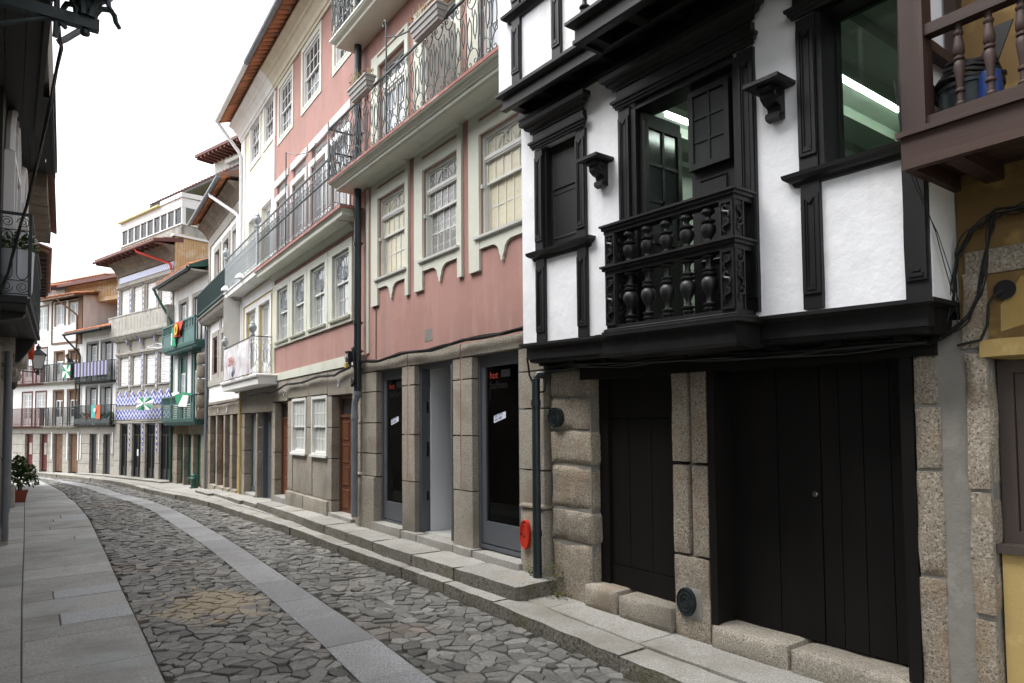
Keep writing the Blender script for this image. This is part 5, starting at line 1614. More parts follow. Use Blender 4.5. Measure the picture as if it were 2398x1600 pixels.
for x in (-.18, 3.40):
    ob('railing_finial', B().tube([(x, -.36, 5.3), (x, -.36, 6.2)], .022, 8).lathe([(r, z + 6.19) for r, z in urn], x, -.36, 12), M_IRONG, cb, smooth=45)
for x in (.1, 1.9):
    ob('railing_foot', B().lathe([(.02, 5.30), (.11, 5.31), (.10, 5.37), (.05, 5.42), (.02, 5.44)], x, -.42, 10), M_WHITE2, cb, smooth=45)
lb = ob('lower_balcony', B().shelf(.33, 3.44, [(.40, 2.64), (.43, 2.65), (.44, 2.80), (.48, 2.81), (.49, 2.85), (.47, 2.87)], 0), M_WHITE2, C)
mpl = mesh_of('railing_panel', wrought_panel(.155, .84, .006), M_IRONG)
for i in range(3):
    inst('railing_panel', mpl, lb, (3.46, -.46 + i * .155, 2.88), rz=pi / 2)
mpl2 = mesh_of('railing_panel', bar_panel(.19, .84, .006, 3), M_IRONG)
for i in range(16):
    inst('railing_panel', mpl2, lb, (.36 + i * .193, -.46, 2.88))
ob('handrail', B().box(.33, 3.475, -.475, -.448, 3.72, 3.74).box(3.448, 3.475, -.448, 0, 3.72, 3.74), M_IRON, lb)
for x in (.35, 3.462):
    ob('railing_finial', B().lathe([(r * 1.0, z * 1.0 + 3.73) for r, z in urn], x, -.46, 12), M_IRONG, lb, smooth=45)
course(C, .0, .62, [-.1, .5, 1.1, 1.7, 2.05], -.02, sd=3)
course(C, 1.85, 2.02, [-.05, .5, 1.1, 1.7, 2.05], -.02, sd=13)
course(C, 3.38, 3.52, [-.0, .5, 1.1, 1.7, 2.05], -.02, sd=23)
for x0, x1 in ((0, 1.9), (1.905, 3.5)):
    ob('lintel_stone', B().rough(x0, x1, -.02, .4, 2.06, 2.70, .006, .2, .008, x0), M_GRAN2, C, smooth=60)
gd = ob('glazed_door', B().ring(.63, 1.85, .06, 2.06, .07, .16, .23, wb=.12), M_ALU, C)
ob('pane', B().box(.70, 1.78, .19, .196, .18, 1.99), M_GLASSS, gd)
ob('sill_stone', B().rough(.85, 1.9, -.06, .3, -.08, .06, .008, .2, .01, 5), M_KERB, C, smooth=60)
d = ob('metal_door', B().box(2.03, 3.38, .20, .25, .0, 2.06).box(2.03, 2.13, .10, .2, .0, 2.06).box(2.74, 2.78, .185, .2, .02, 2.04), M_ALU, C)
ob('handle', B().tube([(2.70, .19, 1.0), (2.70, .14, 1.0), (2.64, .14, 1.0)], .012, 6).box(2.66, 2.72, .19, .2, .9, 1.1), M_COVER, d)
ob('gas_pipe', B().tube([(.28, -.06, -.05), (.28, -.06, 2.75)], .03, 10), M_YPIPE, C, smooth=40)
ob('house_body', B().box(.02, LC, .42, 8, -.2, 9.6), M_SHADE, C)
# the banner, the canvas sheet
def cloth(x0, x1, z0, z1, y, nx=14, nz=12, amp=.02, fr=5.0, sag=.0, ph=0.0):
    b = B()
    vs, fs = [], []
    for j in range(nz + 1):
        for i in range(nx + 1):
            u, v = i / nx, j / nz
            vs.append((x0 + (x1 - x0) * u, y + amp * sin(fr * 2 * pi * u + 2.2 * v + ph) * (1 - v * .6) + amp * .5 * sin(9 * u + 7 * v), z0 + (z1 - z0) * v - sag * 4 * u * (1 - u) * v))
    for j in range(nz):
        for i in range(nx):
            k = j * (nx + 1) + i
            fs.append((k, k + 1, k + nx + 2, k + nx + 1))
    return b.add(vs, fs)
p = w2('C', 0, 0)
t = thing('banner', 'printed grey and white banner with red letters tied to the yellow house lower balcony', 'banner', (p.x, p.y, 0), hrot('C'))
ob('banner_sheet', cloth(.40, 3.42, 2.90, 3.69, -.50, 24, 14, .016, 2.2, .02), M_BANNER, t, smooth=60)
text('lettering', 'LIBERIA', .30, M_INKR, t, (1.05, -.525, 3.22), sx=.75)
ob('printed_figure', B().prism_xz([(1.55, 2.96), (1.70, 2.96), (1.72, 3.04), (1.80, 3.06), (1.80, 3.18), (1.72, 3.18), (1.68, 3.08), (1.55, 3.04)], -.53, -.527), M_INKB, t)
t = thing('canvas_sheet', 'white canvas sheet hanging below the yellow house upper balcony at its far side', 'sheet', (p.x, p.y, 0), hrot('C'))
bs = cloth(0, .42, 3.0, 5.13, 0, 8, 10, .02, 1.2)
bs.v = [(.10 + y * .8, -.46 + x * 1.0, z) for x, y, z in bs.v]
ob('sheet_cloth', bs, M_SHEET, t, smooth=60)

# ------------------------------------------------------------------ stone-trimmed house with the deep painted eave
D = house('D', 'stone_trimmed_house', 'white house with brown stone trim, deep coved eave and dark green balcony')
LD = 5.08
wD2 = [(1.15, 1.95), (2.60, 3.38), (4.0, 4.80)]
wD1 = [(.93, 1.75), (2.45, 3.2), (4.0, 4.8)]
ob('wall', B().wall(0, LD, 2.45, 8.0, [(a, c, 5.3, 7.25) for a, c in wD2] + [(a, c, 3.33, 4.55) for a, c in wD1], 0, .2), M_WHITE2, D)
for a, c in wD2:
    casement(D, a, c, 5.35, 7.22, .10, M_BROWN, M_GLASSL, 2, 3, 1, .05, .4, M_WHITE2, name='balcony_door', trim=.17, tm=M_GSTONE, ty=-.03)
for a, c in wD1:
    sash(D, a, c, 3.36, 4.52, .05, M_REDW if a < 2 else M_BROWN, M_GLASS, 2, 2, 2, .05, .02, trim=.17, tm=M_GSTONE)
ob('stone_band', B().box(0, LD, -.04, 0, 3.0, 3.2).box(0, .34, -.035, 0, 3.2, 7.6).box(0, LD, -.035, 0, 7.6, 7.93).box(2.05, 2.32, -.03, 0, 3.2, 5.2), M_GSTONE, D)
for x in (.30, .9, 1.5, 2.1, 2.7, 3.3, 3.9, 4.5):
    ob('cove_stone', B().prism_yz([(0, 7.92), (-.05, 7.92), (-.08, 8.0), (-.16, 8.12), (-.27, 8.22), (-.36, 8.28), (-.36, 8.33), (0, 8.35)], x - .295 if x > .4 else -.12, x + .295 if x < 4.4 else LD), M_BSTONE, D)
rafter_tiles(D, M_TERRA, -.12, LD, -.56, .0, 8.40, dz=.25)
rfd = ob('roof', B().prism_yz([(-.55, 8.45), (-.53, 8.50), (4, 10.3), (9, 8.5)], -.15, LD), M_TERRAD, D)
ob('gutter', B().tube([(-.18, -.60, 8.40), (LD, -.60, 8.40)], .06, 10), M_PIPEG, rfd, smooth=40)
ob('downpipe', B().tube([(3.6, -.60, 8.40), (3.6, -.56, 8.28), (4.9, -.12, 7.5), (5.0, -.08, 7.4), (5.02, -.08, 2.6)], .05, 10), M_PIPEW, D, smooth=40)
gb = ob('balcony', B().shelf(.10, 5.0, [(.16, 5.03), (.24, 5.10), (.27, 5.15), (.28, 5.22), (.33, 5.23), (.34, 5.26)], 0), M_GSTONE, D)
ob('railing_sheet', B().box(-.20, 5.0, -.31, -.295, 5.30, 6.0).box(-.21, -.195, -.295, 0, 5.30, 6.0), M_GREENB, gb)
me = mesh_of('baluster', B().box(-.008, .008, -.335, -.312, 5.27, 6.02), M_DGREEN)
for i in range(52):
    inst('baluster', me, gb, (-.19 + i * .1, 0, 0))
ob('handrail', B().box(-.23, 5.02, -.345, -.29, 6.02, 6.05).box(-.23, -.19, -.29, 0, 6.02, 6.05).box(-.22, 5.0, -.34, -.3, 5.36, 5.39), M_DGREEN, gb)
for a, c in ((.0, .60), (1.60, 1.85), (2.86, 3.1), (3.8, 4.15), (4.8, 5.08)):
    course(D, a, c, [-.35, .3, .9, 1.5, 2.05], -.02, amp=.006, m=M_GRAN, sd=a * 9)
for a, c in ((0, 1.7), (1.705, 3.4), (3.405, 5.08)):
    ob('lintel_stone', B().rough(a, c, -.02, .4, 2.06, 2.5, .006, .25, .008, a * 3), M_GRAN, D, smooth=60)
for i, (a, c) in enumerate(((.61, 1.59), (1.86, 2.85), (3.11, 3.79), (4.16, 4.79))):
    z0 = -.25 + .035 * i
    door(D, a, c, z0 + .15, 2.05, .14, (M_GREYD, M_BROWN, M_GREYD, M_GREYD)[i], 1, 4, .3, M_GLASS)
    ob('sill_stone', B().rough(a - .03, c + .03, -.06, .3, z0 - .1, z0 + .15, .006, .25, .01, a), M_GRAN2, D, smooth=60)
for x in (2.0, 3.4):
    ob('house_number', B().disc(x, 2.2, .05, -.04, -.02, 12, .075), M_STICK, D)
for x in (.06, .16):
    ob('downpipe', B().tube([(x, -.08, -.3), (x, -.08, 4.9)], .035, 8), M_PIPEG, D, smooth=40)
ob('house_body', B().box(0, LD, .42, 8, -.4, 8.4), M_SHADE, D)
qs = ob('quoin', B().rough(-.16, .02, -.34, -.02, 1.95, 2.32, .01, .1, .02, 1), M_GRAN, D, smooth=60)
for i, (z0, z1) in enumerate(((2.33, 2.78), (2.79, 3.3), (3.31, 3.75), (3.76, 4.15))):
    ob('quoin', B().rough(-.16, .02, -.34, -.02, z0, z1, .012, .1, .025, 2 + i), M_GRAN, D, smooth=60)
ob('junction_box', B().rough(.0, .14, -.12, -.03, 2.75, 3.0, .003, .1, .01, 3), M_PIPEG, D)

# ------------------------------------------------------------------ white house with green balconies
E = house('E', 'green_balcony_house', 'white house with two dark green timber balconies and green framed windows')
LE = 4.28
dE1 = [(.85, 1.75), (2.55, 3.4)]
ob('wall', B().wall(0, LE, 1.75, 7.1, [(a, c, 1.9, 4.3) for a, c in dE1] + [(a, c, 4.7, 6.25) for a, c in dE1], 0, .2), M_WHITE2, E)
for a, c in dE1:
    casement(E, a, c, 2.0, 4.28, .06, M_GREEN, M_GLASSL, 2, 3, 1, .06, .35, M_WHITE2, name='balcony_door', trim=.12, tm=M_GREENB, ty=-.03, head=.55, hm=M_GREEN)
    casement(E, a, c, 4.7, 6.23, .06, M_DARKWOOD, M_GLASSL, 2, 3, 1, .06, .3, M_WHITE2, name='balcony_door', trim=.14, tm=M_GSTONE, ty=-.03)
def timber_balcony(root, x0, x1, z, ztop, zpan, louvre):
    bl = ob('balcony', B().shelf(x0, x1, [(.30, z - .10), (.32, z - .08), (.34, z - .02), (.38, z), (.40, z + .10), (.40, z + .13)], 0), M_GREENB, root)
    ob('balcony_soffit', B().box(x0, x1, -.36, 0, z - .11, z - .101), M_GREENB, bl)
    ob('handrail', B().box(x0 - .41, x1 + .41, -.41, -.34, ztop - .05, ztop).box(x1 + .34, x1 + .41, -.34, 0, ztop - .05, ztop).box(x0 - .41, x0 - .34, -.34, 0, ztop - .05, ztop), M_GREENB, bl)
    ob('handrail', B().box(x0 - .40, x1 + .40, -.40, -.35, zpan - .04, zpan), M_GREENB, bl)
    n = 3
    for i in range(n + 1):
        x = x0 - .40 + (x1 - x0 + .73) * i / n
        ob('post', B().box(x, x + .07, -.405, -.345, z + .13, ztop), M_GREENB, bl)
    for i in range(n):
        a = x0 - .33 + (x1 - x0 + .73) * i / n
        c = x0 - .40 + (x1 - x0 + .73) * (i + 1) / n
        if louvre:
            for k in range(7):
                zz = z + .15 + k * (zpan - z - .2) / 7
                ob('slat', B().box(a, c, -.39, -.37, zz, zz + (zpan - z - .2) / 7 - .02), M_GREEN, bl)
        else:
            ob('panel', B().box(a, c, -.385, -.365, z + .13, zpan - .04), M_GREENB, bl)
        for k in range(7):
            x = a + (c - a) * (k + .5) / 7
            ob('baluster', B().box(x - .018, x + .018, -.395, -.36, zpan, ztop - .05), M_GREENB, bl)
    for k in range(3):
        y = -.34 + k * .12
        ob('baluster', B().box(x1 + .355, x1 + .39, y + .03, y + .07, z + .13, ztop - .05), M_GREENB, bl)
    return bl
timber_balcony(E, .42, 3.72, 1.88, 2.80, 2.52, True)
timber_balcony(E, .42, 3.72, 4.48, 5.40, 5.08, False)
rfe = ob('roof', B().prism_yz([(-.66, 6.93), (-.62, 7.02), (.0, 7.32), (3, 8.7), (3, 8.6), (.0, 7.05)], -.15, LE), M_GREEN, E)
ob('eave_board', B().box(-.1, LE, -.58, .0, 6.86, 6.9), M_GSTONE, rfe)
for i in range(9):
    ob('soffit_board', B().box(-.1, LE, -.57 + .063 * i, -.513 + .063 * i, 6.835, 6.858), M_GSTONE, rfe)
ob('gutter', B().tube([(-.2, -.68, 6.90), (LE, -.68, 6.90)], .06, 10), M_PIPE, rfe, smooth=40)
ob('downpipe', B().tube([(-.12, -.68, 6.88), (-.1, -.62, 6.7), (.05, -.12, 5.7), (.08, -.07, 5.5), (.08, -.07, -.4)], .045, 10), M_GREEN, E, smooth=40)
tile_run(rfe, M_TERRA, -.1, LE, -.62, 7.03, 1.5, 7.95, .22, .08)
for a, c in ((.12, .72), (1.5, 1.62), (2.5, 2.75), (3.62, 4.28)):
    course(E, a, c, [-.45, .0, .5, 1.0, 1.45], -.02, amp=.006, m=M_GRAN, sd=a * 5)
for a, c in ((.12, 2.1), (2.105, LE)):
    ob('lintel_stone', B().rough(a, c, -.02, .4, 1.45, 1.78, .006, .25, .008, a), M_OCHRED if a < 1 else M_GRAN, E, smooth=60)
for a, c in ((.73, 1.49), (1.63, 2.49), (2.76, 3.61)):
    door(E, a, c, -.28, 1.44, .15, M_GREEN, 1, 3, .0)
ob('house_body', B().box(0, LE, .42, 8, -.5, 7.05), M_SHADE, E)

# ------------------------------------------------------------------ tiled house with the glazed roof terrace
Fh = house('F', 'tiled_house', 'grey stone house with blue zigzag tiles and white shutters and a glazed roof terrace')
LF = 5.15
sF = [(.36, 1.18), (1.58, 2.36), (2.80, 3.61), (4.0, 4.88)]
ob('wall', B().wall(0, LF, 2.0, 8.1, [(a, c, 3.42, 4.62) for a, c in sF] + [(a, c, 5.6, 7.48) for a, c in sF], 0, .16), M_GSTONE, Fh)
def roller(root, a, c, z0, z1, m=M_WHITE2):
    w = ob('roller_shutter', B().box(a, c, .07, .09, z0, z1), m, root)
    n = int((z1 - z0) / .1)
    b = B()
    me = mesh_of('slat', B().prism_yz([(.07, 0), (.055, .02), (.055, .075), (.07, .095)], a + .01, c - .01), m)
    for i in range(n):
        inst('slat', me, w, (0, 0, z0 + i * .1))
for a, c in sF:
    roller(Fh, a, c, 3.43, 4.62)
    roller(Fh, a, c, 5.62, 7.48)
    ob('sill', B().box(a - .05, c + .05, -.05, .06, 3.37, 3.42), M_GSTONE, Fh)
    ob('window_hood', B().shelf(a - .12, c + .12, [(.0, 4.62), (.03, 4.63), (.07, 4.70), (.10, 4.72), (.10, 4.80), (0, 4.83)], 0), M_GSTONE, Fh)
    ob('window_hood', B().shelf(a - .12, c + .12, [(.0, 7.48), (.03, 7.49), (.07, 7.54), (.12, 7.56), (.12, 7.66), (0, 7.70)], 0), M_GSTONE, Fh)
for x in (.18, 1.38, 2.58, 3.80, 5.02):
    for z0, z1 in ((3.2, 5.0), (5.7, 7.45)):
        ob('pilaster', B().box(x - .10, x + .10, -.03, 0, z0, z1), M_GSTONE, Fh)
        ob('tile_strip', B().box(x - .03, x + .03, -.035, -.031, z0 + .1, z1 - .1), M_AZUL, Fh)
wv = [(.10, 2.62), (5.05, 2.62), (5.05, 2.93)]
for k in range(8):
    c = 4.75 - k * .62
    wv += [(c + .20, 2.93), (c + .17, 3.08), (c + .07, 3.20), (c - .07, 3.20), (c - .17, 3.08), (c - .20, 2.93)]
wv += [(.10, 2.93)]
b = B().box(.10, 5.05, -.02, 0, 2.62, 2.93)
for k in range(8):
    c = 4.75 - k * .62
    b.prism_xz([(c - .20, 2.931), (c + .20, 2.931), (c + .17, 3.07), (c + .08, 3.13), (c, 3.22), (c - .08, 3.13), (c - .17, 3.07)], -.02, 0)
ob('tile_panel', b, M_AZUL, Fh)
ob('tile_panel', B().box(.10, 5.05, -.02, 0, 2.04, 2.42), M_AZUL, Fh)
ob('tile_frieze', B().box(.25, 5.12, -.02, 0, 7.78, 8.02), M_AZUL2, Fh)
for a, c in ((-.02, 1.7), (1.705, 3.4), (3.405, LF)):
    ob('cove_stone', B().prism_yz([(0, 8.06), (-.05, 8.06), (-.07, 8.2), (-.16, 8.36), (-.30, 8.5), (-.42, 8.56), (-.42, 8.62), (0, 8.64)], a, c), M_BSTONE, Fh)
rff = ob('roof', B().prism_yz([(-.74, 8.64), (-.72, 8.72), (.30, 8.98), (.3, 8.8)], -.45, 5.2), M_VIEN, Fh)
for i in range(14):
    ob('rafter', B().box(-.4 + i * .42, -.32 + i * .42, -.72, -.05, 8.56, 8.638), M_VIEN, rff)
tile_run(rff, M_TERRAD, -.45, 5.2, -.76, 8.73, .3, 9.0, .24, .08)
ob('gutter', B().tube([(-.5, -.78, 8.66), (5.2, -.78, 8.66)], .05, 8), M_VIEN, rff, smooth=40)
ob('downpipe', B().tube([(3.5, -.78, 8.66), (3.55, -.72, 8.5), (4.95, -.1, 7.95), (5.02, -.08, 7.85), (5.02, -.08, 7.3)], .045, 8), M_RED, Fh, smooth=40, label='red upper downpipe')
bf = ob('balcony', B().shelf(.12, 4.9, [(.10, 5.28), (.16, 5.33), (.22, 5.40), (.24, 5.46), (.28, 5.47), (.29, 5.52)], 0), M_CONC, Fh)
ob('parapet', B().urail(.12, 4.9, 0, 0, [(.27, 5.52), (.27, 6.28), (.20, 6.28), (.20, 5.52)]), M_CONC, bf)
ob('parapet_cap', B().urail(.12, 4.9, 0, 0, [(.29, 6.28), (.29, 6.33), (.18, 6.33), (.18, 6.28)]), M_CONC, bf)
for i in range(18):
    x = .0 + i * .285
    ob('parapet_slot', B().box(x, x + .10, -.274, -.271, 5.66, 6.14), M_GSTONE, bf)
for x in (1.38, 2.58, 3.80):
    ob('bracket', B().prism_yz([(0, 4.83), (-.03, 4.85), (-.12, 5.15), (-.2, 5.30), (0, 5.30)], x - .07, x + .07), M_GSTONE, Fh)
    ob('bracket_tile', B().prism_yz([(-.005, 4.86), (-.035, 4.88), (-.125, 5.16), (-.2, 5.295), (-.19, 5.295)], x - .05, x + .05), M_AZUL, Fh)
for a, c in ((-.02, .50), (1.26, 1.68), (2.50, 2.88), (3.74, 4.09), (4.97, LF)):
    course(Fh, a, c, [-.45, .3, 1.1, 1.86], -.02, amp=.004, m=M_GSTONE, sd=a * 3)
    if a > 0:
        ob('tile_strip', B().box((a + c) / 2 - .035, (a + c) / 2 + .035, -.03, -.021, .75, 1.85), M_AZUL, Fh)
for a, c in ((-.02, 2.6), (2.605, LF)):
    ob('lintel_stone', B().rough(a, c, -.02, .4, 1.86, 2.03, .004, .3, .006, a), M_GSTONE, Fh, smooth=60)
for a, c in ((.51, 1.25), (1.69, 2.49), (2.89, 3.73), (4.10, 4.96)):
    d = ob('iron_door', B().ring(a, c, -.32, 1.85, .04, .06, .12).box(a + .04, c - .04, .09, .11, -.3, 1.81).box(a + .04, c - .04, .065, .09, 1.38, 1.42).box((a + c) / 2 - .03, (a + c) / 2 + .03, .065, .09, -.3, 1.4), M_DOORBLK, Fh)
    for k in range(6):
        x = a + .1 + (c - a - .2) * k / 5
        ob('bar', B().box(x - .008, x + .008, .06, .085, .1, 1.78), M_DOORBLK, d)
    ob('sill_stone', B().rough(a - .2, c + .2, -.08, .3, -.45, -.32, .004, .3, .008, a), M_GSTONE, Fh, smooth=60)
ob('notice', B().box(2.02, 2.16, .05, .058, .55, .82), M_STICK, Fh)
ob('gable_cladding', B().box(LF - .02, LF + .01, .0, 8, 1.8, 9.1), M_ORANGE, Fh)
for i in range(40):
    ob('sheet_rib', B().box(LF + .01, LF + .035, .02 + i * .1, .07 + i * .1, 7.0, 8.95), M_ORANGE, Fh)
ob('gable_coping', B().box(LF - .1, LF + .08, -.1, 5, 8.98, 9.06), M_PIPEW, Fh)
ob('house_body', B().box(0, LF - .05, .42, 8, -.5, 9.0), M_SHADE, Fh)
tr = ob('roof_terrace', B().box(-.62, 4.93, .35, .5, 8.9, 9.56).box(4.80, 4.93, .5, 5, 8.9, 9.56).box(-.62, 4.93, .5, 5, 8.85, 8.95), M_CONC, Fh)
ob('terrace_coping', B().box(-.66, 4.97, .31, .53, 9.56, 9.60).box(4.77, 4.97, .53, 5, 9.56, 9.60), M_PIPEW, tr)
for i in range(10):
    x = -.60 + i * 5.46 / 9
    ob('window_post', B().box(x, x + .07, .36, .44, 9.60, 10.50), M_PIPEW, tr)
    if i < 9:
        inst('pane', pane_mesh(.53, .66, M_CLEAR), tr, (x + .07, .40, 9.62))
ob('terrace_fascia', B().box(-.64, 4.95, .34, .40, 10.26, 10.62).box(4.89, 4.95, .4, 4.5, 10.26, 10.62), M_WHITE2, tr)
for k in range(4):
    ob('window_post', B().box(4.88, 4.94, .4 + k * 1.0, .5 + k * 1.0, 9.60, 10.5), M_PIPEW, tr)
    inst('pane', pane_mesh(.9, .66, M_CLEAR), tr, (4.91, .5 + k * 1.0, 9.62), rz=pi / 2)
ob('terrace_roof', B().prism_yz([(.2, 10.60), (.2, 10.66), (5, 11.3), (5, 11.2)], -.75, 3.2), M_FIBRE, tr)
ob('terrace_roof', B().prism_yz([(.28, 10.62), (.3, 10.80), (5, 11.1), (5, 10.9)], 3.2, 5.0), M_WHITE2, tr)
ob('attic', B().box(3.0, 6.2, 4.2, 8, 9, 12.2), M_GSTONE, Fh)
ar = ob('attic_roof', B().prism_yz([(2.5, 12.30), (2.5, 12.42), (7, 14.2), (7, 14.0), (4.2, 12.7), (4.2, 12.25)], -2.9, 6.6), M_DARKSOFF, Fh)
tile_run(ar, M_VIEN, -2.9, 6.6, 2.48, 12.44, 4.5, 13.25, .26, .09)

# ------------------------------------------------------------------ white house at the bend
G = house('G', 'bend_house', 'low white house at the bend with tiled eave and black balconies above charcoal doors')
LG = 3.2
dG = [(.60, 1.50), (1.93, 2.80)]
ob('wall', B().wall(0, LG, 1.72, 5.95, [(a, c, 3.72, 5.45) for a, c in dG] + [(a, c, 1.8, 3.48) for a, c in dG], 0, .25), M_WHITE2, G)
for a, c in dG:
    casement(G, a, c, 3.75, 5.42, .16, M_DARKWOOD, M_GLASSL, 2, 3, 1, .06, .35, M_WHITE2, name='balcony_door', trim=.10, tm=M_GREYD, ty=-.03)
    casement(G, a, c, 1.8, 3.46, .16, M_DARKWOOD, M_GLASSL, 2, 3, 1, .06, .35, M_WHITE2, name='balcony_door', trim=.10, tm=M_GREYD, ty=-.03)
rfg = ob('roof', B().prism_yz([(-.62, 5.80), (-.60, 5.90), (1.5, 6.62), (1.5, 6.5)], -.25, LG + .1), M_DARKSOFF, G)
tile_run(rfg, M_TERRA, -.25, LG + .1, -.64, 5.92, 1.5, 6.64, .21, .08)
ob('gutter', B().tube([(-.3, -.66, 5.86), (LG, -.66, 5.86)], .05, 8), M_DARKSOFF, rfg, smooth=40)
ob('downpipe', B().tube([(-.22, -.66, 5.84), (-.2, -.6, 5.7), (.0, -.1, 5.05), (.02, -.07, 4.9), (.02, -.07, 1.8)], .04, 8), M_DARKSOFF, G, smooth=40)
def iron_balcony(root, x0, x1, z, h, out, m=M_IRON, pitch=.10, slabm=M_GSTONE, right=True, left=True):
    bl = ob('balcony', B().shelf(x0, x1, [(out - .10, z - .10), (out - .08, z - .08), (out - .02, z - .03), (out, z - .02), (out, z)], 0), slabm, root)
    me = mesh_of('baluster', B().box(-.009, .009, -.009, .009, z, z + h), m)
    n = int((x1 - x0 + 2 * out - .08) / pitch)
    for i in range(n + 1):
        inst('baluster', me, bl, (x0 - out + .04 + i * (x1 - x0 + 2 * out - .08) / n, -out + .04, 0))
    b = B().box(x0 - out + .02, x1 + out - .02, -out + .02, -out + .06, z + h, z + h + .03).box(x0 - out + .02, x1 + out - .02, -out + .03, -out + .05, z + .08, z + .10)
    k = int(out / pitch)
    for sx, on in ((x0 - out + .04, left), (x1 + out - .04, right)):
        if on:
            b.box(sx - .02, sx + .02, -out + .06, 0, z + h, z + h + .03)
            for q in range(k):
                inst('baluster', me, bl, (sx, -out + .1 + q * pitch, 0))
    ob('handrail', b, m, bl)
    return bl
iron_balcony(G, .22, 2.98, 3.74, .82, .28, slabm=M_DARKSOFF)
g1 = iron_balcony(G, .22, 2.98, 1.84, .82, .28, slabm=M_DARKSOFF)
ob('balustrade_band', B().box(-.02, 3.2, -.25, -.235, 1.88, 2.1), M_IRON, g1)
for a, c in ((0, .95), (1.60, 2.20), (2.82, LG)):
    course(G, a, c, [-.45, .1, .55, 1.0, 1.42], -.02, amp=.006, m=M_GSTONE, sd=a)
ob('lintel_stone', B().rough(0, LG, -.02, .4, 1.42, 1.75, .006, .3, .008, 1), M_GSTONE, G, smooth=60)
for a, c in ((.96, 1.59), (2.21, 2.81)):
    door(G, a, c, -.3, 1.41, .10, M_GREYD, 1, 4, .0)
ob('white_strip', B().box(1.86, 1.92, -.05, -.02, .3, 1.45).box(.12, .2, -.05, -.02, .3, 1.4).box(3.05, 3.1, -.05, -.02, .6, 1.5), M_WHITE2, G)
ob('house_body', B().box(0, LG, .42, 6, -.5, 5.9), M_SHADE, G)

# ------------------------------------------------------------------ brown trimmed house and the red doored one beyond
H = house('H', 'brown_trimmed_house', 'white house with brown timber frames and tall brown plank doors')
x0H, x1H = .98, 3.49
w3 = [(1.30, 2.06), (2.45, 3.22)]
dH = [(1.30, 2.05), (2.47, 3.22)]
ob('wall', B().wall(x0H, x1H, 1.72, 7.6, [(a, c, 6.45, 7.5) for a, c in w3] + [(a, c, 3.8, 5.25) for a, c in dH] + [(a, c, 1.8, 3.42) for a, c in dH], 0, .2), M_WHITE2, H)
ob('side_wall', B().box(x1H - .02, x1H + .02, .0, 6, 5.5, 7.9), M_WHITE2, H)
for a, c in w3:
    casement(H, a, c, 6.47, 7.48, .06, M_WHITE2, M_GLASSL, 2, 2, 2, .05, 0, name='window', trim=.08, tm=M_BROWNT, ty=-.02)
for a, c in dH:
    casement(H, a, c, 3.8, 5.22, .08, M_BROWNT, M_GLASSL, 2, 2, 1, .06, .40, M_WHITE2, name='balcony_door', head=.35, trim=.08, tm=M_BROWNT, ty=-.02, hm=M_BROWNT)
    casement(H, a, c, 1.8, 3.40, .08, M_BROWNT, M_GLASS, 2, 2, 1, .06, .40, M_WHITE2, name='balcony_door', head=.35, trim=.08, tm=M_BROWNT, ty=-.02, hm=M_BROWNT)
ob('timber_frame', B().box(x0H, x0H + .09, -.03, 0, 5.6, 7.6).box(x1H - .30, x1H + .03, -.04, 0, 5.5, 7.7), M_BROWNT, H)
ob('timber_frame', B().box(x0H + .09, x1H, -.03, 0, 5.58, 5.68), M_BROWNT, H)
rfh = ob('roof', B().prism_yz([(-.5, 7.62), (-.48, 7.70), (.6, 7.92), (.6, 7.8)], .2, 3.7), M_BROWNT, H)
tile_run(rfh, M_TERRA, .2, 3.9, -.52, 7.72, .6, 7.94, .2, .075)
ob('clad_storey', B().box(.9, 6.2, .6, 5, 7.5, 8.45), M_ORANGE, H)
for i in range(44):
    ob('sheet_rib', B().box(.95 + i * .12, 1.01 + i * .12, .57, .6, 7.7, 8.3), M_ORANGE, H)
ob('upper_roof', B().prism_yz([(.1, 8.32), (.1, 8.46), (3, 9.2), (3, 9.05)], -.8, 6.3), M_VIEN, H)
ob('downpipe', B().tube([(2.3, -.5, 7.64), (2.35, -.45, 7.5), (3.1, -.1, 6.9), (3.16, -.06, 6.8), (3.16, -.06, 1.8)], .04, 8), M_BROWNT, H, smooth=40)
iron_balcony(H, .85, 3.15, 3.83, .80, .28, pitch=.09, right=False)
iron_balcony(H, .85, 3.15, 1.80, .82, .28, pitch=.09)
for a, c in ((.98, 1.35), (2.12, 2.62), (3.36, 3.49)):
    course(H, a, c, [-.42, .1, .5, .9, 1.42], -.02, amp=.006, m=M_GSTONE, sd=a)
    ob('white_strip', B().box(c - .12, c - .05, -.05, -.02, .25, 1.5), M_WHITE2, H)
ob('lintel_stone', B().rough(.98, 3.49, -.02, .4, 1.43, 1.74, .006, .3, .008, 3), M_GSTONE, H, smooth=60)
for a, c in ((1.36, 2.11), (2.63, 3.35)):
    d = ob('plank_door', B().ring(a, c, -.32, 1.43, .05, .08, .16, wb=0), M_BROWNT, H)
    for k in range(3):
        w = (c - a - .1) / 3
        ob('plank', B().box(a + .05 + k * w + .004, a + .05 + (k + 1) * w - .004, .10 + .004 * (k % 2), .14, -.3, 1.38), M_BROWNT, d)
ob('house_body', B().box(x0H, x1H, .42, 6, -.5, 7.6), M_SHADE, H)
I = house('H', 'red_doored_house', 'white house with oxblood doors and red railings at the far left of the bend')
dI = [(-1.42, -.58), (-.22, .64)]
ob('wall', B().wall(-3.2, .975, 1.72, 8.2, [(a, c, 1.8, 3.42) for a, c in dI] + [(a, c, 3.8, 5.5) for a, c in dI] + [(a, c, 6.3, 7.5) for a, c in dI], 0, .2), M_WHITE2, I)
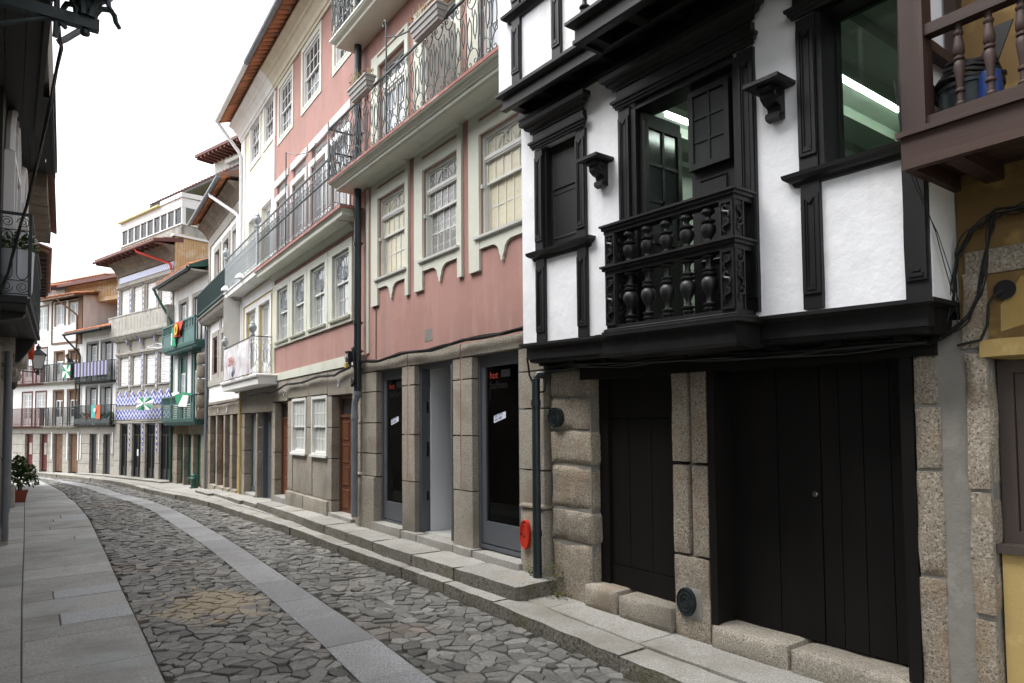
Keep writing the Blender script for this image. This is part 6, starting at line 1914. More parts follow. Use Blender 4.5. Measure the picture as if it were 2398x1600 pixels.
for a, c in dI:
    casement(I, a, c, 1.8, 3.40, .04, M_WHITE2, M_GLASSL, 2, 4, 2, .05, .35, name='balcony_door', trim=.07, tm=M_REDW, ty=-.02)
    casement(I, a, c, 3.8, 5.48, .04, M_WHITE2, M_GLASSL, 2, 4, 2, .05, .35, name='balcony_door', trim=.07, tm=M_REDW, ty=-.02)
    casement(I, a, c, 6.32, 7.48, .04, M_WHITE2, M_GLASSL, 2, 3, 2, .05, 0, name='window', trim=.07, tm=M_REDW, ty=-.02)
iron_balcony(I, -3.0, .60, 3.83, .80, .28, M_REDW, .09, M_REDW)
iron_balcony(I, -3.0, .60, 1.80, .82, .28, M_REDW, .09, M_REDW)
for a, c in ((-3.2, -1.1), (-.4, .2), (.86, .975)):
    course(I, a, c, [-.42, .1, .5, .9, 1.42], -.02, amp=.006, m=M_GSTONE, sd=a + 5)
ob('lintel_stone', B().rough(-3.2, .975, -.02, .4, 1.43, 1.74, .006, .3, .008, 4), M_GSTONE, I, smooth=60)
for a, c in ((-1.09, -.41), (.21, .85)):
    d = door(I, a, c, -.3, 1.42, .10, M_REDW, 1, 5, 0)
    ob('notice', B().box(a + .22, c - .22, .075, .085, .45, 1.0), M_GSTONE, d)
rfi = ob('roof', B().prism_yz([(-.5, 8.15), (-.5, 8.25), (3, 9.4), (3, 9.2)], -3.4, 1.1), M_VIEN, I)
tile_run(rfi, M_TERRA, -3.4, 1.0, -.52, 8.27, 2.5, 9.2, .24, .08)
ob('house_body', B().box(-3.2, .975, .42, 6, -.5, 8.1), M_SHADE, I)
# houses standing behind
p = w2('E', -4.6, 2.8)
K1 = thing('hillside_house', 'pale house with dark red eaves rising behind the stone-trimmed house', 'house', (p.x, p.y, 0), -pi / 2 + radians(16))
ob('wall', B().box(0, 5.5, 0, 6, 5, 13.95), M_WHITE2, K1)
ob('roof', B().prism_yz([(-.8, 13.95), (-.8, 14.08), (3, 15.2), (7, 14.1), (7, 13.95)], -.3, 6), M_VIEN, K1)
for i in range(18):
    ob('rafter', B().box(-.2 + i * .33, -.1 + i * .33, -.77, -.01, 13.84, 13.948), M_VIEN, K1)
ob('shutter', B().box(1.3, 2.3, -.04, 0, 12.5, 13.5), M_GLASSL, K1)
ob('shutter_box', B().box(1.2, 2.4, -.2, 0, 13.5, 13.66), M_WHITE2, K1)
p = w2('H', -2.4, 3.5)
K2 = thing('gabled_house', 'low house with bright red tiled gable showing behind the far white houses', 'house', (p.x, p.y, 0), hrot('H'))
ob('wall', B().box(-4, 3.0, .5, 5, 4, 9.7), M_WHITE2, K2)
ob('roof', B().prism_yz([(-.2, 9.55), (-.2, 9.72), (2.5, 10.2), (5.5, 9.7), (5.5, 9.55)], -4.5, 2.0), M_VIEN, K2)
tile_run(K2, M_TERRA, -4.5, 2.0, -.22, 9.75, 2.5, 10.25, .26, .09)

# ------------------------------------------------------------------ left side of the street
def left_house(name, label, x, y, th):
    return thing(name, label, 'house', (x, y, 0), pi / 2 - radians(th))
M_LWALL = mat('grey_old_plaster', (.20, .185, .16), .9, [((.12, .11, .095), 1.2, .45, .72, 6), ((.26, .24, .20), .9, .6, .78, 5)], [(9, .005)])
L1 = left_house('dark_soffit_house', 'left-hand house with a charcoal boarded overhang beside the camera', -.76, 0.5, 0)  # unseen near end stretched back to shade the near right-hand fronts
ob('wall', B().wall(0, 8.7, -.3, 5.5, [(1.2 + 3.2 * i, 2.4 + 3.2 * i, .1, 2.4) for i in range(2)] + [(1.2 + 3.2 * i, 2.4 + 3.2 * i, 3.2, 5.0) for i in range(2)], 0, .3), M_LWALL, L1)
for i in range(2):
    door(L1, 1.2 + 3.2 * i, 2.4 + 3.2 * i, .1, 2.4, .2, M_DARKWOOD, 2, 3, .3)
    casement(L1, 1.2 + 3.2 * i, 2.4 + 3.2 * i, 3.2, 5.0, .15, M_WHITE2, M_GLASS, 2, 3)
for k in range(6):
    ob('soffit_board', B().box(.0, 9.98, -.98 + k * .164, -.822 + k * .164, 5.5, 5.53), M_DARKSOFF, L1)
ob('soffit_moulding', B().box(0, 9.97, -1.0, -.965, 5.47, 5.5).box(0, 9.97, -.98, -.95, 5.455, 5.47), M_DARKSOFF, L1)
ob('upper_wall', B().wall(0, 10, 5.532, 7.6, [(1.4 + 2.2 * i, 2.4 + 2.2 * i, 5.9, 7.2) for i in range(4)], -.98, .25), M_LWALL, L1)
for i in range(4):
    casement(L1, 1.4 + 2.2 * i, 2.4 + 2.2 * i, 5.9, 7.2, -.9, M_WHITE2, M_GLASS, 2, 3)
ob('house_body', B().box(0, 8.7, .4, 5, -.3, 7.6), M_SHADE, L1)
ob('roof', B().prism_yz([(-1.3, 7.55), (-1.3, 7.7), (3, 8.9), (6, 7.7), (6, 7.55)], -.2, 10.05), M_TERRAD, L1)
L2 = left_house('arched_window_house', 'left-hand house with white arched windows and a wrought iron balcony holding daisies', -.115, 9.22, 3.1)
L2W = 4.4
def archwin(root, a, c, z0, z1, y):
    w = (c - a) / 2
    cx = (a + c) / 2
    b = B().box(a, a + .07, y - .05, y + .05, z0, z1 - w).box(c - .07, c, y - .05, y + .05, z0, z1 - w)
    pts = arc(cx, z1 - w, w - .035, 0, 180, 14, y)
    b.tube(pts, .05, 6).tube(arc(cx, z1 - w, w * .6, 0, 180, 12, y), .025, 5)
    b.box(cx - .03, cx + .03, y - .04, y + .04, z0, z1 - .05).box(a + .07, c - .07, y - .04, y + .04, z1 - w - .03, z1 - w + .03)
    f = ob('arched_window', b, M_PIPEW, root)
    ob('pane', B().box(a + .05, c - .05, y + .02, y + .03, z0, z1 - w).prism_xz([(cx + w * .95 * cos(k * pi / 12), z1 - w + w * .95 * sin(k * pi / 12)) for k in range(13)], y + .02, y + .03), M_GLASS, f)
ob('wall', B().wall(0, L2W, 3.2, 6.0, [], 0, .3), M_DARKSOFF, L2)
archwin(L2, .3, 1.7, 3.2, 5.6, -.05)
archwin(L2, 2.5, 3.9, 3.2, 5.6, -.05)
ob('wall', B().box(0, L2W, .24, .4, -.4, 3.05), M_LWALL, L2)
for k in range(4):
    ob('soffit_board', B().box(1.3, L2W, -.40 + k * .1, -.305 + k * .1, 5.96, 6.0), M_DARKSOFF, L2)
ob('eave_moulding', B().box(1.3, L2W, -.43, -.40, 5.9, 6.15).box(1.3, L2W, -.45, -.43, 6.0, 6.2), M_DARKSOFF, L2)
ob('upper_wall', B().box(0, L2W, -.38, .2, 6.2, 7.4), M_LWALL, L2)
ob('house_body', B().box(0, L2W, .41, 6, -.4, 7.4), M_SHADE, L2)
bl = ob('balcony', B().box(.03, 3.9, -.245, 0, 3.06, 3.12).box(.0, 3.95, -.28, 0, 3.12, 3.17).box(.03, 3.9, -.25, 0, 3.17, 3.2), M_DARKSOFF, L2)
ob('balcony_corbel', B().prism_yz([(0, 2.95), (-.05, 2.96), (-.2, 3.0), (-.24, 3.059), (0, 3.059)], .3, .5).prism_yz([(0, 2.7), (-.05, 2.72), (-.2, 2.95), (-.24, 3.059), (0, 3.059)], 3.2, 3.4), M_DARKSOFF, bl)
for k in range(3):
    ob('soffit_board', B().box(.04, 3.88, -.24 + k * .08, -.165 + k * .08, 3.052, 3.059), M_DARKSOFF, bl)
def endpan(w, h):
    b = B()
    r = .007
    for z in (0.02, .17, h - .17, h):
        b.tube([(0, 0, z), (w, 0, z)], r, 4)
    n = 2
    for i in range(n):
        cx = w * (i + .5) / n
        b.tube(spiral(cx, h - .085, .062, .014, 0, 640, 20), r * .8, 4)
        b.tube(spiral(cx, .095, .062, .014, 180, 820, 20), r * .8, 4)
        hw = w / n * .36
        b.tube([(cx - hw, 0, .25), (cx - hw, 0, h - .25)], r, 4).tube([(cx + hw, 0, .25), (cx + hw, 0, h - .25)], r, 4)
        b.tube(arc(cx, .25, hw, 180, 360, 8, 0, .07), r, 4).tube(arc(cx, h - .25, hw, 0, 180, 8, 0, .07), r, 4)
    return b
mpe = mesh_of('railing_panel', endpan(.29, .90), M_IRON)
inst('railing_panel', mpe, bl, (.04, -.275, 3.2), rz=pi / 2)
for i in range(13):
    inst('railing_panel', mpe, bl, (.04 + i * .29, -.27, 3.2))
ob('handrail', B().box(.02, 3.9, -.285, -.25, 4.10, 4.125).box(.02, .055, -.25, 0, 4.10, 4.125).box(.02, .05, -.285, -.255, 3.2, 4.1), M_IRON, bl)
L3 = left_house('stone_cornice_house', 'left-hand house with a stained stone cornice beyond the iron balcony', .09, 13.64, 3.1)
ob('wall', B().box(0, 4.3, 0, .3, 3.05, 6.0), M_GSTONE, L3)
for k in range(7):
    ob('cornice_stone', B().rough(.005 + k * .6, .595 + k * .6, -.36, .0, 5.72, 6.0, .012, .2, .015, k), M_BSTONE, L3, smooth=60)
ob('wall', B().box(0, 4.3, .34, .5, -.4, 3.05), M_LWALL, L3)
for x, z in ((1.2, 2.98), (2.4, 2.98)):
    ob('corbel', B().rough(x, x + .3, -.05, .35, z - .12, z + .12, .008, .1, .02, x), M_GSTONE, L3, smooth=60)
    ob('corbel', B().rough(x, x + .3, .04, .35, z - .36, z - .13, .008, .1, .03, x + 1), M_GSTONE, L3, smooth=60)
ob('roof', B().prism_yz([(-.45, 6.0), (-.45, 6.08), (3, 7.6), (3, 7.4)], -.1, 4.4), M_TERRAD, L3)
ob('house_body', B().box(0, 4.3, .51, 6, -.4, 7.0), M_SHADE, L3)
ob('foot_stone', B().rough(.25, .62, .08, .4, -.35, .18, .012, .1, .03, 9), M_GSTONE, L3, smooth=60)
b = B().tube([(.3, .13, -.1), (.3, .13, 3.0)], .055, 12).tube([(.3, .13, 1.2), (.3, .13, 1.24)], .063, 12)
ob('downpipe', b, M_PIPEG, L3, smooth=40)
L4 = left_house('tiled_eave_house', 'left-hand house with old tiled eave and rafters above the street lamp', .30, 17.95, 2.0)
ob('wall', B().box(0, 6, .42, .6, -.5, 5.5), M_LWALL, L4)
rl4 = ob('roof', B().prism_yz([(-.34, 5.55), (-.34, 5.62), (2.5, 6.7), (2.5, 6.5)], 0, 6), M_TERRAD, L4)
tile_run(rl4, M_TERRAD, 0, 6, -.38, 5.64, 2.4, 6.75, .24, .09)
for k in range(12):
    ob('rafter', B().box(.1 + k * .5, .2 + k * .5, -.3, .1, 5.46, 5.548), M_BALC, rl4)
ob('house_body', B().box(0, 6, .61, 6, -.5, 5.9), M_SHADE, L4)
ob('foot_stone', B().rough(4.6, 5.2, .3, .7, -.5, .25, .012, .12, .03, 19), M_GSTONE, L4, smooth=60)
ob('downpipe', B().tube([(2.6, .37, -.3), (2.6, .37, 3.0)], .04, 10).tube([(3.6, .38, -.3), (3.6, .38, 2.6)], .03, 10), M_PIPEG, L4, smooth=40)
L5 = left_house('far_left_house', 'plain left-hand house behind the potted shrub at the bend', .42, 24.0, 1.0)
ob('wall', B().box(0, 9, .52, .8, -.6, 5.2), M_LWALL, L5)
ob('roof', B().prism_yz([(.1, 5.2), (.1, 5.3), (3, 6.5), (3, 6.3)], 0, 9), M_TERRAD, L5)
ob('house_body', B().box(0, 9, .81, 6, -.6, 5.3), M_SHADE, L5)

# the wrought bracket lantern overhead
t = thing('bracket_lantern', 'large black ornate lantern on a wall bracket overhead at the upper left', 'lantern', (-.76, 6.0, 4.78))
ob('bracket_arm', B().box(0, 1.26, -.035, .035, .0, .085), M_IRON, t)
ob('brace', B().tube([(0, 0, -.42), (.55, 0, -.19), (.93, 0, .0), (.99, 0, .01), (1.05, 0, -.04)], .018, 6), M_IRON, t, smooth=50)
ob('drop_ball', B().lathe([(.005, -.06), (.03, -.05), (.035, -.03), (.02, .0)], 1.17, 0, 10), M_IRON, t, smooth=50)
b = B()
for k in range(6):
    a = k * pi / 3 + .2
    c, s_ = cos(a), sin(a)
    b.tube([(1.17 + c * r, s_ * r, z) for r, z in ((.05, .085), (.06, .14), (.10, .20), (.17, .22), (.20, .19), (.21, .14), (.24, .10))], [.03, .028, .024, .022, .02, .018, .016], 6)
    b.tube([(1.17 + c * r, s_ * r, z) for r, z in ((.06, .13), (.10, .24), (.18, .33), (.19, .42))], .016, 5)
b.lathe([(.07, .085), (.05, .12), (.09, .16), (.06, .2), (.12, .26), (.19, .30), (.2, .33), (.15, .34)], 1.17, 0, 12)
ob('scroll_base', b, M_IRON, t, smooth=50)
ob('lantern_glass', B().lathe([(.15, .34), (.23, .85), (.23, .86)], 1.17, 0, 6), M_LAMPG, t)
ob('lantern_cap', B().lathe([(.27, .86), (.26, .90), (.12, 1.05), (.05, 1.12), (.06, 1.18), (.01, 1.25)], 1.17, 0, 12), M_IRON, t, smooth=50)
ob('hanging_pipe', B().tube([(.98, .0, .45), (.99, .0, .05), (.985, .02, -.12)], .02, 6), M_IRON, t, smooth=50)
# bundle of cables dropping from the lantern
def bundle(name, label, cat, pts, n, spread, r, m=M_RUBBER, sag=.0):
    b = B()
    for k in range(n):
        ox, oy, oz = U(-spread, spread), U(-spread, spread) * .5, U(-spread, spread)
        ph = U(0, 6)
        P = []
        for i in range(len(pts) - 1):
            p, q = Vector(pts[i]), Vector(pts[i + 1])
            for s in range(4):
                u = s / 4
                w = p.lerp(q, u)
                tt = i * 4 + s
                P.append(w + Vector((ox * cos(tt * .5 + ph), oy * sin(tt * .4 + ph), oz * sin(tt * .6 + ph) - sag * u * (1 - u) * 4 * (k / n))))
        P.append(Vector(pts[-1]))
        b.tube(P, r * U(.7, 1.2), 5)
    o = ob(name, b, m, None, smooth=50)
    return tag(o, label, cat)
bundle('cable_bundle', 'twisted black cables dropping diagonally from the overhead lantern to the left wall', 'cable', [(.235, 6.02, 4.75), (.29, 6.6, 4.86), (.25, 7.4, 4.72), (.18, 8.0, 4.37), (.11, 8.7, 4.08), (.03, 9.0, 3.77), (-.04, 9.12, 3.42), (-.14, 9.2, 3.1)], 4, .014, .009)
tag(ob('gutter_elbow', B().tube([(.62, 9.0, 6.32), (.58, 9.0, 6.27), (.42, 9.0, 6.1), (.36, 9.0, 6.05)], .035, 10), M_PIPEG, smooth=50), 'grey pipe elbow poking out below the overhead lantern bracket', 'pipe')
# street lamp on the left wall
t = thing('wall_lamp', 'four-sided street lamp with frosted glass on a thin arm from the left wall', 'street lamp', (.49, 18.0, 2.9))
def frust(b, s0, s1, z0, z1):
    return b.add([(-s0, -s0, z0), (s0, -s0, z0), (s0, s0, z0), (-s0, s0, z0), (-s1, -s1, z1), (s1, -s1, z1), (s1, s1, z1), (-s1, s1, z1)], [(0, 1, 5, 4), (1, 2, 6, 5), (2, 3, 7, 6), (3, 0, 4, 7), (4, 5, 6, 7), (3, 2, 1, 0)])
ob('lamp_glass', frust(B(), .075, .125, .11, .40), M_LAMPG, t)
b = B()
for sx, sy in ((1, 1), (1, -1), (-1, 1), (-1, -1)):
    b.tube([(sx * .078, sy * .078, .10), (sx * .128, sy * .128, .41)], .009, 4)
    b.tube([(0, 0, .02), (sx * .05, sy * .05, .05), (sx * .075, sy * .075, .10)], .008, 4)
frust(b, .085, .085, .095, .115)
b.lathe([(.02, -.02), (.03, .0), (.015, .04), (.03, .07), (.01, .09)], 0, 0, 8)
ob('lamp_frame', b, M_IRON, t)
b = B()
frust(b, .155, .15, .40, .42)
frust(b, .145, .05, .42, .52)
b.lathe([(.05, .52), (.035, .54), (.05, .57), (.045, .6), (.015, .625), (.02, .64), (.005, .66)], 0, 0, 10)
ob('lamp_cap', b, M_GREYD, t)
ob('lamp_arm', B().tube([(-.48, 0, .09), (-.3, 0, .06), (-.02, 0, .03)], .012, 6).tube([(-.48, 0, -.1), (-.36, 0, .0), (-.3, 0, .06)], .008, 5), M_IRON, t, smooth=50)
tag(ob('junction_knot', B().lathe([(.02, 2.55), (.07, 2.62), (.06, 2.78), (.08, 2.88), (.03, 3.0)], .07, 17.9, 9), M_CABLEG, smooth=50), 'tangle of grey cable at the wall end of the street lamp arm', 'cable')
tag(ob('hanging_cloth', B().add([(.0, 0, 0), (.12, .02, 0), (.10, .0, -.34), (.02, .03, -.34), (.06, -.03, -.1)], [(0, 1, 4), (1, 2, 4), (2, 3, 4), (3, 0, 4)]), M_FRED), 'small red cloth hanging behind the street lamp', 'cloth').location = (.27, 16.4, 3.42)

# pots and plants
def leaves(b, tv, c, rad, n, s0, s1, gap=0.0):
    for _ in range(n):
        d = Vector((rnd.gauss(0, 1), rnd.gauss(0, 1), rnd.gauss(0, 1))).normalized()
        p = Vector(c) + Vector((d.x * rad[0], d.y * rad[1], d.z * rad[2])) * (rnd.random() ** .45)
        s = U(s0, s1)
        a = (d + Vector((U(-.8, .8), U(-.8, .8), U(-.3, .9)))).normalized()
        w = a.cross(Vector((U(-1, 1), U(-1, 1), 1))).normalized() * s * .38
        b.add([p, p + a * s * .5 + w, p + a * s, p + a * s * .5 - w], [(0, 1, 2, 3)])
        tv += [min(1, max(0, rnd.gauss(.5, .3)))] * 4
t = thing('flower_pot', 'square red terracotta pot standing on the left pavement at the bend', 'pot', (.29, 25.2, R(25.2)))
b = B()
frust(b, .15, .20, .0, .30)
frust(b, .215, .22, .30, .36)
ob('pot_body', b, M_POT, t)
sh = thing('potted_shrub', 'leafy green shrub growing in the red pot on the left pavement', 'plant', (.29, 25.2, R(25.2) + .36))
b, tv = B(), []
for c, r, n in (((0, 0, .38), (.26, .26, .3), 500), ((-.02, .02, .78), (.2, .2, .24), 360), ((.2, -.05, .52), (.2, .2, .22), 320), ((.30, .0, .25), (.18, .18, .16), 180), ((-.14, 0, .6), (.16, .16, .25), 220)):
    leaves(b, tv, c, r, n, .05, .10)
q = ob('foliage', b, M_LEAF, sh, kind='stuff')
set_tint(q.data, tv)
b = B()
for k in range(6):
    b.tube([(U(-.05, .05), U(-.05, .05), -.04), (U(-.12, .15), U(-.1, .1), .35), (U(-.2, .25), U(-.15, .15), .75)], [.014, .01, .005], 5)
ob('stems', b, M_BALC, sh)
t = thing('balcony_tub', 'pale blue white plastic tub behind the iron railing of the left balcony', 'planter', (.035, 9.46, 3.2), 0)
ob('tub_body', B().lathe([(.13, 0), (.155, .1), (.165, .5), (.17, .53), (.15, .53)], 0, 0, 18), M_WPLANT, t, smooth=50)
t = thing('daisies', 'clump of white daisies growing in the tub on the left balcony', 'flowers', (.035, 9.46, 3.72))
b, tv = B(), []
leaves(b, tv, (0, 0, .08), (.19, .18, .13), 420, .03, .06)
q = ob('foliage', b, M_LEAF, t, kind='stuff')
set_tint(q.data, tv)
b = B()
for _ in range(110):
    d = Vector((rnd.gauss(0, 1), rnd.gauss(0, 1), abs(rnd.gauss(.3, 1)))).normalized()
    p = Vector((d.x * .2, d.y * .19, .08 + d.z * .2))
    r = U(.008, .014)
    b.lathe([(r * .5, p.z), (r, p.z + .003), (r * .3, p.z + .009)], p.x, p.y, 6)
ob('blooms', b, M_FLOWER, t, kind='stuff')

# hydrant on the right pavement
t = thing('fire_hydrant', 'dark green fire hydrant on the pavement by the green doors', 'hydrant', (5.02, 24.78, S(24.8)))
ob('barrel', B().lathe([(.13, 0), (.13, .04), (.085, .05), (.085, .28), (.11, .30), (.11, .34), (.09, .36), (.085, .43), (.05, .47), (.03, .48), (.03, .52), (.01, .53)], 0, 0, 14), M_GREEN, t, smooth=40)
for k, (a, r) in enumerate(((pi * .95, .05), (pi * 1.5, .04), (pi * .4, .04))):
    o = ob('outlet', B().tube([(cos(a) * .06, sin(a) * .06, .32), (cos(a) * .15, sin(a) * .15, .32)], r, 10).tube([(cos(a) * .15, sin(a) * .15, .32), (cos(a) * .175, sin(a) * .175, .32)], r * 1.2, 8), M_GREENB if k == 0 else M_GREEN, t, smooth=40)

# flags and cloths
def flag_thing(name, label, fr, cat='flag'):
    p = w2(fr, 0, 0)
    return thing(name, label, cat, (p.x, p.y, 0), hrot(fr), 'flags and cloths hung along the street')
t = flag_thing('flag', 'green and white pinwheel flag hanging against the blue tiles', 'F')
cx, cz, hw, hh = 3.52, 2.62, .72, .24
P = [(-hw, -.05), (-hw * .75, hh * .9), (-.1, hh), (hw * .35, hh * .95), (hw, hh * .75), (hw * .95, -.1), (hw * .7, -hh), (.0, -hh), (-hw * .95, -hh)]
for i in range(len(P)):
    a, c = P[i], P[(i + 1) % len(P)]
    y0 = -.33
    ob('flag_sector', B().add([(cx, y0 - .03, cz), (cx + a[0], y0 + .02, cz + a[1]), (cx + (a[0] + c[0]) / 2, y0 - .02, cz + (a[1] + c[1]) / 2), (cx + c[0], y0 + .02, cz + c[1])], [(0, 1, 2), (0, 2, 3)]), M_FGREEN if i % 2 else M_FWHITE, t)
t = flag_thing('flag', 'green triangle and white flag draped over the lower green balcony', 'E')
ob('green_field', B().prism_xz([(1.95, 2.86), (2.45, 2.42), (3.15, 2.84)], -.45, -.44), M_FGREEN, t)
ob('white_field', B().prism_xz([(3.15, 2.84), (2.45, 2.42), (3.5, 2.38), (3.75, 2.80)], -.452, -.442), M_FWHITE, t)
ob('white_field', B().prism_xz([(1.6, 2.92), (1.75, 2.80), (2.6, 2.86), (2.5, 2.93)], -.455, -.445), M_FWHITE, t)
ob('green_field', B().prism_xz([(2.9, 2.90), (3.1, 2.80), (4.1, 2.74), (4.1, 2.82)], -.458, -.448), M_FGREEN, t)
t = flag_thing('flag', 'red and green national flag crumpled over the upper green balcony', 'E')
f = cloth(1.9, 3.0, 4.85, 5.36, -.46, 10, 8, .03, 1.5)
f.v = [(x - .35 * (5.36 - z) / .5, y, z) for x, y, z in f.v]
ob('red_field', f, M_FRED, t, smooth=60)
ob('emblem', B().disc(2.32, 5.10, .20, -.52, -.505, 14), M_FYEL, t)
ob('emblem_shield', B().disc(2.32, 5.10, .10, -.53, -.521, 12), M_FRED, t)
f = cloth(1.62, 2.05, 4.55, 5.2, -.47, 6, 8, .03, 1.2)
ob('green_field', f, M_FGREEN, t, smooth=60)
ob('white_edge', cloth(1.56, 1.66, 4.62, 5.05, -.475, 3, 6, .01), M_FWHITE, t, smooth=60)
t = flag_thing('flag', 'green and white quartered flag hung over the far balcony in front of the leaning person', 'H')
cx, cz = 2.9, 4.25
for i, (sx, sz) in enumerate(((-1, 1), (1, 1), (1, -1), (-1, -1))):
    m1, m2 = (M_FWHITE, M_FGREEN) if i % 2 == 0 else (M_FGREEN, M_FWHITE)
    ob('flag_sector', B().add([(cx, -.33, cz), (cx + sx * .30, -.33, cz + sz * .30), (cx, -.33, cz + sz * .30)], [(0, 1, 2)]), m1, t)
    ob('flag_sector', B().add([(cx, -.331, cz), (cx + sx * .30, -.331, cz), (cx + sx * .30, -.331, cz + sz * .30)], [(0, 1, 2)]), m2, t)
t = flag_thing('striped_cloth', 'lilac and dark striped cloth wrapped along the upper black balcony at the bend', 'G', 'cloth')
n = 20
for i in range(n):
    a = .02 + 3.1 * i / n
    ob('stripe', B().box(a, a + 3.1 / n, -.285 - .006 * (i % 2), -.275, 3.96, 4.56), mat('lilac_cloth', (.36, .34, .55), .85) if i == 0 else (bpy.data.materials['lilac_cloth'] if i % 2 == 0 else M_GREYD), t)
t = flag_thing('flag', 'teal and orange-red flag with pale emblem over the lower black balcony at the bend', 'G')
ob('teal_field', cloth(1.68, 2.06, 2.12, 2.68, -.30, 5, 6, .012), M_FTEAL, t, smooth=60)
ob('red_field', cloth(2.06, 2.50, 2.08, 2.68, -.30, 5, 6, .012), M_FORNG, t, smooth=60)
ob('emblem', B().disc(2.07, 2.45, .09, -.33, -.32, 12), M_FWHITE, t)
for k, (x, m) in enumerate(((.4, M_LEAF), (1.1, M_ORFL), (1.7, M_LEAF), (2.4, M_LEAF), (2.95, M_LEAF))):
    p = w2('G', x, -.12)
    t = thing('balcony_plant', ('trailing green plant at the far end of the lower black balcony', 'red and orange flowers on the lower black balcony', 'green plant below the teal flag', 'green plant right of the teal flag on the lower black balcony', 'small plant beside the tiled house on the lower black balcony')[k], 'plant', (p.x, p.y, 1.86), hrot('G'), 'plants along the lower black balcony')
    ob('plant_pot', B().lathe([(.06, 0), (.085, .15), (.09, .16)], 0, 0, 8), M_POT, t)
    b, tv = B(), []
    leaves(b, tv, (0, 0, .28), (.22, .12, .2), 90, .06, .12)
    q = ob('foliage', b, m, t, kind='stuff')
    set_tint(q.data, tv)
# person leaning over the far balcony
def person(fr, x, y, z, label, sc):
    p = w2(fr, x, y)
    root = thing('person', label, 'person', (p.x, p.y, z), hrot(fr))
    V = [(-.1, .05, .03, .05), (-.1, .12, .45, .06), (-.09, .14, .85, .085), (0, .14, .92, .12), (.1, .05, .03, .05), (.1, .12, .45, .06), (.09, .14, .85, .085), (0, .03, 1.12, .13), (0, -.12, 1.30, .135), (0, -.21, 1.38, .06), (0, -.28, 1.47, .09), (0, -.30, 1.56, .085),
         (-.18, -.10, 1.30, .06), (-.26, -.10, 1.08, .045), (-.14, -.30, 1.02, .034), (-.07, -.36, 1.03, .03), (.18, -.10, 1.30, .06), (.26, -.10, 1.08, .045), (.14, -.30, 1.02, .034), (.07, -.36, 1.03, .03), (-.1, -.06, .02, .04), (.1, -.06, .02, .04)]
    Ed = [(3, 2), (2, 1), (1, 0), (0, 20), (3, 6), (6, 5), (5, 4), (4, 21), (3, 7), (7, 8), (8, 9), (9, 10), (10, 11), (8, 12), (12, 13), (13, 14), (14, 15), (8, 16), (16, 17), (17, 18), (18, 19)]
    me = bpy.data.meshes.new('body')
    me.from_pydata([(a * sc, b2 * sc, c * sc) for a, b2, c, r in V], Ed, [])
    o = bpy.data.objects.new('body_tmp', me)
    col.objects.link(o)
    md = o.modifiers.new('skin', 'SKIN')
    for i, v in enumerate(V):
        me.skin_vertices[0].data[i].radius = (v[3] * sc, v[3] * sc)
    me.skin_vertices[0].data[3].use_root = True
    o.modifiers.new('sub', 'SUBSURF').levels = 1
    dg = bpy.context.evaluated_depsgraph_get()
    nm = bpy.data.meshes.new_from_object(o.evaluated_get(dg))
    bpy.data.objects.remove(o)
    nm.name = 'body'
    nm.materials.clear()
    for m in (M_SHIRT, M_SKIN):
        nm.materials.append(m)
    for f in nm.polygons:
        f.use_smooth = True
        c = f.center / sc
        f.material_index = 1 if (c.z > 1.40 or (c.y < -.16 and c.z < 1.09)) else 0
    q = ob('body', nm, M_SKIN, root)
    ob('hair', B().lathe([(.005, 1.69 * sc), (.07 * sc, 1.66 * sc), (.10 * sc, 1.58 * sc), (.095 * sc, 1.50 * sc), (.05 * sc, 1.46 * sc)], 0, -.265 * sc, 12), M_HAIR, root, smooth=60)
    b = B()
    b.lathe([(.004, 1.50 * sc), (.012 * sc, 1.505 * sc), (.004, 1.53 * sc)], 0, -.385 * sc, 6)
    ob('nose', b, M_SKIN, root)
    return root
person('H', 2.72, -.02, 3.83, 'person in dark top leaning on the far upper balcony rail', .74)

# ------------------------------------------------------------------ cables along the right-hand fronts
def Wp(fr, pts, y=-.07):
    return [w2(fr, x, y, z) for x, z in pts]
bundle('cable_bundle', 'bundle of black cables along the top of the shop front granite', 'cable', Wp('A', [(4.8, 2.77), (4.2, 2.74), (3.4, 2.76), (2.6, 2.71), (1.7, 2.74), (1.0, 2.70), (.45, 2.73), (.20, 2.72)], -.10), 9, .03, .009)
bundle('cable_bundle', 'sagging black cables above the brown doors of the second pink house', 'cable', Wp('A', [(.20, 2.72)], -.22) + Wp('B', [(4.98, 2.68), (4.3, 2.60), (3.4, 2.62), (2.4, 2.57), (1.4, 2.59), (.6, 2.50), (.0, 2.46)], -.10), 8, .028, .010)
bundle('cable_bundle', 'black cables below the yellow house lower balcony and across to the stone-trimmed house', 'cable', Wp('C', [(3.5, 2.46), (2.6, 2.49), (1.6, 2.50), (.6, 2.44), (.0, 2.40)], -.10) + Wp('D', [(4.6, 2.40), (3.2, 2.38), (1.6, 2.40), (.4, 2.36)], -.09), 7, .03, .011)
bundle('cable_bundle', 'thin black cable run under the tiles of the tiled house', 'cable', Wp('F', [(5.1, 1.98), (3.6, 1.93), (1.8, 1.97), (.1, 1.99)], -.1), 3, .012, .012)
bundle('cable_bundle', 'dark cables tucked under the black jetty above the plank doors', 'cable', Wp('W', [(.1, 2.27), (.6, 2.31), (1.4, 2.26), (2.2, 2.25), (3.0, 2.22), (3.7, 2.21)], -.10), 9, .035, .010)
bundle('cable_coil', 'loop of black cable hanging from the corner of the black jetty', 'cable', [w2('W', -.07, -.2, 2.42), w2('W', -.09, -.16, 2.25), w2('W', -.07, -.1, 2.12), w2('W', .0, -.1, 2.06), w2('W', .06, -.08, 2.08), w2('W', .1, -.08, 2.25)], 4, .012, .008)
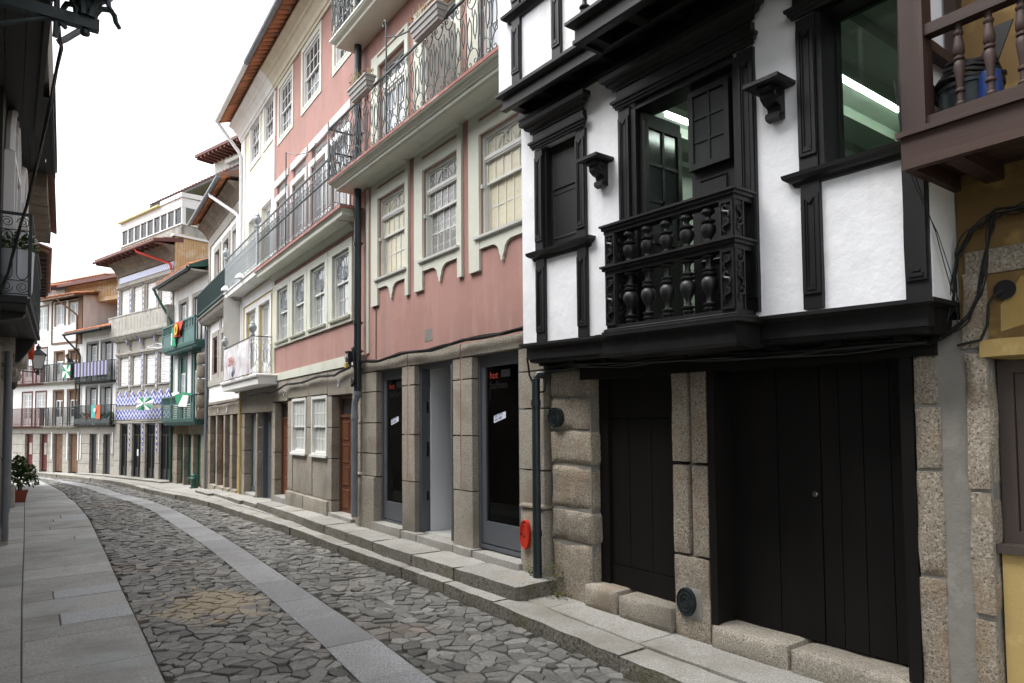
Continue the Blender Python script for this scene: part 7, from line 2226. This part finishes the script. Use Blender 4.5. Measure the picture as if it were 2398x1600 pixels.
bundle('cable_bundle', 'thick arch of black cables on the ochre wall beside the white house', 'cable', Wp('W', [(4.6, 2.95), (4.2, 2.90), (4.06, 2.90), (3.93, 2.84), (3.86, 2.70), (3.84, 2.48), (3.78, 2.29), (3.70, 2.22), (3.4, 2.23)], -.05), 10, .034, .0042)
bundle('cable_bundle', 'second strand of black cables curving down between the arch and the pipe hole', 'cable', Wp('W', [(4.06, 2.90), (4.03, 2.80), (4.01, 2.67), (3.97, 2.45), (3.91, 2.33), (3.80, 2.25), (3.7, 2.21)], -.06), 7, .026, .004)
bundle('conduit', 'single black conduit bending out of the round hole in the ochre wall', 'conduit', Wp('W', [(4.075, 2.465), (4.03, 2.44), (4.005, 2.40), (3.995, 2.28), (3.96, 2.20), (3.84, 2.18)], -.04), 1, .0, .010)
bundle('thin_cable', 'two thin cables hanging from the brown balcony corner', 'cable', [w2('W', 3.81, -.63, 3.6), w2('W', 3.815, -.62, 3.34), w2('W', 3.83, -.5, 3.1), w2('W', 3.86, -.3, 2.8), w2('W', 3.87, -.1, 2.4), w2('W', 3.85, -.08, 2.25)], 2, .02, .0028)
bundle('drain_cable', 'black hoses hanging behind the green downpipe at the shop corner', 'cable', [w2('A', .27, -.2, 2.95), w2('A', .33, -.2, 2.7), w2('A', .34, -.2, 2.45), w2('A', .25, -.2, 2.35), w2('A', .1, -.15, 2.5)], 5, .02, .009)
t = thing('cable_box', 'small black junction box with yellow tag on the green downpipe', 'junction box', tuple(w2('A', .22, -.24, 2.80)), hrot('A'))
ob('box_body', B().box(-.06, .06, -.04, .04, -.07, .09).box(-.07, .07, -.05, .05, .09, .10), M_RUBBER, t)
ob('yellow_tag', B().box(-.09, -.03, -.045, -.01, -.15, -.08), M_FYEL, t)
ob('white_plug', B().box(-.04, -.025, -.045, -.04, .0, .06).box(.01, .025, -.045, -.04, .0, .06), M_STICK, t)
for i, (a, b2) in enumerate((((.10, 16.0, 3.35), (2.2, 38.5, 5.2)), ((.12, 17.5, 3.6), (1.6, 38.6, 6.4)))):
    pts = [Vector(a).lerp(Vector(b2), k / 8) - Vector((0, 0, .35 * 4 * (k / 8) * (1 - k / 8))) for k in range(9)]
    tag(ob('overhead_wire', B().tube(pts, .008, 4), M_CABLEG), ('lower', 'higher')[i] + ' thin wire slung from the left wall across to the far white houses', 'wire')
# clothes airer on the tiled house balcony
t = thing('clothes_airer', 'white folding clothes airer sticking out beside the upper green balcony', 'airer', tuple(w2('E', -.25, -.75, 4.75)), hrot('E'))
ob('airer_frame', B().tube([(-.5, 0, 0), (.5, .2, -.12), (.7, .5, 0), (-.3, .3, .14), (-.5, 0, 0)], .014, 5).tube([(-.1, .06, -.04), (.2, .4, .08)], .009, 4).tube([(.2, .13, -.08), (.45, .45, .04)], .009, 4), M_PIPEW, t)
